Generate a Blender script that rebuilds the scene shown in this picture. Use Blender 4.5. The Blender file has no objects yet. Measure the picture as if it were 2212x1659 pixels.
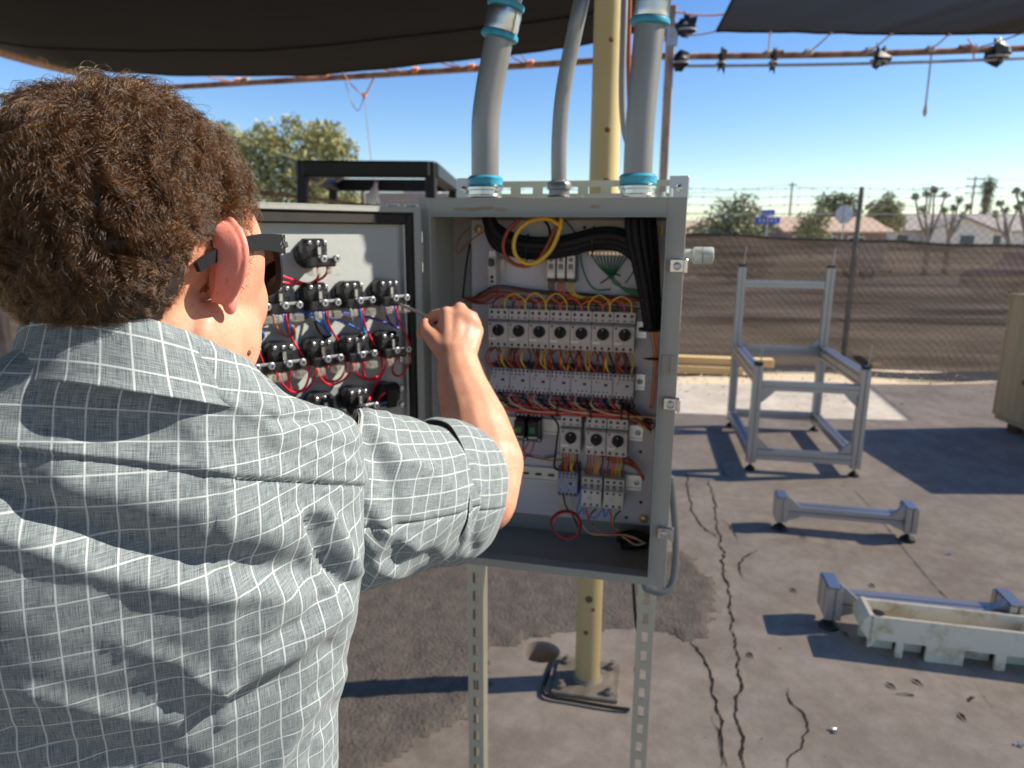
import bpy, bmesh, math, random
import numpy as np
from mathutils import Vector, Matrix, noise
from mathutils.bvhtree import BVHTree
random.seed(7); np.random.seed(7)
SC = bpy.context.scene
COL = SC.collection
R_ = math.radians

# ------------------------------------------------------------------ camera, sky, sun, exposure
F, PITCH, ROLL = 1500.0, .2163, .0065           # focal length in units of a 2212 px wide picture
cp, sp = math.cos(PITCH), math.sin(PITCH)
CF = Vector((0, cp, -sp)); _u = Vector((0, sp, cp)); _r = Vector((1, 0, 0))
CR = _r*math.cos(ROLL) + _u*math.sin(ROLL); CU = -_r*math.sin(ROLL) + _u*math.cos(ROLL)
EYE = Vector((0, 0, 1.6))
cam_d = bpy.data.cameras.new('camera'); cam = bpy.data.objects.new('camera', cam_d); COL.objects.link(cam)
cam.matrix_world = Matrix(((CR.x, CU.x, -CF.x, EYE.x), (CR.y, CU.y, -CF.y, EYE.y), (CR.z, CU.z, -CF.z, EYE.z), (0, 0, 0, 1)))
cam_d.sensor_width = 36; cam_d.lens = F/2212*36; cam_d.clip_start = .02; cam_d.clip_end = 2000
cam_d.dof.use_dof = True; cam_d.dof.focus_distance = .60; cam_d.dof.aperture_fstop = 8.0
SC.camera = cam
SUN = Vector((.777, .075, .625)).normalized()
SUN_EL = math.asin(SUN.z); SUN_AZ = math.atan2(SUN.x, SUN.y)
w = bpy.data.worlds.new('World'); SC.world = w; w.use_nodes = True
nt = w.node_tree; bg = nt.nodes['Background']
sky = nt.nodes.new('ShaderNodeTexSky'); sky.sky_type = 'NISHITA'; sky.sun_disc = False
sky.sun_elevation = SUN_EL; sky.sun_rotation = SUN_AZ; sky.altitude = 20; sky.air_density = 1.0; sky.dust_density = .25; sky.ozone_density = 3.0
hsv = nt.nodes.new('ShaderNodeHueSaturation'); hsv.inputs['Saturation'].default_value = 1.26; hsv.inputs['Hue'].default_value = .511
nt.links.new(sky.outputs[0], hsv.inputs['Color']); nt.links.new(hsv.outputs[0], bg.inputs['Color']); bg.inputs['Strength'].default_value = .092
sl = bpy.data.lights.new('sun', 'SUN'); sl.energy = 5.0; sl.angle = R_(.53); sl.color = (1, .935, .84)
so = bpy.data.objects.new('sun', sl); COL.objects.link(so); so.rotation_euler = SUN.to_track_quat('Z', 'Y').to_euler(); so.location = (20, 2, 20)
SC.view_settings.view_transform = 'Standard'; SC.view_settings.look = 'None'; SC.view_settings.exposure = .92; SC.view_settings.gamma = 1
SC.render.engine = 'CYCLES'; SC.cycles.max_bounces = 8; SC.cycles.transparent_max_bounces = 16
SC.cycles.use_denoising = True

# ------------------------------------------------------------------ photo pixel (2212 wide) to place
def ray(px, py): return CF + CR*((px-1106)/F) + CU*((829.5-py)/F)
def atY(px, py, Y): d = ray(px, py); return EYE + d*(Y/d.y)
def ground(px, py, z=0): d = ray(px, py); return EYE + d*((z-EYE.z)/d.z)
def proj(P):
    v = Vector(P)-EYE; z = v.dot(CF); return (1106+F*v.dot(CR)/z, 829.5-F*v.dot(CU)/z)
def r3(x, y): return ((1650+x*.5424)/1.8228, (700+y*.5424)/1.8228)
def r4(x, y): return ((1800+x*.5426)/1.8228, (1500+y*.5426)/1.8228)
def r6(x, y): return ((2600+x*.6474)/1.8228, y*.6474/1.8228)
def r2(x, y): return ((900+x*.5728)/1.8228, (750+y*.5728)/1.8228)

# ------------------------------------------------------------------ materials
MATS = {}
def nodes_of(name):
    m = bpy.data.materials.new(name); m.use_nodes = True
    return m, m.node_tree, m.node_tree.nodes['Principled BSDF']
def mat(name, col, rough=.5, metal=0, col2=None, scale=8, amt=1, bump=0, bscale=40, spec=.5, detail=6, stretch=None, coords='Object', sss=0, coat=0):
    """Principled surface: colour noise between col and col2, fine relief from a second noise."""
    if name in MATS: return MATS[name]
    m, t, b = nodes_of(name)
    b.inputs['Base Color'].default_value = (*col, 1); b.inputs['Roughness'].default_value = rough; b.inputs['Metallic'].default_value = metal
    b.inputs['Specular IOR Level'].default_value = spec
    if coat: b.inputs['Coat Weight'].default_value = coat
    if sss:
        b.inputs['Subsurface Weight'].default_value = sss; b.inputs['Subsurface Radius'].default_value = (1, .35, .2); b.inputs['Subsurface Scale'].default_value = .006
    tc = t.nodes.new('ShaderNodeTexCoord'); mp = t.nodes.new('ShaderNodeMapping'); t.links.new(tc.outputs[coords], mp.inputs[0])
    if stretch: mp.inputs['Scale'].default_value = stretch
    if col2:
        n = t.nodes.new('ShaderNodeTexNoise'); n.inputs['Scale'].default_value = scale; n.inputs['Detail'].default_value = detail; n.inputs['Roughness'].default_value = .62
        t.links.new(mp.outputs[0], n.inputs['Vector'])
        cr = t.nodes.new('ShaderNodeValToRGB'); cr.color_ramp.elements[0].position = .5-.22/amt; cr.color_ramp.elements[1].position = .5+.22/amt
        cr.color_ramp.elements[0].color = (*col, 1); cr.color_ramp.elements[1].color = (*col2, 1)
        t.links.new(n.outputs['Fac'], cr.inputs[0]); t.links.new(cr.outputs[0], b.inputs['Base Color'])
    if bump:
        n2 = t.nodes.new('ShaderNodeTexNoise'); n2.inputs['Scale'].default_value = bscale; n2.inputs['Detail'].default_value = 5
        t.links.new(mp.outputs[0], n2.inputs['Vector'])
        bp = t.nodes.new('ShaderNodeBump'); bp.inputs['Strength'].default_value = min(1, bump); bp.inputs['Distance'].default_value = .01*max(1, bump)
        t.links.new(n2.outputs['Fac'], bp.inputs['Height']); t.links.new(bp.outputs[0], b.inputs['Normal'])
    MATS[name] = m
    return m
def see_mat(name, col, clear, rough=.3):
    if name in MATS: return MATS[name]
    m, t, b = nodes_of(name); b.inputs['Base Color'].default_value = (*col, 1); b.inputs['Roughness'].default_value = rough
    tr = t.nodes.new('ShaderNodeBsdfTransparent'); mx = t.nodes.new('ShaderNodeMixShader'); mx.inputs[0].default_value = clear
    t.links.new(b.outputs[0], mx.inputs[1]); t.links.new(tr.outputs[0], mx.inputs[2]); t.links.new(mx.outputs[0], t.nodes['Material Output'].inputs[0])
    MATS[name] = m; return m

# ------------------------------------------------------------------ mesh building
TM = {}                                           # world matrix of every object made here
class MB:
    def __init__(s): s.v = []; s.f = []; s.uv = None
    def add(s, vs, fs):
        o = len(s.v); s.v += [Vector(p) for p in vs]; s.f += [tuple(i+o for i in f) for f in fs]; return s
    def box(s, c, size, rot=None, ch=0):
        hx, hy, hz = [k/2 for k in size]; c = Vector(c); ch = min(ch, hx*.49, hy*.49, hz*.49)
        vs = []; fs = []
        if ch <= 0:
            vs = [Vector((x*hx, y*hy, z*hz)) for x in (-1, 1) for y in (-1, 1) for z in (-1, 1)]
            fs = [(0, 1, 3, 2), (4, 6, 7, 5), (0, 4, 5, 1), (2, 3, 7, 6), (0, 2, 6, 4), (1, 5, 7, 3)]
        else:
            idx = {}
            for x in (-1, 1):
                for y in (-1, 1):
                    for z in (-1, 1):
                        for a in range(3):
                            p = [x*(hx-ch), y*(hy-ch), z*(hz-ch)]; p[a] = (x*hx, y*hy, z*hz)[a]
                            idx[(x, y, z, a)] = len(vs); vs.append(Vector(p))
            for a in range(3):
                b_, c_ = (a+1) % 3, (a+2) % 3
                for sg in (-1, 1):
                    q = []
                    for (m, n) in ((-1, -1), (1, -1), (1, 1), (-1, 1)):
                        k = [0, 0, 0]; k[a] = sg; k[b_] = m; k[c_] = n; q.append(idx[(*k, a)])
                    fs.append(tuple(q) if sg > 0 else tuple(q[::-1]))
                for m in (-1, 1):
                    for n in (-1, 1):
                        k0 = [0, 0, 0]; k0[a] = -1; k0[b_] = m; k0[c_] = n; k1 = list(k0); k1[a] = 1
                        q = (idx[(*k0, b_)], idx[(*k1, b_)], idx[(*k1, c_)], idx[(*k0, c_)])
                        fs.append(q if m*n > 0 else q[::-1])
            for x in (-1, 1):
                for y in (-1, 1):
                    for z in (-1, 1):
                        q = (idx[(x, y, z, 0)], idx[(x, y, z, 1)], idx[(x, y, z, 2)]); fs.append(q if x*y*z > 0 else q[::-1])
        if rot is not None: vs = [rot @ p for p in vs]
        return s.add([p+c for p in vs], fs)
    def bar(s, a, b, wx, wy, up=(0, 0, 1), ch=0):
        """rectangular bar from a to b"""
        a, b = Vector(a), Vector(b); z = (b-a).normalized(); up = Vector(up)
        if abs(z.dot(up)) > .98: up = Vector((0, 1, 0))
        x = up.cross(z).normalized(); y = z.cross(x)
        M = Matrix((x, y, z)).transposed()
        return s.box((a+b)/2, (wx, wy, (b-a).length), M, ch)
    def tube(s, path, r, n=8, caps=True, sx=1, up=None):
        path = [Vector(p) for p in path]; m = len(path); rs = r if hasattr(r, '__len__') else [r]*m
        t0 = (path[1]-path[0]).normalized(); ref = Vector(up) if up else Vector((0, 0, 1))
        if abs(t0.dot(ref)) > .95: ref = Vector((0, 1, 0))
        x = ref.cross(t0).normalized(); vs = []; fs = []
        for i, p in enumerate(path):
            t = (path[min(i+1, m-1)]-path[max(i-1, 0)]).normalized(); x = (x-t*x.dot(t)).normalized(); y = t.cross(x)
            for k in range(n):
                a = 2*math.pi*k/n; vs.append(p+x*(math.cos(a)*rs[i]*sx)+y*(math.sin(a)*rs[i]))
        for i in range(m-1):
            for k in range(n): fs.append((i*n+k, i*n+(k+1) % n, (i+1)*n+(k+1) % n, (i+1)*n+k))
        if caps: fs.append(tuple(range(n-1, -1, -1))); fs.append(tuple((m-1)*n+k for k in range(n)))
        return s.add(vs, fs)
    def cyl(s, a, b, r, n=12): return s.tube([a, b], r, n)
    def lathe(s, prof, p, axis=(0, 0, 1), n=16):
        p = Vector(p); z = Vector(axis).normalized(); ref = Vector((0, 0, 1)) if abs(z.z) < .9 else Vector((1, 0, 0))
        x = ref.cross(z).normalized(); y = z.cross(x); vs = []; fs = []; m = len(prof)
        for (r, h) in prof:
            for k in range(n): a = 2*math.pi*k/n; vs.append(p+z*h+x*(r*math.cos(a))+y*(r*math.sin(a)))
        for i in range(m-1):
            for k in range(n): fs.append((i*n+k, i*n+(k+1) % n, (i+1)*n+(k+1) % n, (i+1)*n+k))
        fs.append(tuple(range(n-1, -1, -1))); fs.append(tuple((m-1)*n+k for k in range(n)))
        return s.add(vs, fs)
    def prism(s, pts, o, ex, ey, depth):
        """outline pts (x,y) in plane o,ex,ey pushed by the vector depth"""
        o, ex, ey, d = Vector(o), Vector(ex), Vector(ey), Vector(depth); n = len(pts)
        a = [o+ex*x+ey*y for x, y in pts]; b = [q+d for q in a]
        fs = [tuple(range(n-1, -1, -1)), tuple(range(n, 2*n))]+[(i, (i+1) % n, n+(i+1) % n, n+i) for i in range(n)]
        return s.add(a+b, fs)
    def grid(s, P):
        """P[i][j] rows of points"""
        h, wd = len(P), len(P[0]); return s.add([q for row in P for q in row], [(i*wd+j, i*wd+j+1, (i+1)*wd+j+1, (i+1)*wd+j) for i in range(h-1) for j in range(wd-1)])
    def build(s, name, m, parent=None, world=True, smooth=38, **props):
        me = bpy.data.meshes.new(name)
        if parent is not None:
            off = TM[parent].inverted() if world else None
            vs = [off @ p for p in s.v] if world else s.v; loc = None
        else:
            n = max(1, len(s.v)); loc = Vector((sum(p.x for p in s.v)/n, sum(p.y for p in s.v)/n, min(p.z for p in s.v))); vs = [p-loc for p in s.v]
        me.from_pydata([tuple(p) for p in vs], [], s.f); me.validate()
        return link(name, me, m, parent, loc, smooth, **props)
def link(name, me, m, parent=None, loc=None, smooth=38, **props):
    for mm in (m if isinstance(m, (list, tuple)) else [m]): me.materials.append(mm)
    if smooth:
        me.polygons.foreach_set('use_smooth', [True]*len(me.polygons))
        if smooth < 180: me.set_sharp_from_angle(angle=R_(smooth))
    ob = bpy.data.objects.new(name, me); COL.objects.link(ob)
    if loc is not None: ob.location = loc
    if parent is not None: ob.parent = parent; TM[ob] = TM[parent].copy()
    else: TM[ob] = Matrix.Translation(loc if loc is not None else Vector((0, 0, 0)))
    for k, v in props.items(): ob[k] = v
    return ob
def thing(name, label, cat, loc=(0, 0, 0), rotz=0, group=None, kind=None):
    o = bpy.data.objects.new(name, None); COL.objects.link(o); o.location = loc; o.rotation_euler = (0, 0, rotz); o.empty_display_size = .05
    o['label'] = label; o['category'] = cat
    if group: o['group'] = group
    if kind: o['kind'] = kind
    TM[o] = Matrix.Translation(Vector(loc)) @ Matrix.Rotation(rotz, 4, 'Z'); return o
def tag(o, label, cat, group=None, kind=None):
    o['label'] = label; o['category'] = cat
    if group: o['group'] = group
    if kind: o['kind'] = kind
    return o
def dup(root, loc, rotz=None, label=None):
    r = root.copy(); COL.objects.link(r); r.location = loc
    if rotz is not None: r.rotation_euler = (0, 0, rotz)
    if label: r['label'] = label
    TM[r] = Matrix.Translation(Vector(loc)) @ Matrix.Rotation(r.rotation_euler.z, 4, 'Z')
    for ch in list(root.children):
        c = ch.copy(); COL.objects.link(c); c.parent = r; TM[c] = TM[r]
        for g in ch.children:
            d = g.copy(); COL.objects.link(d); d.parent = c
    return r
def struct(o): o['kind'] = 'structure'; return o
def spline(pts, n=8):
    """Catmull-Rom through pts"""
    P = [Vector(p) for p in pts]; P = [P[0]*2-P[1]]+P+[P[-1]*2-P[-2]]; out = []
    for i in range(1, len(P)-2):
        for k in range(n):
            t = k/n; a, b, c, d = P[i-1], P[i], P[i+1], P[i+2]
            out.append(.5*((2*b)+(c-a)*t+(2*a-5*b+4*c-d)*t*t+(3*b-a-3*c+d)*t**3))
    out.append(P[-2]); return out
def sag(a, b, d, n=10):
    a, b = Vector(a), Vector(b); return [a.lerp(b, k/n)-Vector((0, 0, d*4*(k/n)*(1-k/n))) for k in range(n+1)]

# ================================================================== SETTING
def concrete():
    m, t, b = nodes_of('concrete'); b.inputs['Roughness'].default_value = .88; b.inputs['Specular IOR Level'].default_value = .25; tc = t.nodes.new('ShaderNodeTexCoord'); last = None
    for sc, lo, hi, c0, c1, st in ((.9, .3, .7, (.41, .372, .325), (.53, .485, .43), (1, 1, 1)), (4.5, .35, .62, (.74, .72, .70), (1, 1, 1), (1, 1, 1)), (17, .3, .62, (.88, .875, .87), (1.02, 1.02, 1.02), (1, 1, 1)), (2.2, .50, .64, (1, 1, 1), (.80, .78, .77), (1, 1, 1)), (130, .3, .65, (.90, .90, .895), (1.04, 1.04, 1.04), (1, 1, 1))):
        mp = t.nodes.new('ShaderNodeMapping'); mp.inputs['Scale'].default_value = st; mp.inputs['Rotation'].default_value = (0, 0, .5); t.links.new(tc.outputs['Object'], mp.inputs[0])
        n = t.nodes.new('ShaderNodeTexNoise'); n.inputs['Scale'].default_value = sc; n.inputs['Detail'].default_value = 7; n.inputs['Roughness'].default_value = .65; t.links.new(mp.outputs[0], n.inputs['Vector'])
        r = t.nodes.new('ShaderNodeValToRGB'); r.color_ramp.elements[0].position = lo; r.color_ramp.elements[1].position = hi; r.color_ramp.elements[0].color = (*c0, 1); r.color_ramp.elements[1].color = (*c1, 1); t.links.new(n.outputs['Fac'], r.inputs[0])
        if last is None: last = r.outputs[0]
        else:
            x = t.nodes.new('ShaderNodeMix'); x.data_type = 'RGBA'; x.blend_type = 'MULTIPLY'; x.inputs['Factor'].default_value = 1; t.links.new(last, x.inputs['A']); t.links.new(r.outputs[0], x.inputs['B']); last = x.outputs['Result']
    t.links.new(last, b.inputs['Base Color']); bp = t.nodes.new('ShaderNodeBump'); bp.inputs['Strength'].default_value = .4; bp.inputs['Distance'].default_value = .004; t.links.new(n.outputs['Fac'], bp.inputs['Height']); t.links.new(bp.outputs[0], b.inputs['Normal']); return m
M_conc = concrete()
M_dirt = mat('dry_dirt', (.42, .34, .24), .95, col2=(.56, .47, .35), scale=1.1, bump=.6, bscale=14, spec=.1)
M_asph = mat('broken_asphalt', (.16, .142, .125), .95, col2=(.285, .258, .228), scale=16, amt=.8, bump=1.0, bscale=70, spec=.15)
M_crack = mat('crack_fill', (.035, .026, .02), .95, col2=(.10, .078, .055), scale=30, spec=.1)
M_road = mat('road_asphalt', (.10, .098, .095), .9, col2=(.15, .145, .14), scale=2, spec=.2)
HOLE = ground(1170, 1408); HR = .072
def sheet(name, x0, x1, y0, y1, z, m, cell=None, amp=0):
    b = MB()
    if cell:
        nx, ny = max(1, int((x1-x0)/cell)), max(1, int((y1-y0)/cell))
        b.grid([[Vector((x0+(x1-x0)*i/nx, y0+(y1-y0)*j/ny, z+amp*noise.noise(Vector((x0+(x1-x0)*i/nx, y0+(y1-y0)*j/ny, 1))*.9))) for i in range(nx+1)] for j in range(ny+1)])
    else: b.add([(x0, y0, z), (x1, y0, z), (x1, y1, z), (x0, y1, z)], [(0, 1, 2, 3)])
    return b.build(name, m, smooth=180)
struct(sheet('ground', -400, 400, -60, 900, -.16, M_dirt))
struct(sheet('dirt_strip', -14, 16, 7.0, 13, -.05, M_dirt, .3, .05))
struct(sheet('road', -120, 120, 14.5, 23, -.13, M_road))
b = MB(); b.box((0, 13.9, -.09), (240, .3, .16), ch=.02); struct(b.build('kerb', mat('kerb_concrete', (.42, .4, .37), .85, col2=(.5, .48, .44), scale=2)))
b = MB(); b.box((0, 24.6, -.09), (240, 2.2, .14), ch=.02); struct(b.build('pavement', MATS['kerb_concrete']))
# concrete pad, with a real core hole drilled through it
b = MB(); hx, hy, q = HOLE.x, HOLE.y, .25; X0, X1, Y0, Y1 = -9, 11, -6, 7.35
nb = 60
edge = [(X0+(X1-X0)*i/nb, Y1-.10*(X0+(X1-X0)*i/nb)*.0 + .10*noise.noise(Vector((i*.7, 3, 0)))) for i in range(nb+1)]
for (a, c, d, e) in ((X0, hx-q, Y0, Y1), (hx+q, X1, Y0, Y1), (hx-q, hx+q, Y0, hy-q), (hx-q, hx+q, hy+q, Y1)):
    b.add([(a, d, 0), (c, d, 0), (c, e, 0), (a, e, 0)], [(0, 1, 2, 3)])
n = 32; ring = []; sq = []
for k in range(n):
    a = 2*math.pi*k/n; rr = HR*(1+.05*noise.noise(Vector((math.cos(a)*2, math.sin(a)*2, 5)))); ring.append((hx+rr*math.cos(a), hy+rr*math.sin(a)))
    m_ = max(abs(math.cos(a)), abs(math.sin(a))); sq.append((hx+q*math.cos(a)/m_, hy+q*math.sin(a)/m_))
vs = [(x, y, 0) for x, y in sq]+[(x, y, 0) for x, y in ring]+[(x, y, -.09) for x, y in ring]
fs = [(k, (k+1) % n, n+(k+1) % n, n+k) for k in range(n)]+[(n+k, n+(k+1) % n, 2*n+(k+1) % n, 2*n+k) for k in range(n)]+[tuple(2*n+k for k in range(n))]
b.add(vs, fs)
b.add([(X0, Y1, 0), (X1, Y1, 0), (X1, Y1, -.12), (X0, Y1, -.12)], [(0, 3, 2, 1)])
# broken sunlit fringe of the slab
for i in range(nb):
    (xa, ya), (xb_, yb_) = edge[i], edge[i+1]; ya += .12; yb_ += .12
    b.add([(xa, Y1, .0), (xb_, Y1, .0), (xb_, yb_, -.045), (xa, ya, -.045)], [(0, 1, 2, 3)])
pad = struct(b.build('concrete_pad', M_conc, smooth=20))
def crack(pts, wd, jit=1.0):
    P = [Vector((p.x, p.y, .0035)) for p in pts]; Q = []; sd = random.uniform(0, 50)
    for i in range(len(P)-1):
        k = max(2, int((P[i+1]-P[i]).length/.009))
        for j in range(k): Q.append(P[i].lerp(P[i+1], j/k))
    Q.append(P[-1]); L, Rr = [], []; n = len(Q)
    nn = lambda q, f, o: noise.noise(Vector((q.x*f+sd, q.y*f, o)))
    for i, p in enumerate(Q):
        d = (Q[min(i+1, n-1)]-Q[max(i-1, 0)]).normalized(); nrm = Vector((-d.y, d.x, 0)); o = jit*(.020*nn(p, 9, 1)+.009*nn(p, 28, 5)+.005*nn(p, 80, 9)); h = wd*.5*(.22+.9*abs(nn(p, 22, 3))+.5*abs(nn(p, 90, 7)))*min(1, .15+i/12, .15+(n-1-i)/12)
        L.append(p+nrm*(o+h)); Rr.append(p+nrm*(o-h*(.6+.8*abs(nn(p, 70, 13)))))
    MB().grid([L, Rr]).build('crack', M_crack, pad, smooth=0)
def r8(x, y): return ((2600+x*.7378)/1.8228, (1800+y*.7378)/1.8228)
C8 = lambda L: [ground(*r8(*p)) for p in L]
crack(C8([(255, 120), (290, 260), (320, 420), (340, 600), (365, 740), (385, 950), (405, 1100), (430, 1200), (415, 1300), (420, 1420), (440, 1560), (470, 1720)]), .016)
crack(C8([(160, 960), (200, 1050), (270, 1150), (280, 1260), (320, 1400), (345, 1500), (352, 1700)]), .014)
crack(C8([(255, 1380), (290, 1480), (320, 1600), (330, 1700)]), .009)
crack(C8([(680, 1230), (710, 1330), (790, 1420), (770, 1530), (690, 1600), (680, 1700)]), .012)
crack(C8([(530, 490), (460, 540), (415, 590), (430, 625), (450, 655)]), .018)
crack(C8([(140, 90), (150, 210), (190, 330), (260, 400), (320, 440)]), .016)
crack(C8([(320, 30), (340, 90), (390, 130)]), .012)
crack(C8([(1030, 170), (1150, 300), (1290, 480), (1430, 650), (1560, 790), (1760, 1020)]), .007, .2)
crack(C8([(1680, 1220), (1740, 1300), (1780, 1350)]), .006, .3)
crack(C8([(330, 330), (400, 400), (410, 450)]), .011)
# rough asphalt patch around the pole
poly = [ground(*p) for p in ((1010, 1215), (1200, 1190), (1480, 1195), (1545, 1260), (1548, 1300), (1520, 1365), (1450, 1375), (1380, 1352), (1230, 1368), (1110, 1392), (1040, 1410), (1055, 1480), (1010, 1545), (900, 1590), (830, 1640), (760, 1700))]
poly = [(p.x, p.y) for p in poly]+[(-.9, 1.4), (-2.6, 1.6), (-3.2, 2.6), (-2.2, 3.3), (-.6, 3.15)]
def inside(x, y):
    c = False; n = len(poly)
    for i in range(n):
        (x1, y1), (x2, y2) = poly[i], poly[i-1]
        if (y1 > y) != (y2 > y) and x < (x2-x1)*(y-y1)/(y2-y1)+x1: c = not c
    return c
b = MB(); cs = .022; vid = {}; fs = []; vs = []
def vtx(i, j):
    if (i, j) not in vid:
        x, y = -3.4+i*cs, 1.2+j*cs; vid[(i, j)] = len(vs)
        vs.append((x+.017*noise.noise(Vector((x*31, y*31, 2))), y+.017*noise.noise(Vector((x*31, y*31, 7))), .004+.007*(1+noise.noise(Vector((x*9, y*9, 0))))+.005*(1+noise.noise(Vector((x*45, y*45, 3))))))
    return vid[(i, j)]
for i in range(int(4.6/cs)):
    for j in range(int(2.3/cs)):
        x, y = -3.4+(i+.5)*cs, 1.2+(j+.5)*cs
        dx_, dy_ = .05*noise.noise(Vector((x*7, y*7, 9)))+.03*noise.noise(Vector((x*25, y*25, 4))), .05*noise.noise(Vector((x*7, y*7, 21)))
        if inside(x+dx_, y+dy_) and (Vector((x, y))-Vector((hx, hy))).length > HR+.03: fs.append((vtx(i, j), vtx(i+1, j), vtx(i+1, j+1), vtx(i, j+1)))
cnt = {}
for f in fs:
    for k in f: cnt[k] = cnt.get(k, 0)+1
vs = [(p[0], p[1], .0018 if cnt.get(k, 0) < 4 else p[2]) for k, p in enumerate(vs)]
b.add(vs, fs); struct(b.build('asphalt_patch', M_asph, smooth=180))
# loose grit in and round the patch
b = MB()
for k in range(900):
    x, y = random.uniform(-1.2, 1.1), random.uniform(1.5, 3.2)
    if not inside(x, y) and random.random() < .72: continue
    s_ = random.uniform(.002, .007); c_ = Vector((x, y, .012 if inside(x, y) else .002))
    vs_ = [c_+Vector((random.uniform(-1, 1), random.uniform(-1, 1), random.uniform(0, 1)))*s_ for _ in range(4)]
    b.add(vs_, [(0, 1, 2), (0, 2, 3), (0, 3, 1), (1, 3, 2)])
o = b.build('grit', mat('grit', (.22, .19, .15), .9, col2=(.4, .36, .3), scale=9), smooth=0); tag(o, 'loose grit scattered over the broken asphalt patch', 'grit', kind='stuff')

# gravel along the sunlit slab edge
b = MB()
for k in range(2600):
    x, y = random.uniform(-3, 7), 6.2+2.3*random.random()**.7
    if noise.noise(Vector((x*1.1, y*1.6, 4)))+.35*(y-7.0) < random.uniform(-.25, .35): continue
    s_ = random.uniform(.006, .022); c_ = Vector((x, y, -.012 if y > 7.45 else 0)); vs_ = [c_+Vector((random.uniform(-1, 1), random.uniform(-1, 1), random.uniform(-.2, .8)))*s_ for _ in range(5)]
    b.add(vs_, [(0, 1, 2), (0, 2, 3), (0, 3, 1), (1, 3, 4), (1, 4, 2), (2, 4, 3)])
tag(b.build('gravel', mat('pale_gravel', (.36, .29, .21), .95, col2=(.6, .52, .41), scale=5), smooth=0), 'pale gravel scattered along the sunlit edge of the concrete', 'gravel', kind='stuff')

# ------------------------------------------------------------------ trees
M_bark = mat('bark', (.11, .085, .06), .9, col2=(.2, .16, .12), scale=9, bump=.6, bscale=20)
def leaf_mat(name, a, b_):
    m = mat(name, a, .6, col2=b_, scale=1.6, detail=8, spec=.25); return m
ML1 = leaf_mat('olive_leaves', (.14, .15, .05), (.40, .37, .15)); ML2 = leaf_mat('shrub_leaves', (.14, .155, .075), (.36, .345, .18)); ML3 = leaf_mat('dark_leaves', (.08, .105, .05), (.20, .215, .11))
def crown(b, blobs, n, size, droop=.0):
    tot = sum(r[0]*r[1]*r[2] for _, r in blobs)
    for (c, r) in blobs:
        for _ in range(int(n*r[0]*r[1]*r[2]/tot)):
            d = Vector((random.gauss(0, 1), random.gauss(0, 1), random.gauss(0, 1))).normalized(); rad = random.random()**.45
            g = noise.noise(Vector((c[0]+d.x*r[0], c[1]+d.y*r[1], c[2]+d.z*r[2]))*(2.2/max(r)))
            if g < -.12 and random.random() < .75: continue
            p = Vector((c[0]+d.x*r[0]*rad*(1+.3*g), c[1]+d.y*r[1]*rad*(1+.3*g), c[2]+d.z*r[2]*rad*(1+.3*g)))
            s_ = size*random.uniform(.5, 1.3); x = Vector((random.gauss(0, 1), random.gauss(0, 1), random.gauss(0, .6)-droop)).normalized(); y = x.cross(Vector((random.gauss(0, 1), random.gauss(0, 1), random.gauss(0, 1)))).normalized()
            b.add([p-x*s_, p+y*s_*.35, p+x*s_, p-y*s_*.35], [(0, 1, 2, 3)])
def tree(name, label, base, H, blobs, n, size, m, tr=.12, droop=.2, group='trees beyond the fence'):
    base = Vector(base); t = thing(name, label, 'tree' if 'shrub' not in name else 'shrub', base, group=group)
    b = MB(); top = base+Vector((0, 0, H*.55)); b.tube(spline([base, base.lerp(top, .5)+Vector((.08*H*.2, 0, 0)), top], 4), [tr*(1-.06*i) for i in range(9)], 8)
    for (c, r) in blobs[:9]:
        c = base+Vector(c); s0 = base.lerp(top, random.uniform(.35, .9)); b.tube(spline([s0, s0.lerp(c, .5)+Vector((0, 0, .1*H*.3)), c], 3), [tr*.5, tr*.45, tr*.4, tr*.33, tr*.27, tr*.2, tr*.12], 6)
    b.build('trunk', M_bark, t); b = MB(); crown(b, [(base+Vector(c), r) for c, r in blobs], n, size, droop); b.build('crown', m, t, smooth=0)
    return t
def at(px, Y, z=-.13): p = atY(px, 500, Y); return (p.x, Y, z)
B = at(665, 30)
blobs = []
random.seed(11)
for (px, py, r) in ((575, 300, 1.0), (610, 330, 1.0), (650, 300, 1.15), (700, 300, 1.0), (735, 330, .95), (620, 390, 1.3), (690, 380, 1.3), (745, 355, .7), (560, 380, 1.2), (520, 330, 1.2), (590, 430, 1.0), (660, 440, 1.2), (720, 420, .9), (470, 300, 1.1), (480, 400, 1.2), (648, 278, .6), (705, 275, .6), (560, 290, .6)):
    p = atY(px, py, 30); blobs.append(((p.x-B[0], random.uniform(-1.2, 1.2), p.z-B[2]), (r*.8, r, r*.72)))
tree('eucalyptus_tree', 'tall olive-green tree rising behind the black steel rack', B, 5.2, blobs, 15000, .13, ML1, .2, .9)
B = at(735, 26); tree('young_shrub', 'small yellow-green shrub below the tall olive tree', B, 2.6, [((-.3, 0, 2.3), (.55, .5, .6)), ((.35, .2, 2.7), (.5, .5, .7)), ((.2, 0, 1.6), (.8, .6, .7)), ((-.5, 0, 1.3), (.6, .5, .6))], 3200, .1, ML1, .07, .9)
B = at(1585, 24)
tree('palo_verde_shrub', 'wide rounded grey-green shrub tree behind the blue street sign', B, 2.2, [((-.9, 0, 1.5), (.75, .8, .8)), ((-.2, 0, 1.9), (.8, .8, .9)), ((.25, .2, 2.2), (.7, .7, .85)), ((.75, 0, 1.6), (.65, .7, .9)), ((-.5, .1, .8), (1.0, .8, .8)), ((.5, 0, .8), (1.0, .8, .8)), ((-1.35, 0, .9), (.45, .5, .6))], 9000, .10, ML2, .1, .6)
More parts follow.
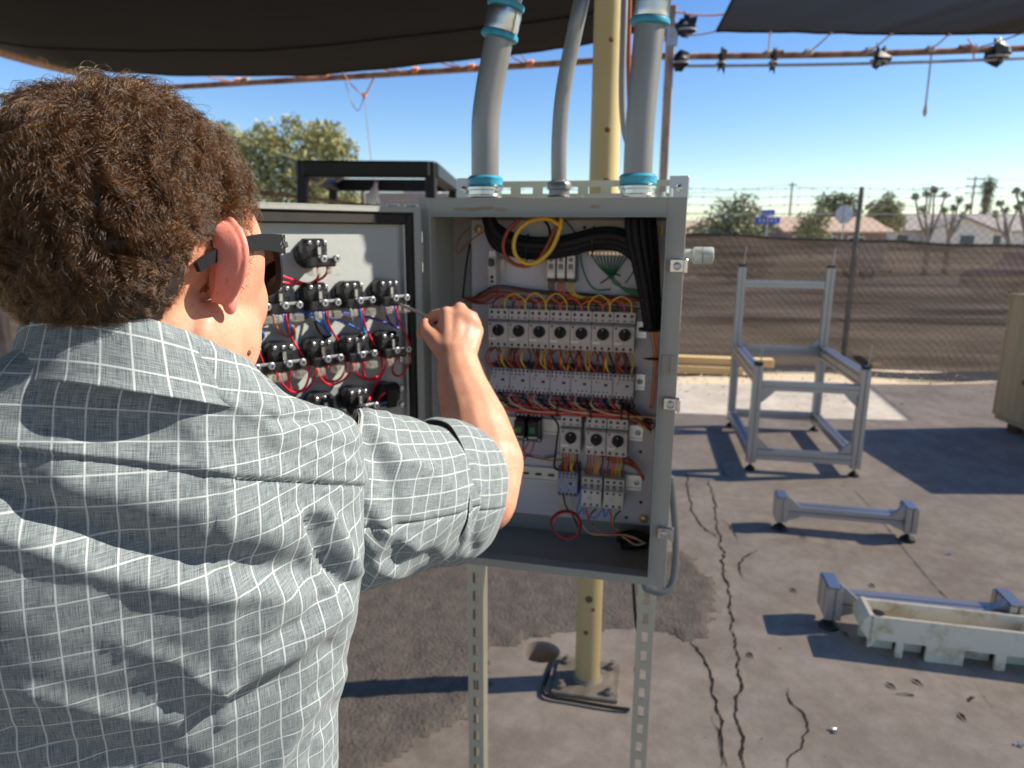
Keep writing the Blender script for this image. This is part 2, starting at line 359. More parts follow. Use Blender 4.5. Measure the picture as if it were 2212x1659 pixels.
B = at(1755, 48); tree('round_tree', 'low dark round tree beside the fence post against the tan roof', B, 3.5, [((-.5, 0, 2.2), (.9, .9, .9)), ((.4, 0, 2.6), (.8, .8, .9)), ((0, 0, 1.4), (1.3, 1, .9))], 2600, .16, ML2, .12)
B = at(1806, 66); tree('leafy_tree', 'dark bushy tree behind the back of the stop sign', B, 6.2, [((-1.4, 0, 4.3), (.9, .9, 1.1)), ((-.2, 0, 4.6), (1.1, 1, .9)), ((.9, 0, 4.7), (1.0, .9, .7)), ((.3, 0, 3.4), (1.5, 1.3, 1.1)), ((-1, 0, 3.0), (1.2, 1.1, 1.0)), ((1.4, 0, 3.2), (.9, .9, 1.0))], 4200, .2, ML3, .2)
B = at(1905, 70); tree('upright_tree', 'grey-green pointed tree between stop sign and pale house', B, 6.0, [((.2, 0, 5.0), (.6, .6, .9)), ((-.8, 0, 4.2), (1.0, .9, .8)), ((.9, 0, 4.1), (1.1, .9, .9)), ((0, 0, 3.0), (1.7, 1.3, 1.2)), ((1.6, 0, 2.8), (.8, .8, .9))], 4200, .2, ML2, .16)
# pollarded trees: bare knuckled limbs with leaf tufts
def pollard(label, px, Y, limbs):
    base = Vector(at(px, Y)); t = thing('pollard_tree', label, 'tree', base, group='pollarded street trees'); b = MB(); cr = MB()
    k0 = atY(px, 500, Y); fork = Vector((base.x, Y, k0.z-.35)); b.tube(spline([base, fork], 4), [.13, .12, .11, .1, .1], 8)
    for (x, y) in limbs:
        tip = atY(x, y, Y+random.uniform(-.5, .5)); mid = fork.lerp(tip, .5)+Vector((random.uniform(-.12, .12), 0, -.08))
        b.tube(spline([fork, mid, tip], 4), [.07, .065, .06, .055, .05, .045, .04, .04, .04], 6); b.lathe([(.03, -.08), (.085, -.03), (.09, .04), (.03, .09)], tip, n=7)
        crown(cr, [(tip, (.16, .16, .16))], 130, .07)
    b.build('trunk', mat('pollard_bark', (.17, .14, .11), .9, col2=(.28, .24, .2), scale=6), t); cr.build('crown', ML3, t, smooth=0)
pollard('pollarded tree with five knobbed limbs before the pale gable', 2008, 30, ((1977, 425), (2003, 418), (2018, 412), (2042, 422), (1992, 452)))
pollard('leaning pollarded tree right of the five-limbed one', 2052, 31, ((2072, 432), (2060, 450), (2092, 448), (2040, 455), (2080, 462)))
pollard('short pollarded tree with dark limbs by the right house window', 2182, 27, ((2160, 440), (2172, 455), (2150, 462), (2200, 448)))
pollard('pollarded tree with tall crooked limb at the end of the pale house', 2222, 29, ((2195, 412), (2212, 420), (2205, 440), (2240, 408)))
# palm
B = Vector(at(2122, 110)); t = thing('fan_palm', 'tall fan palm with shaggy trunk behind the pale house', 'tree', B); Htop = atY(2122, 392, 110).z
b = MB(); b.tube(spline([B, B+Vector((-.1, 0, Htop*.5)), Vector((B.x, 110, Htop))], 5), [.35]*6+[.4, .5, .6, .55, .4], 9); b.build('trunk', M_bark, t)
b = MB(); top = Vector((B.x, 110, Htop))
for k in range(70):
    a = random.uniform(0, 6.28); e = random.uniform(-1.2, 1.3); d = Vector((math.cos(a)*math.cos(e), math.sin(a)*math.cos(e), math.sin(e))); L = random.uniform(1.1, 1.9); side = d.cross(Vector((0, 0, 1))).normalized()
    tip = top+d*L-Vector((0, 0, .35*L)); m0 = top+d*L*.6
    for q_ in (-.5, -.25, 0, .25, .5): b.add([m0-side*.06, m0+side*.06, tip+side*q_*1.2-Vector((0, 0, abs(q_)*.4))], [(0, 1, 2)])
    b.add([top-side*.04, top+side*.04, m0+side*.04, m0-side*.04], [(0, 1, 2, 3)])
for k in range(140):
    z_ = random.uniform(-5.5, -.3); a = random.uniform(0, 6.28); p = top+Vector((math.cos(a)*.5, math.sin(a)*.5, z_)); b.add([p, p+Vector((math.cos(a)*.5, math.sin(a)*.5, -.9)), p+Vector((math.cos(a+.5)*.45, math.sin(a+.5)*.45, -.8))], [(0, 1, 2)])
b.build('crown', ML3, t, smooth=0)

# ------------------------------------------------------------------ houses, vehicles, poles, signs
M_roof = mat('grey_shingle', (.21, .18, .155), .9, col2=(.29, .25, .22), scale=3); M_tan = mat('tan_shingle', (.33, .22, .15), .9, col2=(.42, .30, .21), scale=3)
M_stuc = mat('pale_stucco', (.55, .53, .47), .9, col2=(.62, .6, .54), scale=2, bump=.1); M_win = mat('window_glass', (.05, .065, .08), .15); M_white = mat('white_paint', (.75, .75, .73), .5, col2=(.68, .68, .66), scale=3)
def house(name, label, x0, x1, Y, ze, zr, depth, wallm, roofm, wins, gable=None, zb=-.14):
    t = thing(name, label, 'house', ((x0+x1)/2, Y, zb), group='houses across the street')
    b = MB(); b.add([(x0, Y, zb), (x1, Y, zb), (x1, Y+depth, zb), (x0, Y+depth, zb), (x0, Y, ze), (x1, Y, ze), (x1, Y+depth, ze), (x0, Y+depth, ze), (x0, Y+depth/2, zr), (x1, Y+depth/2, zr)],
        [(0, 1, 5, 4), (1, 2, 6, 9, 5), (2, 3, 7, 6), (3, 0, 4, 8, 7)]); b.build('wall', wallm, t, smooth=0)
    b = MB(); o_ = .45; th = .16; dz = (zr-ze)/(depth/2)*o_
    for sgn in (0, 1):
        ya, yb2 = (Y-o_, Y+depth/2) if sgn == 0 else (Y+depth+o_, Y+depth/2)
        P = [(x0-o_, ya, ze-dz), (x1+o_, ya, ze-dz), (x1+o_, yb2, zr), (x0-o_, yb2, zr)]; b.add(P+[(p[0], p[1], p[2]+th) for p in P], [(0, 1, 2, 3), (4, 7, 6, 5), (0, 4, 5, 1), (1, 5, 6, 2), (3, 7, 4, 0)])
    rf = b.build('roof', roofm, t, smooth=0)
    if gable:
        ga, gb, gz = gable; gy = Y-1.6; gm = (ga+gb)/2
        b = MB(); b.add([(ga, gy, zb), (gb, gy, zb), (gb, gy, ze), (gm, gy, gz), (ga, gy, ze), (ga, Y-.02, zb), (gb, Y-.02, zb), (gb, Y-.02, ze), (ga, Y-.02, ze)], [(0, 1, 2, 3, 4), (1, 6, 7, 2), (5, 0, 4, 8)]); b.build('gable_wall', wallm, t, smooth=0)
        b = MB(); ye = Y+depth*.3
        for s_, xe in ((-1, ga-.4), (1, gb+.4)):
            z_e = ze-.4*(gz-ze)/((gb-ga)/2); P = [(xe, gy-.4, z_e), (gm, gy-.4, gz), (gm, ye, gz), (xe, ye, z_e)]; b.add(P+[(p[0], p[1], p[2]+th) for p in P], [(0, 1, 2, 3), (4, 7, 6, 5), (0, 4, 5, 1), (1, 5, 6, 2), (3, 7, 4, 0)])
        b.build('gable_roof', roofm, t, smooth=0)
    for (wx, wz, ww, wh, yy) in wins:
        f = MB().box((wx, yy-.03, wz), (ww+.16, .08, wh+.16), ch=.01).build('window', M_white, t); MB().box((wx, yy-.075, wz), (ww, .03, wh)).build('pane', M_win, f)
    return t
def X_(px, Y): return atY(px, 505, Y).x
def Z_(px, py, Y): return atY(px, py, Y).z
Y = 76
house('bungalow', 'pale stucco house with grey shingle roof and front gable behind pollarded trees', X_(1925, Y), X_(2400, Y), Y, 2.0, Z_(2050, 464, Y), 9, M_stuc, M_roof,
    [(X_(1950, Y), .9, 1.2, 1.2, Y), (X_(2090, Y-1.6), .9, 1.5, 1.2, Y-1.6), (X_(2150, Y), .9, 1.3, 1.2, Y), (X_(2250, Y), .9, 1.6, 1.2, Y)], (X_(1990, Y), X_(2125, Y), Z_(2050, 472, Y)))
Y = 60
house('bungalow', 'low house with tan shingle roof and white fascia behind the stop sign', X_(1700, Y), X_(1915, Y), Y, 1.75, Z_(1800, 470, Y), 8, mat('brown_wall', (.2, .15, .12), .9), M_tan,
    [(X_(1730, Y), .8, 1.2, 1.0, Y), (X_(1790, Y), .8, 1.4, 1.0, Y), (X_(1850, Y), .8, 1.2, 1.0, Y)])
Y = 50
house('bungalow', 'low cream house partly hidden by the rounded shrub tree', X_(1440, Y), X_(1560, Y), Y, 1.5, Z_(1500, 480, Y), 7, M_stuc, M_tan, [(X_(1500, Y), .7, 1.1, .9, Y)])
Y = 62; xa, xb = X_(700, Y), X_(1000, Y)
t = thing('flat_roof_building', 'long grey-brown flat-roofed building seen behind the black rack', 'building', ((xa+xb)/2, Y, -.14))
zt = Z_(850, 416, Y); b = MB(); b.box(((xa+xb)/2, Y+6, zt/2-.07), (xb-xa, 12, zt+.14)); b.build('wall', mat('taupe_wall', (.2, .165, .145), .9, col2=(.26, .22, .2), scale=2), t)
b = MB(); b.box(((xa+xb)/2, Y-.08, zt*.42), (xb-xa-.4, .2, .9), ch=.02); b.build('white_band', M_white, t)
b = MB(); b.box((X_(905, Y), Y+3, zt+.45), (3.2, 2, .9), ch=.05); b.build('roof_unit', M_white, t)
for k, px in enumerate((815, 850, 890)): f = MB().box((X_(px, Y), Y-.04, zt*.72), (1.1, .1, .8), ch=.01).build('window', M_white, t); MB().box((X_(px, Y), Y-.1, zt*.72), (.95, .04, .65)).build('pane', M_win, f)
# parked trailer and car on the street
def wheel(t, p, r, wd):
    w_ = MB().lathe([(r*.75, 0), (r, .02), (r, wd-.02), (r*.75, wd)], p, (0, 1, 0), 18).build('wheel', mat('rubber', (.02, .02, .02), .8), t); MB().lathe([(.02, -.01), (r*.55, -.01), (r*.6, .03)], p, (0, 1, 0), 14).build('rim', mat('alloy', (.5, .5, .5), .35, 1), w_)
Y = 27; x0 = X_(1833, Y); t = thing('cargo_trailer', 'small white box trailer parked on the street beyond the fence', 'trailer', (x0+.55, Y, -.13))
MB().box((x0+.55, Y, .82), (1.15, 1.5, 1.1), ch=.05).build('box', M_white, t); MB().box((x0+.55, Y-.77, .82), (1.0, .03, .12)).build('stripe', mat('blue_stripe', (.15, .25, .55), .5), t)
MB().box((x0+1.45, Y, .2), (.8, .08, .08)).build('tow_bar', mat('dark_steel', (.06, .06, .06), .5), t); wheel(t, (x0+.5, Y-.8, .14), .27, .18); wheel(t, (x0+.5, Y+.62, .14), .27, .18)
Y = 20; x0 = X_(2165, Y); t = thing('parked_car', 'magenta red car whose roof shows just over the screen', 'car', (x0+2.1, Y, -.13))
prof = [(0, .25), (.05, .62), (.9, .8), (1.45, 1.22), (2.0, 1.36), (2.9, 1.36), (3.5, .95), (4.2, .85), (4.3, .3)]
b = MB(); b.prism(prof, (x0-.5, Y-.85, -.1), (1, 0, 0), (0, 0, 1), (0, 1.7, 0)); b.build('body', mat('magenta_paint', (.4, .03, .12), .25, coat=1), t)
b = MB(); b.prism([(1.2, .86), (1.52, 1.2), (2.0, 1.3), (2.85, 1.3), (3.3, .95)], (x0-.5, Y-.86, -.1), (1, 0, 0), (0, 0, 1), (0, 1.72, 0)); b.build('window', M_win, t)
for dx_ in (.6, 3.4):
    for yy in (Y-.9, Y+.72): wheel(t, (x0-.5+dx_+.1, yy, .17), .3, .18)
# utility poles and lines
M_pole = mat('weathered_pole', (.16, .13, .10), .9, col2=(.24, .2, .16), scale=4); M_steel = mat('galvanised', (.48, .49, .5), .42, .85, col2=(.36, .37, .38), scale=14, bump=.05); M_wire = mat('line_wire', (.08, .08, .08), .6)
tips = []
for (px, py, Y, arms, lab) in ((1712, 393, 90, 1, 'slim utility pole rising left of the barbed wire post'), (2014, 400, 90, 2, 'utility pole with wide crossarm above the five-limbed pollard'), (2108, 380, 95, 3, 'utility pole with stacked crossarms beside the fan palm')):
    top = atY(px, py, Y); t = thing('utility_pole', lab, 'utility pole', (top.x, Y, -.14), group='utility poles'); MB().tube([(top.x, Y, -.14), top], [.17, .11], 8).build('shaft', M_pole, t)
    for k in range(arms):
        wdt = 2.5 if arms > 1 else 1.0; MB().box((top.x, Y-.15, top.z-.4-k*.9), (wdt, .12, .14)).build('crossarm', M_pole, t)
        for q_ in (-.45, .45): MB().lathe([(.03, 0), (.07, .05), (.05, .16)], (top.x+q_*wdt, Y-.15, top.z-.33-k*.9), n=8).build('insulator', M_white, t)
    tips.append(top)
for k, (a, c) in enumerate(((tips[0], tips[1]), (tips[1], tips[2]), (Vector((-10, 95, tips[0].z-1)), tips[0]), (tips[2], Vector((110, 92, tips[2].z+1))))):
    o = MB().tube(sag(a-Vector((0, .15, .3)), c-Vector((0, .15, .3)), 1.0), .025, 4).build('power_line', M_wire)
    tag(o, ['sagging power line between the slim pole and the wide crossarm pole', 'sagging power line from the wide crossarm pole to the palm-side pole', 'power line running off left from the slim utility pole', 'power line running off right from the palm-side pole'][k], 'power line')
# back of stop sign
Y = 29; c = atY(1825, 463, Y); t = thing('stop_sign', 'grey unpainted back of an octagonal stop sign on a post', 'sign', (c.x, Y, -.13))
oc = [(.38*math.cos(R_(22.5+45*k)), .38*math.sin(R_(22.5+45*k))) for k in range(8)]
MB().prism(oc, (c.x, Y+.05, c.z), (1, 0, 0), (0, 0, 1), (0, .006, 0)).build('panel', mat('sign_back', (.42, .43, .45), .5, .3), t); MB().bar((c.x, Y+.025, -.13), (c.x, Y+.025, c.z+.3), .05, .04).build('post', M_steel, t)
# blue street name sign
Y = 24-2.2; c = atY(1658, 476, Y); t = thing('street_sign', 'blue street name sign with crossed blades on a thin post', 'sign', (c.x, Y, -.13)); M_blue = mat('sign_blue', (.03, .10, .5), .45)
MB().box((c.x, Y, c.z), (.76, .02, .2), ch=.004).build('blade', M_blue, t); MB().box((c.x, Y+.01, c.z+.22), (.2, .6, .17), ch=.004).build('cross_blade', M_blue, t); MB().cyl((c.x, Y+.03, -.13), (c.x, Y+.03, c.z+.12), .025, 8).build('post', M_steel, t)
for k in range(5): MB().box((c.x-.24+k*.12, Y-.0125, c.z), (.055, .005, .09)).build('lettering', M_white, t)

# ================================================================== SITE
def r7(x, y): return ((2600+x*.6474)/1.8228, (900+y*.6474)/1.8228)
M_rust = mat('rusty_steel', (.16, .055, .022), .85, .2, col2=(.42, .30, .22), scale=7, amt=1.2, bump=.3, bscale=60, stretch=(1, 1, 1))
M_black = mat('black_steel', (.006, .0065, .008), .45, .3); M_rubber = mat('black_rubber', (.012, .012, .012), .7)
# ------------------------------------------------------------------ boundary fence
def fY(X): return 8.88-.148*(X-2.37)
def fp(px, py):                                   # pixel on the fence plane
    d = ray(px, py); k = (8.88+.148*2.37)/(d.y+.148*d.x); return EYE+d*k
fx0, fx1 = -9, 9.5
t = thing('boundary_fence', 'chain link fence with brown windscreen and barbed wire along the yard', 'fence', (2.4, fY(2.4), -.05))
topz = fp(1763, 405).z; lz = fp(1750, 462).z; px0 = ground(1722, 748).x
M_fpost = mat('fence_post_steel', (.10, .095, .085), .55, .5, col2=(.2, .19, .175), scale=5)
for k in range(-4, 3):
    x = px0+3.05*k; MB().tube([(x, fY(x)-.08, -.08), (x, fY(x)-.08, topz-.12), (x, fY(x)-.08, topz)], [.03, .03, .026], 10).build('post', M_fpost, t)
edge_px = [(165, 1425), (320, 1424), (480, 1428), (730, 1448), (930, 1452), (1220, 1462), (1400, 1461), (1500, 1463), (1560, 1472), (1740, 1485), (2000, 1487), (2212, 1488)]
E_ = [fp(*r6(*p)) for p in edge_px]
def screen_top(x):
    if x <= E_[0].x: return E_[0].z+.02*math.sin(x*1.7)
    for i in range(len(E_)-1):
        if E_[i].x <= x <= E_[i+1].x: return E_[i].z+(E_[i+1].z-E_[i].z)*(x-E_[i].x)/(E_[i+1].x-E_[i].x)
    return E_[-1].z+.02*math.sin(x*2)
m, tt, bs = nodes_of('brown_windscreen'); MATS['screen'] = m
bs.inputs['Roughness'].default_value = .95; bs.inputs['Specular IOR Level'].default_value = .1
tc = tt.nodes.new('ShaderNodeTexCoord'); mp = tt.nodes.new('ShaderNodeMapping'); mp.inputs['Scale'].default_value = (.35, .35, 9); tt.links.new(tc.outputs['Object'], mp.inputs[0])
nz = tt.nodes.new('ShaderNodeTexNoise'); nz.inputs['Scale'].default_value = 1.4; nz.inputs['Detail'].default_value = 5; tt.links.new(mp.outputs[0], nz.inputs['Vector'])
rp = tt.nodes.new('ShaderNodeValToRGB'); rp.color_ramp.elements[0].position = .36; rp.color_ramp.elements[1].position = .7; rp.color_ramp.elements[0].color = (.10, .076, .06, 1); rp.color_ramp.elements[1].color = (.27, .21, .165, 1)
tt.links.new(nz.outputs['Fac'], rp.inputs[0]); tt.links.new(rp.outputs[0], bs.inputs['Base Color'])
tr = tt.nodes.new('ShaderNodeBsdfTransparent'); mx = tt.nodes.new('ShaderNodeMixShader'); mx.inputs[0].default_value = .055
tl = tt.nodes.new('ShaderNodeBsdfTranslucent'); tt.links.new(rp.outputs[0], tl.inputs['Color']); mx2 = tt.nodes.new('ShaderNodeMixShader'); mx2.inputs[0].default_value = .45
tt.links.new(bs.outputs[0], mx2.inputs[1]); tt.links.new(tl.outputs[0], mx2.inputs[2])
tt.links.new(mx2.outputs[0], mx.inputs[1]); tt.links.new(tr.outputs[0], mx.inputs[2]); tt.links.new(mx.outputs[0], tt.nodes['Material Output'].inputs[0])
P = []; NX = 150
for i in range(NX+1):
    x = fx0+(fx1-fx0)*i/NX; zt = screen_top(x); col_ = []
    for j in range(15):
        z = -.06+(zt+.06)*j/14; col_.append(Vector((x, fY(x)+.02*noise.noise(Vector((x*1.1, z*1.5, 0)))+.012*noise.noise(Vector((x*4, z*2, 5)))-.03, z)))
    P.append(col_)
MB().grid(P).build('windscreen', MATS['screen'], t, smooth=180)
MB().tube([Vector((fx0+(fx1-fx0)*i/NX, fY(fx0+(fx1-fx0)*i/NX)-.035, screen_top(fx0+(fx1-fx0)*i/NX)-.006)) for i in range(NX+1)], .016, 6).build('screen_hem', M_rubber, t)
b = MB(); cell = .075
for s_ in (-1, 1):
    x = fx0-1.9
    while x < fx1+1.9:
        za, zb = 0, lz; xa, xb = x, x+s_*(zb-za)
        b.bar((xa, fY(xa), za), (xb, fY(xb), zb), .0024, .0024); x += cell*1.25
o = b.build('chain_link', M_fpost, t, smooth=0, kind='stuff')
MB().tube([(fx0, fY(fx0), lz), (fx1, fY(fx1), lz)], .006, 5).build('top_wire', M_steel, t)
for q_ in (406, 424, 442):
    z = fp(1750, q_+1).z; b = MB(); b.tube([(fx0+(fx1-fx0)*i/60, fY(fx0+(fx1-fx0)*i/60)+.05, z+.012*math.sin(i*1.1)) for i in range(61)], .0028, 4)
    for k in range(int((fx1-fx0)/.16)):
        x = fx0+k*.16; c = Vector((x, fY(x)+.05, z)); b.bar(c+Vector((-.012, 0, -.016)), c+Vector((.012, 0, .016)), .003, .003); b.bar(c+Vector((.012, .01, -.014)), c+Vector((-.012, -.01, .016)), .003, .003)
    b.build('barbed_strand', M_fpost, t, smooth=0)

# ------------------------------------------------------------------ canopy: posts, pipes, shade sails, ties
def cloth_mat(name, c0, c1, clear):
    m, t_, bs = nodes_of(name); bs.inputs['Roughness'].default_value = .9; bs.inputs['Specular IOR Level'].default_value = .15
    tc = t_.nodes.new('ShaderNodeTexCoord'); mp = t_.nodes.new('ShaderNodeMapping'); mp.inputs['Scale'].default_value = (.4, 9, 3); t_.links.new(tc.outputs['Object'], mp.inputs[0])
    nz = t_.nodes.new('ShaderNodeTexNoise'); nz.inputs['Scale'].default_value = 3; nz.inputs['Detail'].default_value = 6; t_.links.new(mp.outputs[0], nz.inputs['Vector'])
    rp = t_.nodes.new('ShaderNodeValToRGB'); rp.color_ramp.elements[0].color = (*c0, 1); rp.color_ramp.elements[1].color = (*c1, 1); rp.color_ramp.elements[0].position = .3; rp.color_ramp.elements[1].position = .7
    t_.links.new(nz.outputs['Fac'], rp.inputs[0]); t_.links.new(rp.outputs[0], bs.inputs['Base Color'])
    tr = t_.nodes.new('ShaderNodeBsdfTransparent'); tr.inputs[0].default_value = (1, .90, .79, 1); mx = t_.nodes.new('ShaderNodeMixShader')
    # a woven cloth has thickness: its pores close as the light gets more slanting
    ge = t_.nodes.new('ShaderNodeNewGeometry'); dt = t_.nodes.new('ShaderNodeVectorMath'); dt.operation = 'DOT_PRODUCT'; t_.links.new(ge.outputs['Incoming'], dt.inputs[0]); t_.links.new(ge.outputs['Normal'], dt.inputs[1])
    ab = t_.nodes.new('ShaderNodeMath'); ab.operation = 'ABSOLUTE'; t_.links.new(dt.outputs['Value'], ab.inputs[0]); mr = t_.nodes.new('ShaderNodeMapRange'); mr.inputs[1].default_value = .2; mr.inputs[2].default_value = .62; mr.inputs[3].default_value = 0; mr.inputs[4].default_value = clear; t_.links.new(ab.outputs[0], mr.inputs[0]); t_.links.new(mr.outputs[0], mx.inputs[0])
    t_.links.new(bs.outputs[0], mx.inputs[1]); t_.links.new(tr.outputs[0], mx.inputs[2]); t_.links.new(mx.outputs[0], t_.nodes['Material Output'].inputs[0]); return m
M_sailA = cloth_mat('dark_shade_cloth', (.012, .0105, .009), (.02, .018, .016), .012); M_sailB = cloth_mat('grey_shade_cloth', (.034, .031, .029), (.05, .046, .043), .31)
farA = []
for (px, py) in ((-700, -20), (-300, 55), (0, 106), (90, 130), (180, 150), (330, 160), (520, 163), (700, 160), (910, 138), (1100, 118), (1265, 95), (1400, 62)):
    farA.append(atY(px, py, 9.3-2.1*(px+100)/1500 if px > -100 else 9.0))
farA = spline(farA, 5); n = len(farA); P = []
for j in range(25):
    row = []; s_ = j/24
    for i, p in enumerate(farA):
        near = Vector((-7.5+8.6*i/(n-1), -5.5, 3.7)); q_ = p.lerp(near, s_); q_.z += -.16*math.sin(math.pi*s_)+.012*noise.noise(Vector((i*.35, j*.5, 1)))  # near end lengthened out of view, added to block skylight on man and cabinet
        if j == 0: q_.z += .012*noise.noise(Vector((i*1.9, 0, 4)))
        row.append(q_)
    P.append(row)
t = thing('shade_sail', 'dark brown shade cloth stretched overhead above the man', 'shade sail', (-3, 5, 3.2), group='shade sails')
MB().grid(P).build('cloth', M_sailA, t, smooth=180)
MB().tube(P[0], .010, 5).build('hem', M_sailA, t); MB().tube([q_-Vector((0, 0, .006)) for q_ in P[2]], .009, 5).build('seam', M_sailA, t)
SAILA_EDGE = P[0]
# the lighter sail on the right; its near part is out of the picture and shades the yard
fl = []
for (px, py) in ((1548, 67), (1640, 68), (1740, 69), (1850, 72), (1950, 73), (2050, 73), (2212, 70), (2400, 68)): Yb = 6.85-.1*(px-1548)/300; fl.append(atY(px, py, Yb))
fl = spline(fl, 4)+[Vector((6.6, 6.35, fl_z)) for fl_z in (3.36,)]+[Vector((7.7, 6.3, 3.38)), Vector((8.1, 7.9, 3.4)), Vector((9.5, 8.2, 3.42)), Vector((12, 8.0, 3.42))]  # unseen right end, stepped outward only to shade the ground at right
n = len(fl); P = []
for j in range(25):
    row = []; s_ = j/24
    for i, p in enumerate(fl):
        near = Vector((3.75+8.5*i/(n-1), -5.5, 3.5)); q_ = p.lerp(near, s_)
        q_.x -= .36*math.sin(math.pi*min(1, s_/.2))*max(0, 1-i/10)
        if i == 0: q_.x += .07*abs(math.sin(s_*math.pi*14))
        q_.z += -.10*math.sin(math.pi*s_)+.01*noise.noise(Vector((i*.5, j*.6, 3))); row.append(q_)
    P.append(row)
t = thing('shade_sail', 'grey shade cloth with scalloped edge tied to the rusty pipe', 'shade sail', (5, 3, 3.2), group='shade sails')
MB().grid(P).build('cloth', M_sailB, t, smooth=180); MB().tube(P[0], .012, 5).build('hem', M_sailA, t); MB().tube([r_[0] for r_ in P], .012, 5).build('side_hem', M_sailA, t)
# canopy frame
pt = atY(1452, 0, 7.2); pbx, pby = atY(1437, 300, 7.2).x, 7.2
t = thing('canopy_post', 'weathered rusty square post behind the cabinet carrying the canopy pipes', 'post', (pbx, pby, 0))
MB().box((pbx, pby, 1.85), (.075, .075, 3.7), ch=.006).build('shaft', mat('weathered_rust', (.27, .13, .07), .8, .1, col2=(.60, .56, .52), scale=5, amt=1.4, bump=.3, bscale=50, stretch=(1, 1, .35)), t)
MB().box((pbx, pby, .01), (.2, .2, .02), ch=.004).build('base_plate', M_rust, t); MB().box((pbx+.005, pby-.05, 3.42), (.11, .03, .18), ch=.005).build('bracket', M_steel, t)
def pipe(name, label, a, c, r, m, group=None, joints=0):
    t = thing(name, label, 'pipe', Vector(a), group=group); a, c = Vector(a), Vector(c)
    MB().tube([a.lerp(c, k/12)+Vector((0, 0, -.02*math.sin(math.pi*k/12))) for k in range(13)], r, 10).build('tube', m, t)
    for k in range(joints):
        q_ = a.lerp(c, (k+.6)/(joints+.2)); d = (c-a).normalized()*.04; MB().cyl(q_-d, q_+d, r*1.25, 10).build('coupling', m, t)
    return a, c
barR = pipe('canopy_pipe', 'rusty horizontal pipe from the post above the far fence', atY(1450, 122, 7.2), atY(2330, 99, 6.9), .03, M_rust, 'canopy pipes', 2)
pipe('silver_pipe', 'thin silver conduit slung under the rusty right pipe', atY(1468, 143, 7.16), atY(2330, 121, 6.86), .014, M_steel, joints=1)
barL = pipe('canopy_pipe', 'long rusty pipe crossing behind the man and the conduits', atY(1442, 121, 7.25), atY(-120, 214, 10.0), .032, M_rust, 'canopy pipes', 3)
pipe('canopy_pipe', 'pale rusty pipe slanting in from the left under the dark cloth', atY(200, 164, 8.9), atY(-90, 85, 5.4), .036, mat('pale_rust', (.36, .17, .08), .8, .2, col2=(.52, .38, .27), scale=9, bump=.3), 'canopy pipes', 1)
pipe('canopy_pipe', 'low dark brace pipe beside the hair on the left', atY(70, 275, 9.0), atY(-80, 212, 6.5), .022, M_rust, 'canopy pipes')
M_orange = mat('orange_twine', (.62, .2, .09), .8, col2=(.7, .33, .2), scale=30); M_rope = mat('grey_rope', (.42, .37, .33), .85, col2=(.55, .5, .46), scale=60)
def nearest_on(bar, p):
    a, c = bar; d = c-a; k = max(0, min(1, (p-a).dot(d)/d.dot(d))); return a+d*k
def on_bar(bar, px, py):                           # point of the bar nearest to the pixel's ray
    best = min((( (Vector(proj(bar[0].lerp(bar[1], k/300)))-Vector((px, py))).length, k) for k in range(301))); return bar[0].lerp(bar[1], best[1]/300)
def edge_at(E, px): return min(E, key=lambda q_: abs(proj(q_)[0]-px))
for (x0, y0, x1, y1) in ((668, 205, 655, 330), (1040, 205, 900, 300), (1395, 215, 1270, 300), (1775, 215, 1640, 300), (2165, 200, 1900, 290)):
    a = edge_at(P[0], r6(x0, y0)[0]); c = on_bar(barR, *r6(x1, y1)); b = MB(); b.tube(sag(a, c, .01, 5), .008, 6)
    for k in range(3): b.lathe([(.034, -.012), (.042, 0), (.034, .012)], c+(barR[1]-barR[0]).normalized()*(.02*k-.02), barR[1]-barR[0], 10)
    b.lathe([(.008, -.02), (.02, 0), (.008, .02)], a, (0, 0, 1), 8)
    tag(b.build('rope_tie', M_rope), 'grey rope tying the grey shade cloth to the rusty pipe', 'rope', 'rope ties of the grey sail')
for (x0, x1) in ((445, 514), (643, 707), (834, 900), (943, 1018), (1110, 1150)):
    a = edge_at(SAILA_EDGE, x0); c = on_bar(barL, x1, 160); b = MB(); b.tube(sag(a, c, .02, 5), .008, 5); b.tube(sag(a+Vector((.12, 0, 0)), c+Vector((.03, 0, .01)), .03, 5), .006, 5)
    for k in range(3): b.lathe([(.036, -.014), (.045, 0), (.036, .014)], c+(barL[1]-barL[0]).normalized()*(.025*k-.025), barL[1]-barL[0], 10)
    tag(b.build('twine_tie', M_orange), 'orange twine tying the dark shade cloth to the rusty pipe', 'twine', 'twine ties of the dark sail')
a = edge_at(SAILA_EDGE, 728); kn = atY(787, 207, 8.2); c = on_bar(barL, 812, 165)
b = MB(); b.tube(sag(a, kn, .03, 6), .008, 5); b.tube(sag(c, kn, .02, 6), .009, 5); b.lathe([(.006, -.04), (.028, 0), (.006, .04)], kn, n=8); tag(b.build('twine_knot', M_orange), 'knotted orange twine hanging in a Y under the rusty pipe', 'twine')
b = MB(); b.tube(spline([kn, atY(797, 300, 8.2), atY(806, 380, 8.2), atY(819, 440, 8.2)], 5), .006, 5); b.tube(spline([atY(745, 175, 8.2), atY(762, 225, 8.2), atY(775, 238, 8.2), kn], 5), .005, 5)
tag(b.build('hanging_wire', mat('pale_wire', (.4, .4, .42), .6)), 'thin pale wire hanging from the orange twine knot', 'wire')
b = MB(); hp = [on_bar(barR, *r6(1650, 290))]+[atY(*r6(x, y), 7.0) for x, y in ((1643, 380), (1630, 500), (1615, 630), (1612, 668))]; b.tube(spline(hp, 5), .009, 6); b.lathe([(.01, -.06), (.022, -.02), (.012, .05)], hp[-1], n=8)
tag(b.build('hanging_rope', M_rope), 'frayed rope end hanging straight down from the rusty pipe', 'rope')
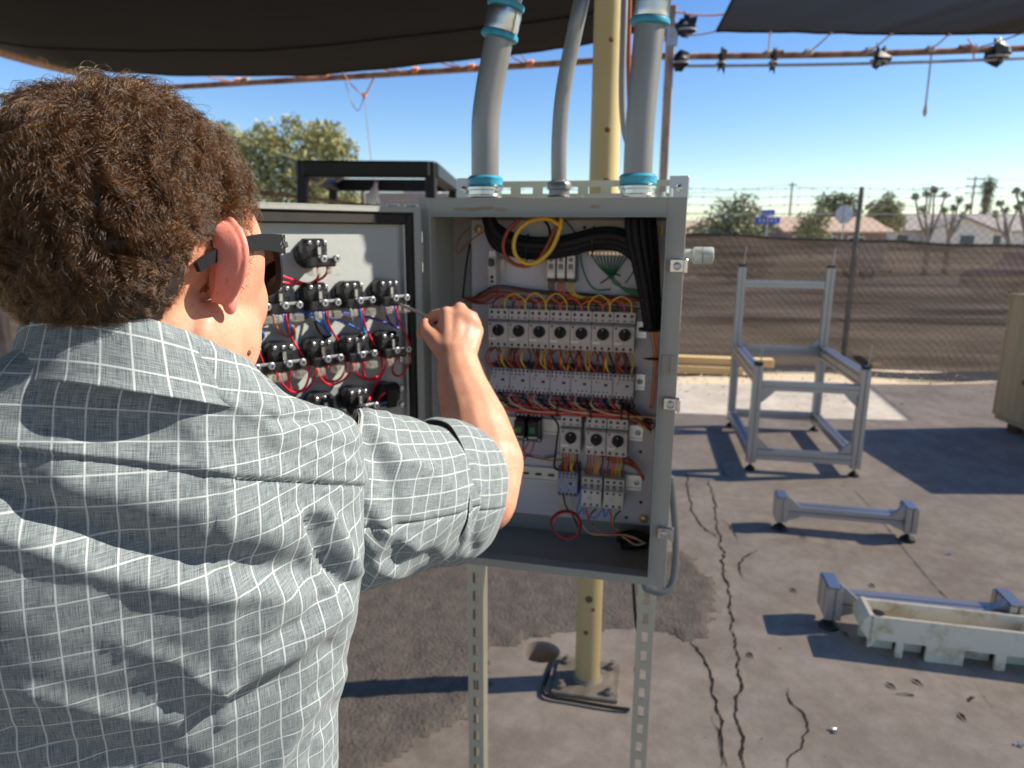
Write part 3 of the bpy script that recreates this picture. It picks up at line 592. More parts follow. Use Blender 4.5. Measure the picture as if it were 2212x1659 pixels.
b = MB(); a0 = on_bar(barR, *r6(1885, 285)); b.tube(spline([atY(*r6(1870, 235), 7.0), a0-Vector((0, .04, 0)), atY(*r6(1905, 355), 7.0)], 5), .008, 5); tag(b.build('twine_end', M_orange), 'loose orange twine end looped over the rusty right pipe', 'twine')
for (y0, y1, lab) in ((70, 68, 'orange twine from the post to the upper corner of the grey cloth'), (210, 180, 'grey rope from the post to the lower corner of the grey cloth')):
    a = Vector((pbx+.04, pby, atY(1450, y0*.355, 7.2).z)); c = P[0][0]+Vector((0, -.1 if y0 == 70 else 0, 0)) if y0 != 70 else P[1][0]
    tag(MB().tube(sag(a, c, .02, 6), .008, 5).build('corner_tie', M_orange if y0 == 70 else M_rope), lab, 'rope')
# black plastic wraps round pipe and post
def wrap(label, c, s_, seed):
    b = MB(); vs = []; n_, m_ = 9, 7
    for i in range(m_):
        th = math.pi*i/(m_-1)
        for k in range(n_):
            a = 2*math.pi*k/n_; d = Vector((math.sin(th)*math.cos(a), math.sin(th)*math.sin(a), math.cos(th))); rr = .8+1.0*noise.noise(d*1.9+Vector((seed*3.1, 0, 0)))+.35*noise.noise(d*5+Vector((seed, 4, 0))); vs.append(c+Vector((d.x*s_[0], d.y*s_[1], d.z*s_[2]))*rr)
    b.add(vs, [(i*n_+k, i*n_+(k+1) % n_, (i+1)*n_+(k+1) % n_, (i+1)*n_+k) for i in range(m_-1) for k in range(n_)])
    t = thing('plastic_wrap', label, 'plastic wrap', c, group='black plastic wraps on the canopy pipes'); b.build('bundle', mat('black_plastic', (.012, .012, .013), .5), t, smooth=25)
    MB().tube([c+Vector((s_[0]*.75*math.cos(k*.6), s_[1]*.9*math.sin(k*.6), -.3*s_[2])) for k in range(12)], .008, 5).build('tape', mat('grey_tape', (.42, .43, .45), .6), t)
wrap('black plastic wrapped on the rusty pipe close to the post', atY(*r6(370, 362), 7.12), (.05, .05, .10), 1)
wrap('black plastic wrapped on the rusty pipe below the upright rope', atY(*r6(687, 360), 7.1), (.05, .05, .10), 2)
wrap('black plastic bundle with torn grey tape hung between two ropes', atY(*r6(1345, 352), 7.02), (.085, .05, .12), 3)
wrap('large black bundle with grey tape at the end of the silver conduit', atY(*r6(2060, 318), 6.92), (.13, .06, .12), 4)
wrap('black plastic tied high on the rusty post', atY(1485, 55, 7.12), (.11, .06, .12), 5)
wrap('pointed black plastic tied on the post at the pipe joint', atY(1472, 128, 7.1), (.09, .06, .10), 6)
b = MB()
for k in range(5): b.tube([Vector((pbx+.06*math.cos(a*.7+k), pby+.06*math.sin(a*.7+k), atY(1450, 72, 7.2).z-.05+k*.025+.01*math.sin(a))) for a in range(10)], .012, 5)
tag(b.build('twine_coil', M_orange), 'orange twine wound round the rusty post near the top', 'twine')

for (q_, lab) in ((barL[1], 'rusty post carrying the far end of the long rusty pipe'), (atY(-90, 85, 5.4), 'rusty post under the pale slanting pipe')):
    t = thing('canopy_post', lab, 'post', (q_.x, q_.y, 0)); MB().box((q_.x, q_.y, q_.z/2-.02), (.075, .075, q_.z-.04), ch=.006).build('shaft', MATS['weathered_rust'], t); MB().box((q_.x, q_.y, .01), (.2, .2, .02), ch=.004).build('base_plate', M_rust, t)
# ------------------------------------------------------------------ black rack behind the door
Yf, Yk = 4.6, 6.2; zt = atY(938, 349, Yf).z; xl, xr = atY(655, 360, Yf).x, atY(930, 360, Yf).x; xlb, xrb = atY(745, 380, Yk).x, atY(978, 395, Yk).x
t = thing('steel_rack', 'black square-tube steel rack standing behind the cabinet door', 'rack', ((xl+xr)/2, 5.4, 0)); w_ = .085
c4 = [Vector((xl, Yf, 0)), Vector((xr, Yf, 0)), Vector((xrb, Yk, 0)), Vector((xlb-.1, Yk, 0))]; up = Vector((0, 0, 1))
for k, c in enumerate(c4): MB().bar(c+Vector((-.12 if k in (0, 3) else .0, 0, 0)), c+up*(zt-.0), w_*.8, w_*.8, (0, 1, 0), .01).build('leg', M_black, t)
for k in range(4):
    a, c = c4[k], c4[(k+1) % 4]; MB().bar(a+up*(zt-.05), c+up*(zt-.05), .1, .1, ch=.012).build('top_beam', M_black, t); MB().bar(a+up*.3, c+up*.3, .06, .06, ch=.01).build('lower_rail', M_black, t)
MB().tube([atY(560, 416, Yf-.1), atY(860, 452, Yf+.2)], .012, 6).build('rust_wire', M_rust, t)  # thin rust-brown wire, built here as a piece of the rack
b = MB(); b.bar(atY(673, 356, 4.7), atY(760, 371, 5.0), .05, .02); b.bar(atY(760, 371, 5.0), atY(726, 390, 5.0), .05, .02); b.build('hook_arm', mat('worn_steel', (.3, .26, .25), .5, .5), t)
b = MB(); b.tube(spline([atY(x, y, 4.75) for x, y in ((710, 360), (706, 378), (697, 391), (685, 397), (672, 391), (665, 393), (660, 408), (655, 424))], 4), .022, 6, sx=.4); b.tube(spline([atY(x, y, 4.75) for x, y in ((690, 372), (693, 388), (686, 395))], 4), .016, 6, sx=.4)
tag(b.build('webbing_strap', mat('pale_webbing', (.62, .54, .28), .8, col2=(.72, .66, .42), scale=20)), 'pale yellow webbing strap dangling inside the black rack', 'strap')
bp = atY(803, 440, 6.0); t = thing('white_bottle', 'small white bottle hanging on the wire beyond the cabinet door', 'bottle', bp)
MB().lathe([(.0, 0), (.035, .005), (.04, .03), (.04, .1), (.02, .14), (.014, .17), (.014, .18)], bp, (.25, 0, 1), 12).build('body', M_white, t); MB().lathe([(.018, .175), (.018, .2), (.004, .203)], bp, (.25, 0, 1), 10).build('cap', mat('red_cap', (.5, .05, .04), .5), t)

# ------------------------------------------------------------------ plywood crate, lumber
M_ply = mat('plywood', (.40, .29, .16), .75, col2=(.53, .41, .25), scale=3, stretch=(6, 6, .6), bump=.1, bscale=30)
cz0, cz1 = .12, atY(2160, 640, 5.66).z; cx0, cx1, cy0, cy1 = 4.08, 5.3, 4.3, 5.68
t = thing('plywood_crate', 'plywood crate on stubby legs at the sunlit edge of the pad', 'crate', (4.7, 5, 0))
for k in range(4): y0_ = cy0+(cy1-cy0)*k/4; MB().box((cx0, y0_+.1725, (cz0+cz1)/2), (.02, .342, cz1-cz0), ch=.002).build('side_board', M_ply, t)
MB().box((cx1, (cy0+cy1)/2, (cz0+cz1)/2), (.02, cy1-cy0, cz1-cz0)).build('side_panel', M_ply, t)
for y_ in (cy0-.012, cy1+.012): MB().box(((cx0+cx1)/2, y_, (cz0+cz1)/2), (cx1-cx0+.02, .02, cz1-cz0)).build('end_panel', M_ply, t)
MB().box(((cx0+cx1)/2, (cy0+cy1)/2, cz1+.012), (cx1-cx0+.05, cy1-cy0+.07, .02), ch=.003).build('lid', M_ply, t); MB().box(((cx0+cx1)/2, (cy0+cy1)/2, cz0-.02), (cx1-cx0, cy1-cy0, .03)).build('base', M_ply, t)
for z_ in (cz0+.06, cz1-.06): MB().box((cx0-.0225, (cy0+cy1)/2, z_), (.02, cy1-cy0, .09), ch=.003).build('batten', M_ply, t) if False else None
for (x, y) in ((cx0+.1, cy1-.12), (cx0+.1, cy0+.4), (cx1-.1, cy1-.12), (cx1-.1, cy0+.4)): MB().box((x, y, .042), (.07, .1, .084), ch=.004).build('leg', mat('dark_wood', (.1, .07, .045), .85), t)
for (y, z) in ((5.4, .45), (4.9, .8), (5.1, .3)): MB().lathe([(.0, 0), (.022, .001), (.02, .002)], (cx0-.0105, y, z), (-1, 0, 0), 10).build('knot', mat('wood_knot', (.13, .07, .035), .8), t)
c = Vector((4.2, 5.2, cz1+.022)); b = MB()
for k in range(14): a = random.uniform(0, 6.28); r_ = random.uniform(.03, .12); p = c+Vector((math.cos(a)*r_, math.sin(a)*r_, .0)); b.add([p, p+Vector((.07, .02, random.uniform(.02, .08))), p+Vector((.0, .07, random.uniform(.01, .1)))], [(0, 1, 2)])
tag(b.build('cloth_scrap', M_white, smooth=0), 'crumpled white scrap lying on top of the plywood crate', 'scrap')
M_pine = mat('pine_timber', (.52, .36, .17), .7, col2=(.63, .47, .26), scale=2, stretch=(.5, 5, 5), bump=.1)
a, c = Vector((1.2, 8.3, .0)), ground(1672, 806); d = (c-a).normalized()
for k, (o_, z_, lab) in enumerate(((0, .0, 'long pine beam lying on the ground by the fence, lower of two'), (.0, .1, 'long pine beam resting on another beam by the fence'))):
    A_, C_ = a+Vector((0, .06*k, z_+.05-.04)), c+d*(-.02-.25*k)*0+Vector((0, .06*k, z_+.05-.04)); t = MB().bar(A_, C_-d*(.0 if k else .35), .13, .095, ch=.005).build('timber_beam', M_pine); tag(t, lab, 'timber', 'timber by the fence')
for k, (p, q_, lab) in enumerate((((1838, 777), (1893, 800), 'short board end standing in the sun near the fence'), ((1828, 768), (1870, 783), 'short broken plank leaning on the board end near the fence'), ((1848, 790), (1878, 797), 'dark slim offcut lying under the broken plank'))):
    A_, C_ = ground(*p), ground(*q_); tag(MB().bar(A_+Vector((0, 0, .07+.02*k)), C_+Vector((0, 0, .03+.05*(k == 0))), .1, .045, ch=.004).build('timber_offcut', M_pine if k < 2 else MATS['dark_wood']), lab, 'timber', 'timber by the fence')

# ------------------------------------------------------------------ aluminium extrusion frames
M_alu = mat('anodised_aluminium', (.50, .50, .50), .4, .75, col2=(.43, .43, .43), scale=4, stretch=(1, 1, 1)); M_foot = mat('black_foot', (.008, .008, .009), .5)
def ext(b, a, c, wx, wy, up=(0, 0, 1)):
    """T-slot profile from a to c"""
    a, c = Vector(a), Vector(c); z = (c-a).normalized(); up = Vector(up)
    if abs(z.dot(up)) > .98: up = Vector((0, 1, 0))
    x = up.cross(z).normalized(); y = z.cross(x); g, dp = .009, .011; pts = []
    def side(L, n_):                               # slots along one side of length L
        out = [-L/2]
        for k in range(n_): m_ = -L/2+L*(k+.5)/n_; out += [m_-g/2, ('d', m_-g/2), ('d', m_+g/2), m_+g/2]
        return out
    for (L, H, ax, ay) in ((wx, wy, (1, 0), (0, -1)), (wy, wx, (0, 1), (1, 0)), (wx, wy, (-1, 0), (0, 1)), (wy, wx, (0, -1), (-1, 0))):
        for s_ in side(L, 2 if L > .09 else 1):
            dd = 0
            if isinstance(s_, tuple): s_ = s_[1]; dd = dp
            pts.append((ax[0]*s_+ay[0]*(H/2-dd), ax[1]*s_+ay[1]*(H/2-dd)))
    return b.prism(pts, a, x, y, c-a)
def foot(t, p, r=.035):
    f = MB().lathe([(r, 0), (r, .008), (r*.8, .02), (r*.35, .034), (.01, .04)], p, n=16).build('foot', M_foot, t); MB().cyl(p+Vector((0, 0, .03)), p+Vector((0, 0, .07)), .008, 8).build('stud', M_steel, f)
yw = math.atan2(-.12, .66); O_ = Vector((1.65, 4.57, 0)); ex, ey = Vector((math.cos(yw), math.sin(yw), 0)), Vector((-math.sin(yw), math.cos(yw), 0)); W_, D_ = .67, 1.12; s = .06
t = thing('aluminium_rack', 'tall L-shaped rack of aluminium extrusions with high back posts', 'rack', O_+ex*.33+ey*.56, yw)
L_ = lambda x, y, z: O_+ex*x+ey*y+up*z
hf, hb = .735, 1.33
for (x, y, h) in ((0, 0, hf), (W_, 0, hf), (0, D_, hb), (W_, D_, hb)):
    b = MB(); ext(b, L_(x, y, .06), L_(x, y, h), s, s, ey); b.build('post', M_alu, t); foot(t, L_(x, y, 0))
    MB().box(L_(x, y, h+.014), (.05, .05, .02), ch=.004).build('cap', M_foot, t); MB().cyl(L_(x+.012, y, h+.02), L_(x+.02, y-.01, h+.16), .0045, 6).build('pin', mat('zinc', (.45, .46, .48), .4, .9), t)
for (a, c, wx, wy) in (((.032, 0, .12), (W_-.032, 0, .12), s, s*1.15), ((.032, D_, .12), (W_-.032, D_, .12), s, s), ((0, .032, .12), (0, D_-.032, .12), s, s), ((W_, .032, .12), (W_, D_-.032, .12), s, s),
                       ((.032, 0, .60), (W_-.032, 0, .60), s, s), ((.032, D_, .66), (W_-.032, D_, .66), s, s*1.2), ((0, .032, .665), (0, D_-.032, .665), s, .1), ((W_, .032, .665), (W_, D_-.032, .665), s, .1), ((.032, D_, 1.20), (W_-.032, D_, 1.20), s*.8, s*.9)):
    b = MB(); ext(b, L_(*a), L_(*c), wx, wy); b.build('rail', M_alu, t)
for (x, z, sg, dn) in ((.03, .57, 1, -1), (W_-.03, .57, -1, -1), (.03, .15, 1, 1), (W_-.03, .15, -1, 1)):
    MB().prism([(0, 0), (sg*.09, 0), (sg*.075, dn*.02), (sg*.02, dn*.075), (0, dn*.09)], L_(x, -.012, z), ex, up, ey*.024).build('gusset', M_alu, t)
for (x, sg) in ((.03, 1), (W_-.03, -1)):
    MB().prism([(0, 0), (sg*.07, 0), (0, .07)], L_(x, D_-.012, 1.17 if 0 else .70), ex, up, ey*.024).build('gusset', M_alu, t)
for (x, y) in ((W_, -.0385), (0, -.0385)):
    for z in (.09, .14): MB().lathe([(.009, 0), (.009, .005), (.004, .006)], L_(x, y+.007, z), -ey, 10).build('bolt', MATS['zinc'], t)
def stand(label, A, C, hh=.2, deep=.13):
    A, C = Vector(A), Vector(C); e = (C-A).normalized(); n_ = Vector((-e.y, e.x, 0)); Lc = (C-A).length
    t = thing('aluminium_stand', label, 'stand', (A+C)/2, group='low aluminium stands on the concrete')
    for k, p in enumerate((A, C)):
        b = MB(); ext(b, p+n_*.0+up*.055, p+up*hh, s, deep, n_) if True else None; b.build('post', M_alu, t); foot(t, p-n_*.03, .04)
        MB().box(p+up*(hh+.004), (.05, deep*.9, .006), Matrix((e, n_, up)).transposed(), .002).build('end_plate', MATS['zinc'], t)
        sg = 1 if k == 0 else -1
        for z_, dn in ((.135, 1), (.095, -1)): MB().prism([(0, 0), (sg*.07, 0), (sg*.06, dn*.012), (sg*.012, dn*(.055 if dn > 0 else .03)), (0, dn*(.06 if dn > 0 else .035))], p+e*(sg*s*.5)+n_*(-.05)+up*z_, e, up, n_*.03).build('gusset', M_alu, t)
        for z_ in (.1, .15): MB().lathe([(.008, 0), (.008, .005), (.003, .006)], p-n_*(deep/2-.012)+up*z_+e*0, -n_, 8).build('bolt', MATS['zinc'], t)
    b = MB(); ext(b, A+e*(s*.5+.002)+up*.115, C-e*(s*.5+.002)+up*.115, .09, .05); b.build('rail', M_alu, t)
stand('low aluminium stand on the open concrete in front of the tall aluminium rack', ground(1682, 1138), ground(1955, 1163), .19)
stand('low aluminium stand partly behind the dirty white plastic float', ground(1786, 1345), ground(2165, 1385), .19, .15)

# ------------------------------------------------------------------ dirty white plastic float
m, tt, bs = nodes_of('dirty_plastic'); MATS['float'] = m; bs.inputs['Roughness'].default_value = .55
tc = tt.nodes.new('ShaderNodeTexCoord'); nz = tt.nodes.new('ShaderNodeTexNoise'); nz.inputs['Scale'].default_value = 7; nz.inputs['Detail'].default_value = 9; nz.inputs['Roughness'].default_value = .7; tt.links.new(tc.outputs['Object'], nz.inputs['Vector'])
rp = tt.nodes.new('ShaderNodeValToRGB'); rp.color_ramp.elements[0].position = .49; rp.color_ramp.elements[1].position = .66; rp.color_ramp.elements[0].color = (.80, .77, .64, 1); rp.color_ramp.elements[1].color = (.46, .37, .19, 1); tt.links.new(nz.outputs['Fac'], rp.inputs[0]); tt.links.new(rp.outputs[0], bs.inputs['Base Color'])
A = ground(1872, 1414); e = (ground(2205, 1456)-A).normalized(); n_ = Vector((-e.y, e.x, 0)); Lf, Hf, Df = 1.35, .165, .13
t = thing('plastic_float', 'dirty white moulded plastic float with arched feet beside a low stand', 'float', A+e*.6)
def fz(x): return 0
prof = [(0, .03), (.0, Hf), (Lf, Hf), (Lf, 0)]
xs = Lf
feet = [(1.16, 1.30), (.98, 1.03), (.58, .84), (.44, .475), (.205, .335), (.10, .125)]
for (a_, c_) in feet: prof += [(c_+.012, .0 if False else .01), (c_, .002), (a_, .002), (a_-.004, .035)] if False else [(c_, .068), (c_, .002), (a_, .002), (a_, .068)]
prof += [(.02, .068), (.02, .05)]
MB().prism(prof, A, e, up, n_*.014).build('front_wall', MATS['float'], t, smooth=0)
MB().prism([(0, .0), (0, Hf), (Lf, Hf), (Lf, 0)], A+n_*Df, e, up, n_*.014).build('back_wall', MATS['float'], t)
MB().prism([(-.006, .07), (-.03, .1), (-.03, Hf-.03), (-.006, Hf+.004), (Df*.0+.01, Hf+.004), (.01, .05)], A+n_*.0, e, up, n_*(Df+.014)).build('end_wall', MATS['float'], t)
MB().box(A+e*(Lf/2)+n_*(Df/2+.007)+up*.082, (Lf-.03, Df-.016, .012), Matrix((e, n_, up)).transposed()).build('tray_floor', MATS['float'], t)
for x in (.56, .60): pass
MB().box(A+e*.58+n_*(Df/2+.007)+up*.114, (.03, Df-.018, .05), Matrix((e, n_, up)).transposed(), .006).build('rib', MATS['float'], t)
MB().box(A+e*1.1+n_*(Df/2+.007)+up*.114, (.03, Df-.018, .05), Matrix((e, n_, up)).transposed(), .006).build('rib', MATS['float'], t)
for (a_, c_) in ((.02, .10), (.125, .205), (.335, .44), (.475, .58), (.84, .98), (1.03, 1.16)):
    MB().box(A+e*((a_+c_)/2)+n_*.065+up*.038, (c_-a_+.01, .008, .074), Matrix((e, n_, up)).transposed()).build('arch_recess', MATS['float'], t)
for x in (.0,): MB().lathe([(.02, 0), (.024, .002), (.012, .004)], A+e*.03+n_*.03+up*(Hf+.0015), up, 12).build('drain_plug', M_rubber, t)

# ------------------------------------------------------------------ yellow pole with base plate
pb = ground(1268, 1470); M_yel = mat('yellow_paint', (.50, .385, .165), .42, col2=(.58, .46, .225), scale=3, amt=.8, bump=.08, bscale=20)
t = thing('yellow_pole', 'tall yellow painted steel pole bolted to the concrete behind the cabinet', 'pole', pb)
MB().tube([pb+up*z for z in (.014, 1, 2, 3, 3.9)], .045, 28).build('shaft', M_yel, t)
RZ = Matrix.Rotation(R_(-12), 3, 'Z'); M_plate = mat('dirty_plate', (.20, .17, .13), .8, .3, col2=(.42, .38, .32), scale=18, bump=.4)
MB().box(pb+up*.007, (.235, .215, .014), RZ, .003).build('base_plate', M_plate, t)
MB().lathe([(.056, .014), (.05, .02), (.0455, .026)], pb, n=24).build('weld', M_plate, t)
for (x, y) in ((-.085, .075), (.085, .075), (-.085, -.075), (.085, -.075)):
    q_ = pb+RZ @ Vector((x, y, 0)); MB().lathe([(.018, .014), (.018, .028), (.009, .029), (.009, .042)], q_, n=6).build('anchor_bolt', M_plate, t)
for (z, a, s_) in ((.9, -1.6, .010), (.86, -1.3, .006), (.35, -1.75, .014), (.31, -1.4, .008), (1.75, -1.5, .012), (1.9, -1.55, .009), (2.15, -1.5, .008), (.55, -1.2, .008), (.22, -1.9, .009), (1.05, -1.35, .012)):
    d = Vector((math.cos(a), math.sin(a), 0)); MB().lathe([(s_, .0), (s_*.8, .001)], pb+d*.0448+up*z, d, 9).build('paint_chip', mat('paint_chip', (.16, .08, .04), .8), t)
b = MB(); b.tube(spline([pb+RZ @ Vector(p) for p in ((-.13, .11, .012), (-.14, .0, .012), (-.145, -.1, .012), (-.12, -.135, .012), (-.02, -.14, .012), (.1, -.145, .012), (.16, -.14, .01))], 5), .0065, 7)
tag(b.build('rubber_hose', M_rubber), 'black hose curled round the base plate of the yellow pole', 'hose')
# little litter on the concrete
for k, (x, y, lab) in enumerate(((925, 1465, 'tiny crumpled foil bit on bare concrete beside the winding crack'), (1540, 520, 'tiny shiny foil bit right of the slab joint'), (1915, 1540, 'tiny shiny foil bit in front of the plastic float'))):
    c = ground(*r8(x, y)); b = MB()
    for i in range(9): b.add([c+Vector((random.uniform(-.014, .014), random.uniform(-.014, .014), random.uniform(.001, .014))) for _ in range(3)], [(0, 1, 2)])
    tag(b.build('foil_scrap', mat('foil', (.8, .8, .8), .25, 1), smooth=0), lab, 'scrap', 'foil scraps on the concrete')
a, c = ground(*r8(1255, 1268)), ground(*r8(1350, 1275)); tag(MB().tube([a+up*.004, a.lerp(c, .5)+up*.008, c+up*.004], [.0015, .002, .004], 5).build('twig', M_pole), 'thin pale twig lying in front of the plastic float', 'twig')
for k, (x, y) in enumerate(((710, 715), (985, 950), (1130, 690), (760, 430), (1610, 1390), (1660, 1295), (480, 1060), (1230, 1225), (1370, 1205))):
    c = ground(*r8(x, y)); a = random.uniform(0, 3); e_ = Vector((math.cos(a), math.sin(a), 0)); f_ = Vector((-math.sin(a), math.cos(a), 0))
    b = MB(); b.add([c-e_*.025+up*.003, c+f_*.008+up*.008, c+e_*.025+up*.004, c-f_*.008+up*.01, c+up*.014], [(0, 4, 1), (1, 4, 2), (2, 4, 3), (3, 4, 0)])
    tag(b.build('dry_leaf', mat('dry_leaf', (.10, .07, .04), .9), smooth=0), 'small curled dry leaf lying on the open concrete', 'leaf', 'dry leaves on the concrete')

# ================================================================== ELECTRICAL CABINET
YAW = -.2334; OC = Vector((-.183, 1.4054, .8993)); CX = Vector((math.cos(YAW), math.sin(YAW), 0)); CY = Vector((-math.sin(YAW), math.cos(YAW), 0)); RC = Matrix((CX, CY, up)).transposed()
def Lc(x, y, z): return OC+CX*x+CY*y+up*z
def cab(px, py, dep):
    d = ray(px, py); k = ((OC-EYE).dot(CY)+dep)/d.dot(CY); return EYE+d*k
def cbx(b, x0, x1, y0, y1, z0, z1, ch=0): return b.box(Lc((x0+x1)/2, (y0+y1)/2, (z0+z1)/2), (x1-x0, y1-y0, z1-z0), RC, ch)
M_grey = mat('cabinet_grey', (.315, .322, .285), .42, col2=(.35, .357, .32), scale=3, bump=.06, bscale=90); M_zinc = MATS['zinc']; M_chrome = mat('bright_steel', (.62, .62, .60), .25, .95, col2=(.5, .5, .49), scale=30)
M_platew = mat('white_enamel', (.66, .655, .70), .35, col2=(.61, .605, .65), scale=4); M_dark = mat('dark_hole', (.008, .008, .009), .6); M_lgrey = mat('light_grey_plastic', (.55, .525, .475), .5, col2=(.50, .48, .44), scale=20); M_mgrey = mat('mid_grey_plastic', (.16, .165, .17), .5)  # white_enamel: faint lavender cast of the shade put into its colour
M_blk = mat('gloss_black_plastic', (.012, .012, .013), .28); M_label = mat('paper_label', (.75, .75, .73), .6)
cabn = thing('electrical_cabinet', 'open grey steel electrical cabinet with white wired back panel', 'cabinet', OC, YAW)
W, H, D = .508, .762, .205; tk = .003
b = MB(); cbx(b, 0, W, D-tk, D, 0, H); cbx(b, 0, tk, .0, D-tk, 0, H); cbx(b, W-tk, W, 0, D-tk, 0, H); cbx(b, tk, W-tk, .0, D-tk, H-tk, H); cbx(b, tk, W-tk, 0, D-tk, 0, tk); b.build('shell', M_grey, cabn, smooth=0)
fr = MB(); x0, x1, z0, z1 = .026, .475, .022, .728
cbx(fr, -.0015, x0, -.003, -.0005, -.0015, H+.0015, .001); cbx(fr, x1, W+.0015, -.003, -.0005, -.0015, H+.0015, .001); cbx(fr, x0, x1, -.003, -.0005, z1, H+.0015, .001); cbx(fr, x0, x1, -.003, -.0005, -.0015, z0, .001)
fb = fr.build('front_frame', M_grey, cabn, smooth=0)
b = MB(); cbx(b, x0-.002, x0, -.014, .016, z0-.002, z1+.002); cbx(b, x1, x1+.002, -.014, .016, z0-.002, z1+.002); cbx(b, x0, x1, -.014, .016, z1, z1+.002); cbx(b, x0, x1, -.014, .016, z0-.002, z0); b.build('sealing_lip', M_grey, fb, smooth=0)
for (x_, z_, w_) in ((.10, .742, .030), (.135, .744, .018), (.165, .741, .012), (.345, .746, .010)):
    MB().prism([(w_*math.cos(a*.52)*(1+.3*noise.noise(Vector((a*1.3, x_*9, 0)))), .0035*math.sin(a*.52)*(1+.6*noise.noise(Vector((a*2.1, x_*5, 3))))) for a in range(12)], Lc(x_, -.0031, z_), CX, up, -CY*.0003).build('rust_stain', mat('rust_stain', (.30, .21, .13), .8, col2=(.33, .30, .25), scale=60), fb, smooth=0)
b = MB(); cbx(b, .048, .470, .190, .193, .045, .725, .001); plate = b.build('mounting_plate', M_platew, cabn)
for (x, z) in ((.065, .705), (.455, .705), (.455, .062), (.065, .062)):
    MB().lathe([(.011, 0), (.011, .003), (.007, .003), (.007, .010), (.003, .011)], Lc(x, .190, z), -CY, 8).build('plate_bolt', mat('brass_bolt', (.5, .38, .22), .4, .9), plate)
for (x, z) in ((.09, .69), (.096, .675), (.106, .665), (.105, .567), (.30, .71), (.446, .10), (.09, .60), (.415, .06), (.44, .22)):
    MB().lathe([(.004, .0), (.0038, .0005)], Lc(x, .1899, z), -CY, 10).build('drill_hole', M_dark, plate)
M_din = mat('din_steel', (.62, .66, .66), .35, .8)
for k, (xa, xb, z) in enumerate(((.10, .441, .4965), (.10, .443, .3815), (.12, .444, .2655), (.10, .446, .149))):
    b = MB(); cbx(b, xa, xb, .183, .1895, z-.0125, z+.0125); cbx(b, xa, xb, .180, .1825, z-.0175, z-.0128); cbx(b, xa, xb, .180, .1825, z+.0128, z+.0175); dr = b.build('din_rail', M_din, cabn, smooth=0)
    MB().lathe([(.006, 0), (.006, .002), (.002, .0035)], Lc(xb-.011, .183, z), -CY, 10).build('rail_screw', M_zinc, dr)
    for q in range(int((xb-xa)/.03)): b = MB(); cbx(b, xa+.012+q*.03, xa+.027+q*.03, .1822, .1829, z-.003, z+.003); b.build('rail_slot', M_dark, dr, smooth=0) if k == 3 and q < 7 else None
# clamps, slotted bracket, hinges, side fitting
for (x, z) in ((.500, .641), (.502, .382), (.504, .119)):
    b = MB(); cbx(b, x-.016, x+.016, -.013, -.0032, z-.012, z+.013, .002); cbx(b, x+.009, x+.016, -.021, -.0135, z-.012, z+.013, .001); cl = b.build('clamp', M_chrome, cabn)
    MB().lathe([(.0075, 0), (.0075, .004), (.005, .0055), (.0025, .0055)], Lc(x-.002, -.013, z), -CY, 12).build('clamp_screw', M_zinc, cl)
b = MB(); cbx(b, .478, .502, -.0052, -.0032, .435, .475, .0008); cbx(b, .497, .5, -.018, -.0054, .437, .473); b.build('latch_bracket', M_grey, cabn)
for z in (.66, .12):
    h = MB(); cbx(h, -.008, .010, -.017, -.0033, z-.035, z+.035, .003); hg = h.build('hinge', M_grey, cabn)
    for zz in (z-.029, z+.029): q = MB(); cbx(q, -.006, .012, -.022, -.0172, zz-.011, zz+.011, .002); q.build('hinge_knuckle', M_chrome, hg)
    MB().cyl(Lc(-.004, -.012, z+.036), Lc(-.004, -.012, z+.058), .003, 8).build('hinge_pin', M_zinc, hg)
p0 = Lc(W+.0016, .10, .657)
b = MB(); b.lathe([(.010, 0), (.012, .002), (.012, .016), (.0155, .018), (.0165, .02), (.0165, .052), (.0155, .055), (.009, .056)], p0, CX, 20); sf = b.build('side_connector', mat('grey_fitting', (.42, .45, .42), .45, .3), cabn); MB().lathe([(.0168, .034), (.0172, .035), (.0168, .036)], p0, CX, 20).build('ring_seam', M_mgrey, sf)
# ------------------------------------------------------------------ door
PSI = R_(42); HG = OC+CX*(-.006)+CY*(-.012); DE = Vector((-math.cos(PSI), -math.sin(PSI), 0)); DN = Vector((math.sin(PSI), -math.cos(PSI), 0)); RD = Matrix((-DE, -DN, up)).transposed()
def Ld(u, o, z): return HG+DE*u+DN*o+up*z
def dor(px, py, off):
    d = ray(px, py); k = (HG+DN*off-EYE).dot(DN)/d.dot(DN); return EYE+d*k
def dbx(b, u0, u1, o0, o1, z0, z1, ch=0): return b.box(Ld((u0+u1)/2, (o0+o1)/2, (z0+z1)/2), (u1-u0, o1-o0, z1-z0), RD, ch)
M_door = mat('door_grey', (.38, .395, .365), .4, col2=(.405, .42, .39), scale=4, bump=.04, bscale=80)
DW, DZ0, DZ1 = .50, .012, .745
b = MB(); dbx(b, .0, DW, -.0015, 0, DZ0, DZ1); door = b.build('door', M_door, cabn, smooth=0)
b = MB(); dbx(b, 0, .0022, .0002, .020, DZ0, DZ1); dbx(b, DW-.0022, DW, .0002, .020, DZ0, DZ1); dbx(b, .0024, DW-.0024, .0002, .020, DZ1-.0022, DZ1); dbx(b, .0024, DW-.0024, .0002, .020, DZ0, DZ0+.0022)
dbx(b, .0024, .016, .018, .0198, DZ0+.0024, DZ1-.0024); dbx(b, .0162, DW-.0024, .018, .0198, DZ1-.010, DZ1-.0024); b.build('rim', M_grey, door, smooth=0)
M_gask = mat('black_gasket', (.013, .011, .009), .75, col2=(.03, .024, .016), scale=20)
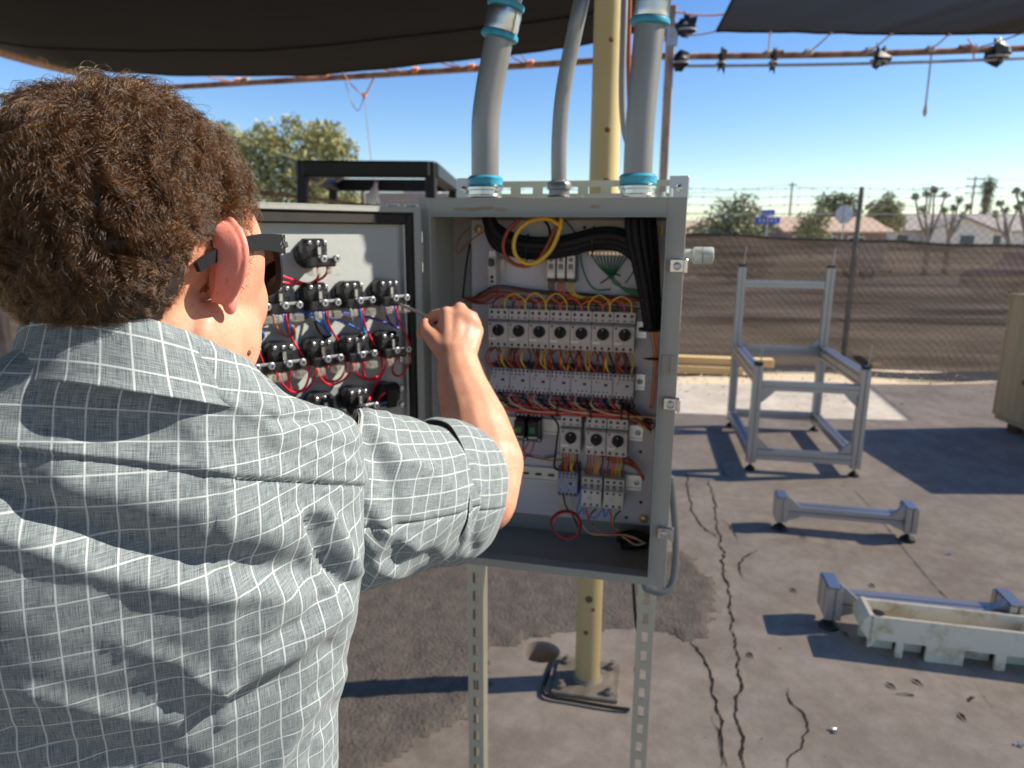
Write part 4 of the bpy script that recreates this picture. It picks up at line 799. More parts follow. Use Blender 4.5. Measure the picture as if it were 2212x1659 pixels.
b = MB(); dbx(b, .0165, .030, .0002, .016, DZ0+.016, DZ1-.012, .003); dbx(b, DW-.03, DW-.016, .0002, .013, DZ0+.016, DZ1-.014, .003); dbx(b, .0302, DW-.0302, .0002, .0158, DZ1-.033, DZ1-.012, .003); dbx(b, .0302, DW-.0302, .0002, .0128, DZ0+.016, DZ0+.028, .003); b.build('gasket', M_gask, door)
b = MB(); dbx(b, .0315, .036, .0002, .011, DZ0+.03, DZ1-.03); dbx(b, .0315, DW-.032, .0002, .011, DZ1-.0345, DZ1-.0300) if False else None; b.build('gasket_channel', M_door, door, smooth=0)
# contact blocks on the back of the door operators
M_clear = see_mat('clear_cover', (.62, .58, .48), .78, .12)
def contact_block(label, u, z, big=False, rot=False):
    t = thing('contact_block', label, 'contact block', Ld(u, 0, z), PSI, 'contact blocks on the cabinet door'); s = 1.02
    V = lambda x, y, zz: Vector((x*s, y*s, zz*s))
    def part(name, b, m, par=None): return b.build(name, m, par or t, world=False)
    part('mounting_ring', MB().lathe([(.026, 0), (.026, .006), (.021, .008), (.021, .012)], (0, -.0004, 0), (0, -1, 0), 20), M_blk)
    body = MB().box(V(-.002, -.026, .006), V(.044, .028, .040), None, .007*s)
    bo = part('housing', body, M_blk)
    for sx in (-1, 1): part('housing_slot', MB().box(V(-.002+sx*.012, -.0404, .013), V(.013, .001, .014), None, .0003), M_dark, bo)
    if rot:
        for (x, zz) in ((.018, .016), (.018, -.016)): part('terminal_screw', MB().lathe([(.0072, 0), (.0072, .006), (.0045, .007), (.0035, .004)], V(x, -.041, zz), (0, -1, 0), 14), M_chrome)
        for (x, zz) in ((-.004, .012), (-.002, -.012)): part('small_screw', MB().lathe([(.005, 0), (.005, .004), (.002, .005)], V(x, -.041, zz), (0, -1, 0), 12), M_chrome)
        part('contact_carrier', MB().box(V(-.006, -.044, 0), V(.022, .008, .036), None, .002), M_gask); return t
    part('contact_carrier', MB().box(V(.002, -.046, -.012), V(.050, .016, .017), None, .003), M_blk)
    for x in (.001, .025): part('terminal_screw', MB().lathe([(.0064, 0), (.0064, .006), (.0050, .0072), (.0030, .0072), (.0028, .003)], V(x, -.053, -.007), (0, -1, 0), 14), M_zinc)
    for x in (-.015, .0, .013): part('small_screw', MB().lathe([(.0034, 0), (.0034, .002), (.0022, .0028), (.001, .0014)], V(x, -.0402, .019), (0, -1, 0), 10), M_zinc)
    part('contact_strip', MB().box(V(.008, -.0545, -.004), V(.030, .0025, .0045), None, .0006), M_zinc)
    part('center_post', MB().box(V(-.002, -.045, .006), V(.006, .012, .014), None, .001), M_chrome)
    for x in (-.012, .024): part('clear_cover', MB().box(V(x, -.047, -.0285), V(.017, .022, .0135), None, .002), M_clear)
    part('wire_lug', MB().box(V(-.004, -.047, -.026), V(.006, .006, .012), None, .001), M_chrome); part('wire_lug', MB().box(V(.014, -.047, -.026), V(.006, .006, .012), None, .001), M_chrome)
    return t
cols = [.088, .162, .231, .302, .357, .425]
nth = ['nearest the hinge', 'second from the hinge', 'third from the hinge', 'fourth from the hinge', 'fifth from the hinge', 'sixth from the hinge']
contact_block('lone black contact block with two red wires at the top of the door', .229, .660, True)
for i in range(5): contact_block('black contact block in the upper door row below the lone one, '+nth[i], cols[i], .585)
for i in range(6): contact_block('black contact block in the middle door row with red wire loops, '+nth[i], cols[i], .487)
for i in range(4):
    contact_block('black contact block in the bottom door row, '+nth[i], cols[i], .388+(.0 if i else -.002), rot=(i == 0))
# ------------------------------------------------------------------ wires on the door
WM = {k: mat('wire_'+k, c, .62 if k == 'black' else .35, spec=.3 if k == 'black' else .5) for k, c in dict(red=(.68, .03, .05), blue=(.06, .22, .68), purple=(.16, .04, .14), grey=(.33, .34, .36), black=(.010, .010, .011), copper=(.48, .16, .08), pink=(.62, .12, .2), yellow=(.72, .46, .03), orange=(.68, .12, .03), brown=(.13, .035, .02), cream=(.66, .52, .30), green=(.02, .16, .07), brick=(.32, .06, .025)).items()}
def wire(pts, colr, r=.0016, label=None, group=None, n=5, name=None):
    o = MB().tube(spline(pts, n), r, 6).build(name or ('%s_wire' % colr), WM[colr], smooth=180); tag(o, label, 'wire', group); return o
def dwire(colr, P, label, lo=.03, hi=.052, r=.0023):
    m_ = len(P)-1; pts = [dor(*r2(*p), hi if i in (0, m_) else lo+.012*math.sin(i*1.7)) for i, p in enumerate(P)]
    wire(pts, colr, r, label, 'control wires on the cabinet door')
RLS = ['red wire looping from the fourth upper door block to the fourth middle block', 'red wire looping from the third upper door block to the third middle block', 'red wire looping from the second upper door block to the second middle block', 'red wire end hanging below the fourth middle door block', 'red wire slung from the fourth to the third middle door block', 'red wire slung from the third to the second middle door block', 'red wire slung from the second middle door block toward the hinge', 'red wire dropping from the hinge-side middle block to the bottom door row', 'red wire dropping down the door close beside the jaw']
dwire('red', [(612, 525), (618, 580), (600, 615), (540, 640), (430, 610), (330, 575), (250, 560), (150, 550)], 'upper red wire running left from the lone top contact block')
dwire('red', [(685, 520), (670, 575), (620, 615), (520, 645), (380, 632), (230, 618), (150, 620)], 'lower red wire running left from the lone top contact block')
for P_ in ([(390, 850), (405, 930), (440, 1030), (500, 1120), (545, 1200), (550, 1290), (510, 1370), (440, 1375), (415, 1310), (430, 1235)], [(668, 830), (680, 900), (720, 980), (780, 1070), (805, 1160), (790, 1260), (740, 1310), (675, 1300), (665, 1250), (685, 1205)],
           [(915, 810), (930, 900), (970, 1000), (1030, 1100), (1055, 1180), (1040, 1270), (990, 1305), (945, 1290), (925, 1240), (932, 1180)], [(330, 1250), (310, 1320), (270, 1380), (230, 1420)], [(345, 1255), (370, 1330), (440, 1385), (530, 1370), (585, 1300), (600, 1220)],
           [(610, 1220), (640, 1300), (700, 1335), (780, 1310), (835, 1250), (850, 1185)], [(862, 1185), (880, 1250), (910, 1285), (960, 1300), (1020, 1280)], [(1090, 1160), (1075, 1220), (1040, 1290), (990, 1370), (965, 1440)], [(165, 1030), (210, 1120), (245, 1220), (235, 1320), (200, 1400), (150, 1440)]):
    dwire('red', P_, RLS.pop(0))
dwire('red', [(1145, 800), (1165, 880), (1215, 980), (1245, 1100), (1225, 1220), (1175, 1275), (1130, 1250), (1135, 1190), (1160, 1155)], 'dark red wire in the wide loop nearest the door hinge')
dwire('red', [(1075, 1390), (1040, 1420), (1025, 1470), (1000, 1520)], 'short red wire on the sideways contact block at the bottom')
dwire('blue', [(1085, 1455), (1050, 1465), (1020, 1490), (990, 1530)], 'short blue wire on the sideways contact block at the bottom')
for P_ in ([(372, 850), (385, 920), (410, 980), (440, 980), (430, 930)], [(650, 835), (655, 900), (690, 975), (705, 985)], [(905, 815), (915, 900), (930, 960), (940, 975)], [(1125, 800), (1150, 870), (1160, 930), (1165, 945)]): dwire('blue', P_, 'short blue wire dropping from a contact block of the upper door row')
for P_ in ([(1160, 945), (1050, 900), (850, 850), (700, 840), (560, 835), (430, 840), (240, 840)], [(930, 975), (800, 910), (600, 855), (450, 845), (250, 850)], [(690, 985), (640, 920), (560, 870), (440, 855), (250, 862)]): dwire('blue', P_, 'long blue wire running along the door under the upper row', .012, .02)
dwire('purple', [(1075, 805), (1085, 860), (1120, 920), (1160, 945)], 'short purple wire dropping from the block nearest the hinge'); dwire('purple', [(1160, 940), (1000, 880), (850, 860), (600, 870), (240, 890)], 'long purple wire running along the door with the blue ones', .012, .02)
dwire('grey', [(835, 810), (850, 880), (890, 960), (930, 985), (955, 960)], 'grey wire hanging in a loop from an upper row block'); dwire('black', [(590, 840), (600, 920), (640, 990), (690, 1005), (710, 975)], 'black wire hanging in a loop from an upper row block')
dwire('copper', [(303, 850), (325, 930), (370, 985), (420, 1005), (455, 975), (440, 930)], 'copper brown wire hanging in a loop beside the blue wire'); dwire('pink', [(190, 930), (225, 960), (222, 1000), (185, 1015)], 'pink wire loop close to the cheek on the door'); dwire('blue', [(195, 950), (240, 985), (225, 1025), (175, 1025)], 'blue wire loop close to the cheek on the door')

# ------------------------------------------------------------------ devices on the panel
def panel_thing(name, label, cat, x, z, group): return thing(name, label, cat, Lc(x, .1895, z), YAW, group)
def lb(t, name, m, x0, x1, y0, y1, z0, z1, ch=0, par=None): return MB().box(((x0+x1)/2, (y0+y1)/2, (z0+z1)/2), (x1-x0, y1-y0, z1-z0), None, ch).build(name, m, par or t, world=False)
def disc(t, name, m, x, y, z, r, h=.0006, n=10, par=None): return MB().lathe([(r, -.0002), (r, h*.6), (r*.85, h)], (x, y, z), (0, -1, 0), n).build(name, m, par or t, world=False)
def breaker(label, x, z, group):
    t = panel_thing('motor_breaker', label, 'circuit breaker', x, z, group); w2 = .0221
    lb(t, 'body', M_lgrey, -w2, w2, -.058, -.009, -.0425, .0425, .001); tb = lb(t, 'top_terminals', M_lgrey, -w2, w2, -.066, -.0582, .0185, .042, .0012); bt = lb(t, 'bottom_terminals', M_lgrey, -w2, w2, -.066, -.0582, -.042, -.0285, .0012)
    lb(t, 'trim_strip', M_mgrey, -w2, w2, -.0705, -.0585, .0135, .0183, .0008); face = lb(t, 'face', M_lgrey, -w2, w2, -.072, -.0582, -.0283, .0133, .0015)
    for sx in (-.0145, 0, .0145):
        disc(t, 'terminal_screw', M_dark, sx, -.0661, .034, .0034, par=tb); disc(t, 'terminal_screw', M_dark, sx, -.0661, -.0355, .0032, par=bt)
        lb(t, 'terminal_slot', M_mgrey, sx-.003, sx+.003, -.0665, -.0661, .0215, .0255, 0, tb)
    d = MB().lathe([(.0125, 0), (.0125, .006), (.0118, .0075)], (.002, -.0721, -.004), (0, -1, 0), 22).build('dial', M_rubber, t, world=False)
    MB().box((.002, -.0835, -.004), (.0058, .008, .023), None, .0012).build('dial_grip', M_rubber, d, world=False); disc(t, 'pointer', M_label, .002, -.0876, .006, .0012, par=d)
    lb(t, 'rating_label', M_label, -.020, -.004, -.0727, -.0722, -.0255, -.0205, 0, face); disc(t, 'test_hole', M_dark, -.0165, -.0721, .0085, .0024, par=face); lb(t, 'setting_mark', M_mgrey, -.0135, -.0105, -.0725, -.0722, -.019, -.0165, 0, face)
    return t
xs1 = [.1275+.04505*i for i in range(7)]
b0 = breaker('grey motor breaker with black dial in upper row of seven, nearest the hand', xs1[0], .4965, 'upper row of motor breakers')
ordn = ['nearest the hand', 'second from the hand', 'third from the hand', 'middle one', 'third from the black loom', 'second from the black loom', 'nearest the black loom']
for i in range(1, 7): dup(b0, Lc(xs1[i], .1895, .4965), None, 'grey motor breaker with black dial in upper row of seven, '+ordn[i])
for x, z, l in ((.291, .2675, 'grey motor breaker with black dial standing alone in the lower row'), (.3465, .2675, 'grey motor breaker with black dial, inner one of the lower pair'), (.3922, .2675, 'grey motor breaker with black dial, outer one of the lower pair')):
    o = dup(b0, Lc(x, .1895, z), None, l); o['group'] = 'lower row of motor breakers'
M_ctc = mat('contactor_grey', (.46, .46, .48), .5, col2=(.42, .42, .44), scale=30); M_ctcb = mat('contactor_blue', (.26, .30, .40), .5); M_navy = mat('navy_plastic', (.02, .03, .07), .4)
def contactor(label, x, z, group, m=M_ctc, seed=0):
    random.seed(seed+40); t = panel_thing('contactor', label, 'contactor', x, z, group); w2 = .0221
    lb(t, 'base', M_navy, -w2, w2, -.05, -.009, -.034, .034, .001); f = lb(t, 'face', m, -w2, w2, -.066, -.0502, -.026, .027, .0015)
    for sx in (-.0175, -.0088, 0, .0088, .0175):
        disc(t, 'terminal_screw', M_dark, sx, -.0661, .0228, .0026, par=f); disc(t, 'terminal_screw', M_dark, sx, -.0661, -.0225, .0026, par=f)
        if random.random() < .6: lb(t, 'terminal_slot', M_dark, sx-.0018, sx+.0018, -.0664, -.0661, .0135, .0172, 0, f)
        if random.random() < .5: disc(t, 'terminal_hole', M_dark, sx+.003, -.0661, -.0145, .0017, par=f)
    lb(t, 'indicator', M_blk, .004, .0115, -.0672, -.0662, -.001, .004, .0004, f); lb(t, 'indicator_window', M_lgrey, .0122, .016, -.0668, -.0662, -.001, .004, 0, f)
    lb(t, 'red_print', mat('red_print', (.5, .2, .17), .6), -.014, -.009, -.0664, -.0662, .004, .010, 0, f)
    return t
for i in range(7): contactor('pale grey contactor with many small terminals in row of seven, '+ordn[i], xs1[i]+.003, .381, 'row of contactors', M_ctc, i)
contactor('blue-grey contactor standing alone at the foot of the panel', .2865, .1535, 'bottom contactors', M_ctcb, 9)
def overload(label, x, z):
    t = panel_thing('overload_relay', label, 'overload relay', x, z, 'bottom overload relays'); w2 = .0221; M_off = mat('offwhite_plastic', (.58, .57, .52), .5)
    lb(t, 'body', M_off, -w2, w2, -.055, -.009, -.036, .034, .001); f = lb(t, 'face', M_off, -w2, w2, -.067, -.0552, -.034, .006, .0015); lb(t, 'upper_block', M_lgrey, -w2, w2, -.062, -.0552, .0062, .033, .001)
    for sx in (-.014, 0, .014): disc(t, 'terminal_screw', M_dark, sx, -.0621, .0255, .0032); disc(t, 'terminal_screw', M_dark, sx, -.0671, -.0285, .003, par=f); disc(t, 'terminal_screw', M_dark, sx, -.0671, .0005, .003, par=f); lb(t, 'contact_gate', M_mgrey, sx-.004, sx+.004, -.0675, -.0622, .009, .018, .001)
    lb(t, 'reset_button', M_lgrey, -.008, .0, -.069, -.0672, -.018, -.010, .0006, f)
overload('off-white overload relay at the foot of the panel beside the blue-grey contactor', .3405, .139); overload('off-white overload relay at the foot of the panel nearest the cabinet edge', .3895, .139)
for k, x in enumerate((.1735, .2045)):
    t = panel_thing('control_relay', ['black relay with green window beside the forearm', 'black relay with green window right of its twin'][k], 'relay', x, .267, 'black relays with green windows')
    lb(t, 'socket', M_blk, -.0145, .0145, -.03, -.009, -.034, .034, .002); r_ = lb(t, 'case', M_blk, -.0125, .0125, -.055, -.0302, -.022, .022, .002); lb(t, 'green_window', mat('green_window', (.02, .22, .06), .3), -.007, .004, -.0556, -.0551, -.006, .007, 0, r_); lb(t, 'label_strip', M_lgrey, -.010, .010, -.0556, -.0551, -.0185, -.0145, 0, r_)
    for sx in (-.009, 0, .009): disc(t, 'terminal_screw', M_zinc, sx, -.0301, .029, .003); disc(t, 'terminal_screw', M_zinc, sx, -.0301, -.029, .003)
for k, (x, wn) in enumerate(((.239, 'brown'), (.260, 'orange'), (.281, 'yellow'))):
    t = panel_thing('fuse_holder', 'white fuse holder on a black base with %s wires below' % wn, 'fuse holder', x, .628, 'white fuse holders')
    lb(t, 'base', M_blk, -.0095, .0095, -.045, -.009, -.032, .026, .001); f = lb(t, 'cover', mat('cream_plastic', (.66, .63, .56), .45), -.0085, .0085, -.056, -.0452, -.023, .024, .001)
    disc(t, 'screw', M_mgrey, 0, -.0561, .0155, .0048, par=f); lb(t, 'window', M_mgrey, -.005, .005, -.0565, -.0561, -.004, .007, 0, f); lb(t, 'marking', M_label, -.007, .007, -.0565, -.0561, -.020, -.012, 0, f); lb(t, 'clip', MATS['cream_plastic'], -.004, .004, -.06, -.0562, -.010, -.006, .0005, f)
t = panel_thing('single_breaker', 'narrow white single-pole breaker on a short rail by the loops', 'circuit breaker', .109, .626, None)
lb(t, 'rail', M_din, -.022, .018, -.009, -.0006, -.014, .016, .001); lb(t, 'body', MATS['cream_plastic'] if False else M_lgrey, -.0085, .0085, -.05, -.0092, -.037, .036, .001); lb(t, 'switch', M_blk, -.006, .006, -.062, -.0502, .001, .017, .002); lb(t, 'label_plate', M_label, -.007, .007, -.0508, -.0502, .022, .033); disc(t, 'terminal_screw', M_dark, 0, -.0502, -.022, .004); lb(t, 'terminal_slot', M_dark, -.004, .004, -.0508, -.0502, -.034, -.029)
t = panel_thing('ground_bar', 'brass ground bar holding a fan of green wires', 'ground bar', .357, .657, None)
lb(t, 'bar', MATS['brass_bolt'], -.046, .046, -.014, -.006, -.0055, .0055, .0008)
for k in range(11): disc(t, 'screw', M_chrome, -.041+.0082*k, -.0141, 0, .003, .0015); lb(t, 'standoff', M_zinc, -.044+.0082*k*0, -.036, -.0059, -.0006, -.004, .004) if k == 0 else None
# ------------------------------------------------------------------ wiring inside the cabinet
def q3(L_, dep): return [cab(*r3(x, y), dep if not hasattr(dep, '__len__') else dep[i]) for i, (x, y) in enumerate(L_)]
def q4(L_, dep): return [cab(*r4(x, y), dep if not hasattr(dep, '__len__') else dep[i]) for i, (x, y) in enumerate(L_)]
wire(q3([(1035, 290), (1020, 380), (960, 520), (860, 610), (770, 620), (702, 560), (690, 460), (740, 360), (840, 305), (940, 300), (1000, 330), (1040, 370)], .085), 'yellow', .0046, 'thick yellow cable coiled in a big loop at the cabinet top')
wire(q3([(740, 292), (650, 380), (612, 480), (630, 570), (700, 630), (790, 640), (870, 590), (940, 480), (990, 360), (1000, 292)], .10), 'brick', .0044, 'thick brick red cable looped behind the yellow coil')
wire(q3([(1045, 295), (1120, 380), (1160, 480), (1180, 620), (1220, 740), (1280, 810), (1390, 812)], .15), 'green', .0024, 'single green wire dropping from the cabinet top past the fuse holders')
wire(q3([(895, 300), (940, 350), (950, 420), (930, 470)], .13), 'black', .003, 'short black cable behind the yellow coil')
def loom(label, paths, r):
    t = thing('cable_loom', label, 'cable bundle', paths[0][0], group='black taped cable looms')
    for p in paths: MB().tube(spline(p, 6), r, 10).build('cable', WM['black'], t, smooth=180)
    return t
base = [(505, 285), (560, 400), (690, 470), (880, 495), (1080, 475), (1280, 425), (1430, 425), (1550, 480), (1610, 560)]
lp = []
for (oy, od, ox) in ((0, .11, 0), (38, .12, 0), (-35, .13, 10), (70, .135, -20), (18, .15, 0)): lp.append(q3([(x+ox, y+oy) if i else (x+ox, y) for i, (x, y) in enumerate(base)], od))
lm = loom('thick black cable loom sweeping across the top of the cabinet', lp, .0095)
for (x, y) in ((790, 490), (1265, 435)):
    c = cab(*r3(x, y+12), .125); MB().tube([c+up*(.026*math.cos(a*.63))+CY*(.022*math.sin(a*.63)) for a in range(11)], .002, 5, False).build('cable_tie', M_blk, lm); MB().bar(c+up*-.027-CY*.012, c+up*-.036-CY*.012, .004, .002).build('tie_tail', M_blk, lm)
lp = []
for (o0, o1, od) in ((-75, -30, .10), (-30, -8, .085), (20, 12, .09), (65, 30, .105), (95, 38, .12), (0, 0, .12)): lp.append(q3([(1595+o0, 285), (1610+o0, 450), (1640+(o0*2+o1)/3, 650), (1668+(o0+2*o1)/3, 850), (1692+o1, 1115)], od))
lm = loom('black cable loom tapering down the right side of the panel', lp, .0085)
for y in (640, 880, 1100): c = cab(*r3(1640+(y-640)*.11, y), .105); MB().tube([c+CX*(.026*math.cos(a*.63))+CY*(.02*math.sin(a*.63)) for a in range(11)], .0018, 5, False).build('cable_tie', M_blk, lm)
random.seed(21)
for k in range(10):
    xg = .3205+.0082*k; e_ = cab(*r3(1385+k*3, 722), .15); wire([Lc(xg, .172, .651), Lc(xg*.6+.36*.4, .165, .630), e_, cab(*r3(1420+k*4, 770), .15), cab(*r3(1500, 800+k*3), .155), cab(*r3(1640, 828+k*5), .16)], 'green', .0016, 'green ground wire fanning from the brass bar into a tied bunch', 'green ground wires', 4)
wire(q3([(1570, 600), (1555, 680), (1500, 765)], .16), 'green', .0016, 'loose green wire curving beside the black loom')
c = cab(*r3(1370, 730), .145); tag(MB().tube([c+(CX*.014+up*.010)*math.cos(a*.63)+CY*(.010*math.sin(a*.63)) for a in range(11)]+[c+CX*.026+up*.006], .002, 5).build('cable_tie', M_blk), 'black cable tie round the bunch of green wires', 'cable tie')
ARC = 'wire arched over the upper breakers, linking neighbours'
for i in (0, 1, 2, 4, 5):
    a, c = xs1[i]+.0145, xs1[i+1]+.0145; j = random.uniform(-.003, .003); wire([Lc(a, .125, .537), Lc(a+.002, .118, .558), Lc((a+c)/2, .112, .574+j), Lc(c-.003, .118, .560), Lc(c-.001, .125, .537)], 'yellow', .0017, 'yellow wire arched between upper breakers, starting at the one '+ordn[i], 'yellow jumper wires')
for i in range(6):
    for (o_, cl, hh, dp) in ((0, 'orange', .566, .128), (-.0145, 'brown', .561, .14)):
        a, c = xs1[i]+o_, xs1[i+1]+o_; j = random.uniform(-.005, .004); wire([Lc(a, .13, .537), Lc(a+.001, dp, .552), Lc((a+c)/2, dp-.004, hh+j), Lc(c-.004, dp, .553), Lc(c-.0015, .13, .537)], cl, .0016, ('orange red' if cl == 'orange' else 'dark brown')+' wire arched between upper breakers, starting at the one '+ordn[i], cl+' jumper wires')
for k in range(3):
    for cl, x0 in (('brown', .239), ('orange', .260), ('yellow', .281)):
        s0 = x0+(-.005+.005*k); ex_ = s0+random.uniform(.02, .09); wire([Lc(s0, .15, .598), Lc(s0, .14, .585), Lc(s0+.012, .145, .568), Lc(ex_, .155, .556+.004*k), Lc(min(.43, ex_+random.uniform(.04, .1)), .165, .552)], cl, .0016, cl+' feed wire dropping from the white fuse holders', 'feed wires under the fuse holders')
for k in range(7):
    z_ = .549+.004*k; wire([Lc(.035+.004*k, .17, .555), Lc(.08, .16, z_-.004), Lc(.12, .155, z_+.012), Lc(.2, .16, z_+random.uniform(-.004, .006)), Lc(.3, .165, z_-.002), Lc(.43, .165, z_+random.uniform(-.01, .01))], ['brown', 'brick', 'orange', 'brown', 'brick', 'brown', 'black'][k], .0016, ['brown', 'brick', 'orange', 'brown', 'brick', 'brown', 'black'][k]+' wire lying along the panel above the upper breakers', 'horizontal wires above the upper breakers')
wire(q3([(375, 360), (310, 420), (272, 500), (290, 545), (370, 460), (480, 385)], .15), 'brick', .0013, 'thin brick red wire looped in the upper left of the cabinet')
wire(q3([(370, 480), (345, 620), (318, 870)], .17), 'black', .0022, 'thin black wire hanging down the left inner cabinet wall')
wire(q3([(570, 780), (575, 830), (540, 900), (440, 915), (330, 890)], .15), 'brick', .0017, 'brick red wire from the narrow breaker to the left')
# loops between breakers and contactors
for i in range(7):
    for (o_, cl) in ((-.0145, 'orange'), (-.0145, 'brick'), (0, 'brown'), (.0145, 'yellow'), (.0145, 'yellow'), (.003, 'orange'), (-.006, 'brown')):
        x = xs1[i]+o_; dx_ = random.uniform(-.010, .012); bow = random.uniform(.006, .022); wire([Lc(x, .125, .4545), Lc(x+dx_*.8, .125-bow, .447), Lc(x+dx_*1.3, .12-bow, .432), Lc(x+dx_*.6+.002, .122-bow*.6, .418), Lc(x+.003, .134, .407)], cl, .0017, cl+' wire bowed down to the contactors below the upper breaker '+ordn[i], cl+' loops between breakers and contactors', 4)
    for k in range(2): x = xs1[i]+random.uniform(-.02, .02); wire([Lc(x, .165, .45), Lc(x+.01, .155, .43), Lc(x+random.uniform(-.02, .03), .16, .41)], random.choice(['black', 'purple', 'brown']), .0016, 'dark wire behind the coloured loops over the contactors', 'dark wires behind the loops')
# wires below the contactors gathered into a bundle
for i in range(7):
    for k, cl in enumerate(('cream', 'red', 'brick', 'black', 'cream') if i % 2 else ('red', 'cream', 'black', 'brown')):
        x = xs1[i]-.016+.009*k; y_ = .118+.008*k; zb = .322-.004*k-random.uniform(0, .006)
        pts = [Lc(x, .13, .354), Lc(x-.002, y_-.006, .342), Lc(x+.012, y_, .328), Lc(x+.045, y_+.004, zb)]
        if x+.09 < .43: pts += [Lc(x+.10, y_+.008, zb-.002), Lc(max(x+.15, .42), .15, zb-.006)]
        pts += [Lc(.455+.002*k, .155, zb-.012-.004*k)]
        wire(pts, cl, .0017, cl+' wire bending into the bundle from below the contactor '+ordn[i], cl+' wires below the contactors', 4)
    for k in range(2): x = xs1[i]+random.uniform(-.015, .015); wire([Lc(x, .15, .350), Lc(x+.012, .145, .336), Lc(x+.002, .15, .326), Lc(x-.012, .15, .338)], random.choice(['black', 'blue']), .0016, 'dark coil of wire tucked under the contactors', 'dark coils under the contactors')
for k in range(8): z_ = .312+.0035*k; wire([Lc(.09, .14+.003*k, z_+.004), Lc(.2, .128+.004*k, z_-.003), Lc(.3, .125+.004*k, z_), Lc(.40, .13+.004*k, z_-.002), Lc(.462, .145+.003*k, z_-.02-.004*k)], ['red', 'cream', 'brick', 'cream', 'black', 'brick', 'cream', 'brown'][k], .0017, ['red', 'cream', 'brick', 'cream', 'black', 'brick', 'cream', 'brown'][k]+' wire of the tied horizontal bundle below the contactors', 'horizontal wire bundle')
for x in (.262, .335, .40, .415): c = Lc(x, .135, .324); tag(MB().tube([c+up*(.018*math.cos(a*.63))+CY*(.022*math.sin(a*.63)) for a in range(11)], .0022, 5, False).build('cable_tie', M_blk), 'black cable tie round the horizontal bundle below the contactors', 'cable tie', 'cable ties on the bundle')
for k, cl in enumerate(('brick', 'cream', 'yellow', 'red', 'brown', 'cream', 'orange')):
    wire([cab(*r3(1678+k*7, 1105), .12), cab(*r3(1690+k*6, 1190), .13), cab(*r3(1708+k*4, 1280), .14), cab(*r3(1700+k*3, 1400), .15), cab(*r3(1690+k*3, 1560), .155), cab(*r4(1400+k*3, 200), .16)], cl, .0016, cl+' wire running down the right edge of the panel below the loom', 'wires down the right edge of the panel', 4)
c = cab(*r3(1695, 1315), .135); tag(MB().tube([c+CX*(.012*math.cos(a*.63))+CY*(.010*math.sin(a*.63)) for a in range(11)]+[c-CX*.018], .002, 5).build('cable_tie', M_blk), 'black cable tie at the right edge of the panel', 'cable tie')
# lower field
for x0 in (.291, .3465, .3922):
    for k, cl in enumerate(('brick', 'orange', 'orange', 'yellow', 'yellow', 'brown')):
        x = x0-.017+.0065*k; bow = random.uniform(.004, .016); wire([Lc(x, .128, .2255), Lc(x+.002, .125-bow, .213), Lc(x+random.uniform(-.004, .004), .122-bow, .195), Lc(x-.001, .132, .177)], cl, .0017, cl+' wire below the lower breaker '+{.291: 'that stands alone', .3465: 'on the inside of the pair', .3922: 'on the outside of the pair'}[x0], cl+' wires of the lower field', 4)
for k in range(5): wire([Lc(.33+.012*k, .165, .222-.006*k), Lc(.40, .16, .22-.005*k), Lc(.43, .155, .205-.003*k), Lc(.452, .15, .175-.002*k)], ['brick', 'brown', 'red', 'brown', 'brick'][k], .0017, ['brick', 'brown', 'red', 'brown', 'brick'][k]+' wire leaving the lower breakers toward the cabinet side', 'dark red wires at lower right')
for k, (P_, cl) in enumerate(((((520, 440), (480, 520), (430, 600), (350, 690)), 'red'), (((560, 440), (540, 510), (480, 570), (370, 670)), 'red'), (((430, 440), (420, 520), (380, 600)), 'brown'), (((480, 430), (490, 520), (600, 560), (720, 545)), 'black'), (((390, 500), (520, 530), (640, 545), (740, 520)), 'blue'), (((400, 520), (540, 550), (690, 575), (800, 560)), 'brick'), (((560, 545), (660, 565), (720, 580)), 'yellow'))):
    wire(q4(P_, .15), cl, .0017, ['bright red wire falling left from the first black relay', 'bright red wire falling left from the second black relay', 'brown wire hanging below the black relays', 'black wire curving right under the black relays', 'blue wire running right under the black relays', 'brick red wire running under the blue one', 'short yellow wire left of the lone lower breaker'][k])
wire(q4([(650, 230), (700, 270), (735, 330), (725, 420), (715, 520), (705, 620), (735, 650)], .13), 'black', .0024, 'black wire curving down left of the lone lower breaker')
for k, cl in enumerate(('red', 'black', 'brick')):
    cc = cab(*r4(788, 1050), .10); rr = .031+.0015*k; wire([cc+CX*(rr*math.cos(a))+up*(rr*math.sin(a))+CY*(.004*math.sin(2*a)+.003*k) for a in [i*.52 for i in range(13)]], cl, .0018, '%s wire of the coil hanging over the cabinet floor' % cl, None, 3)
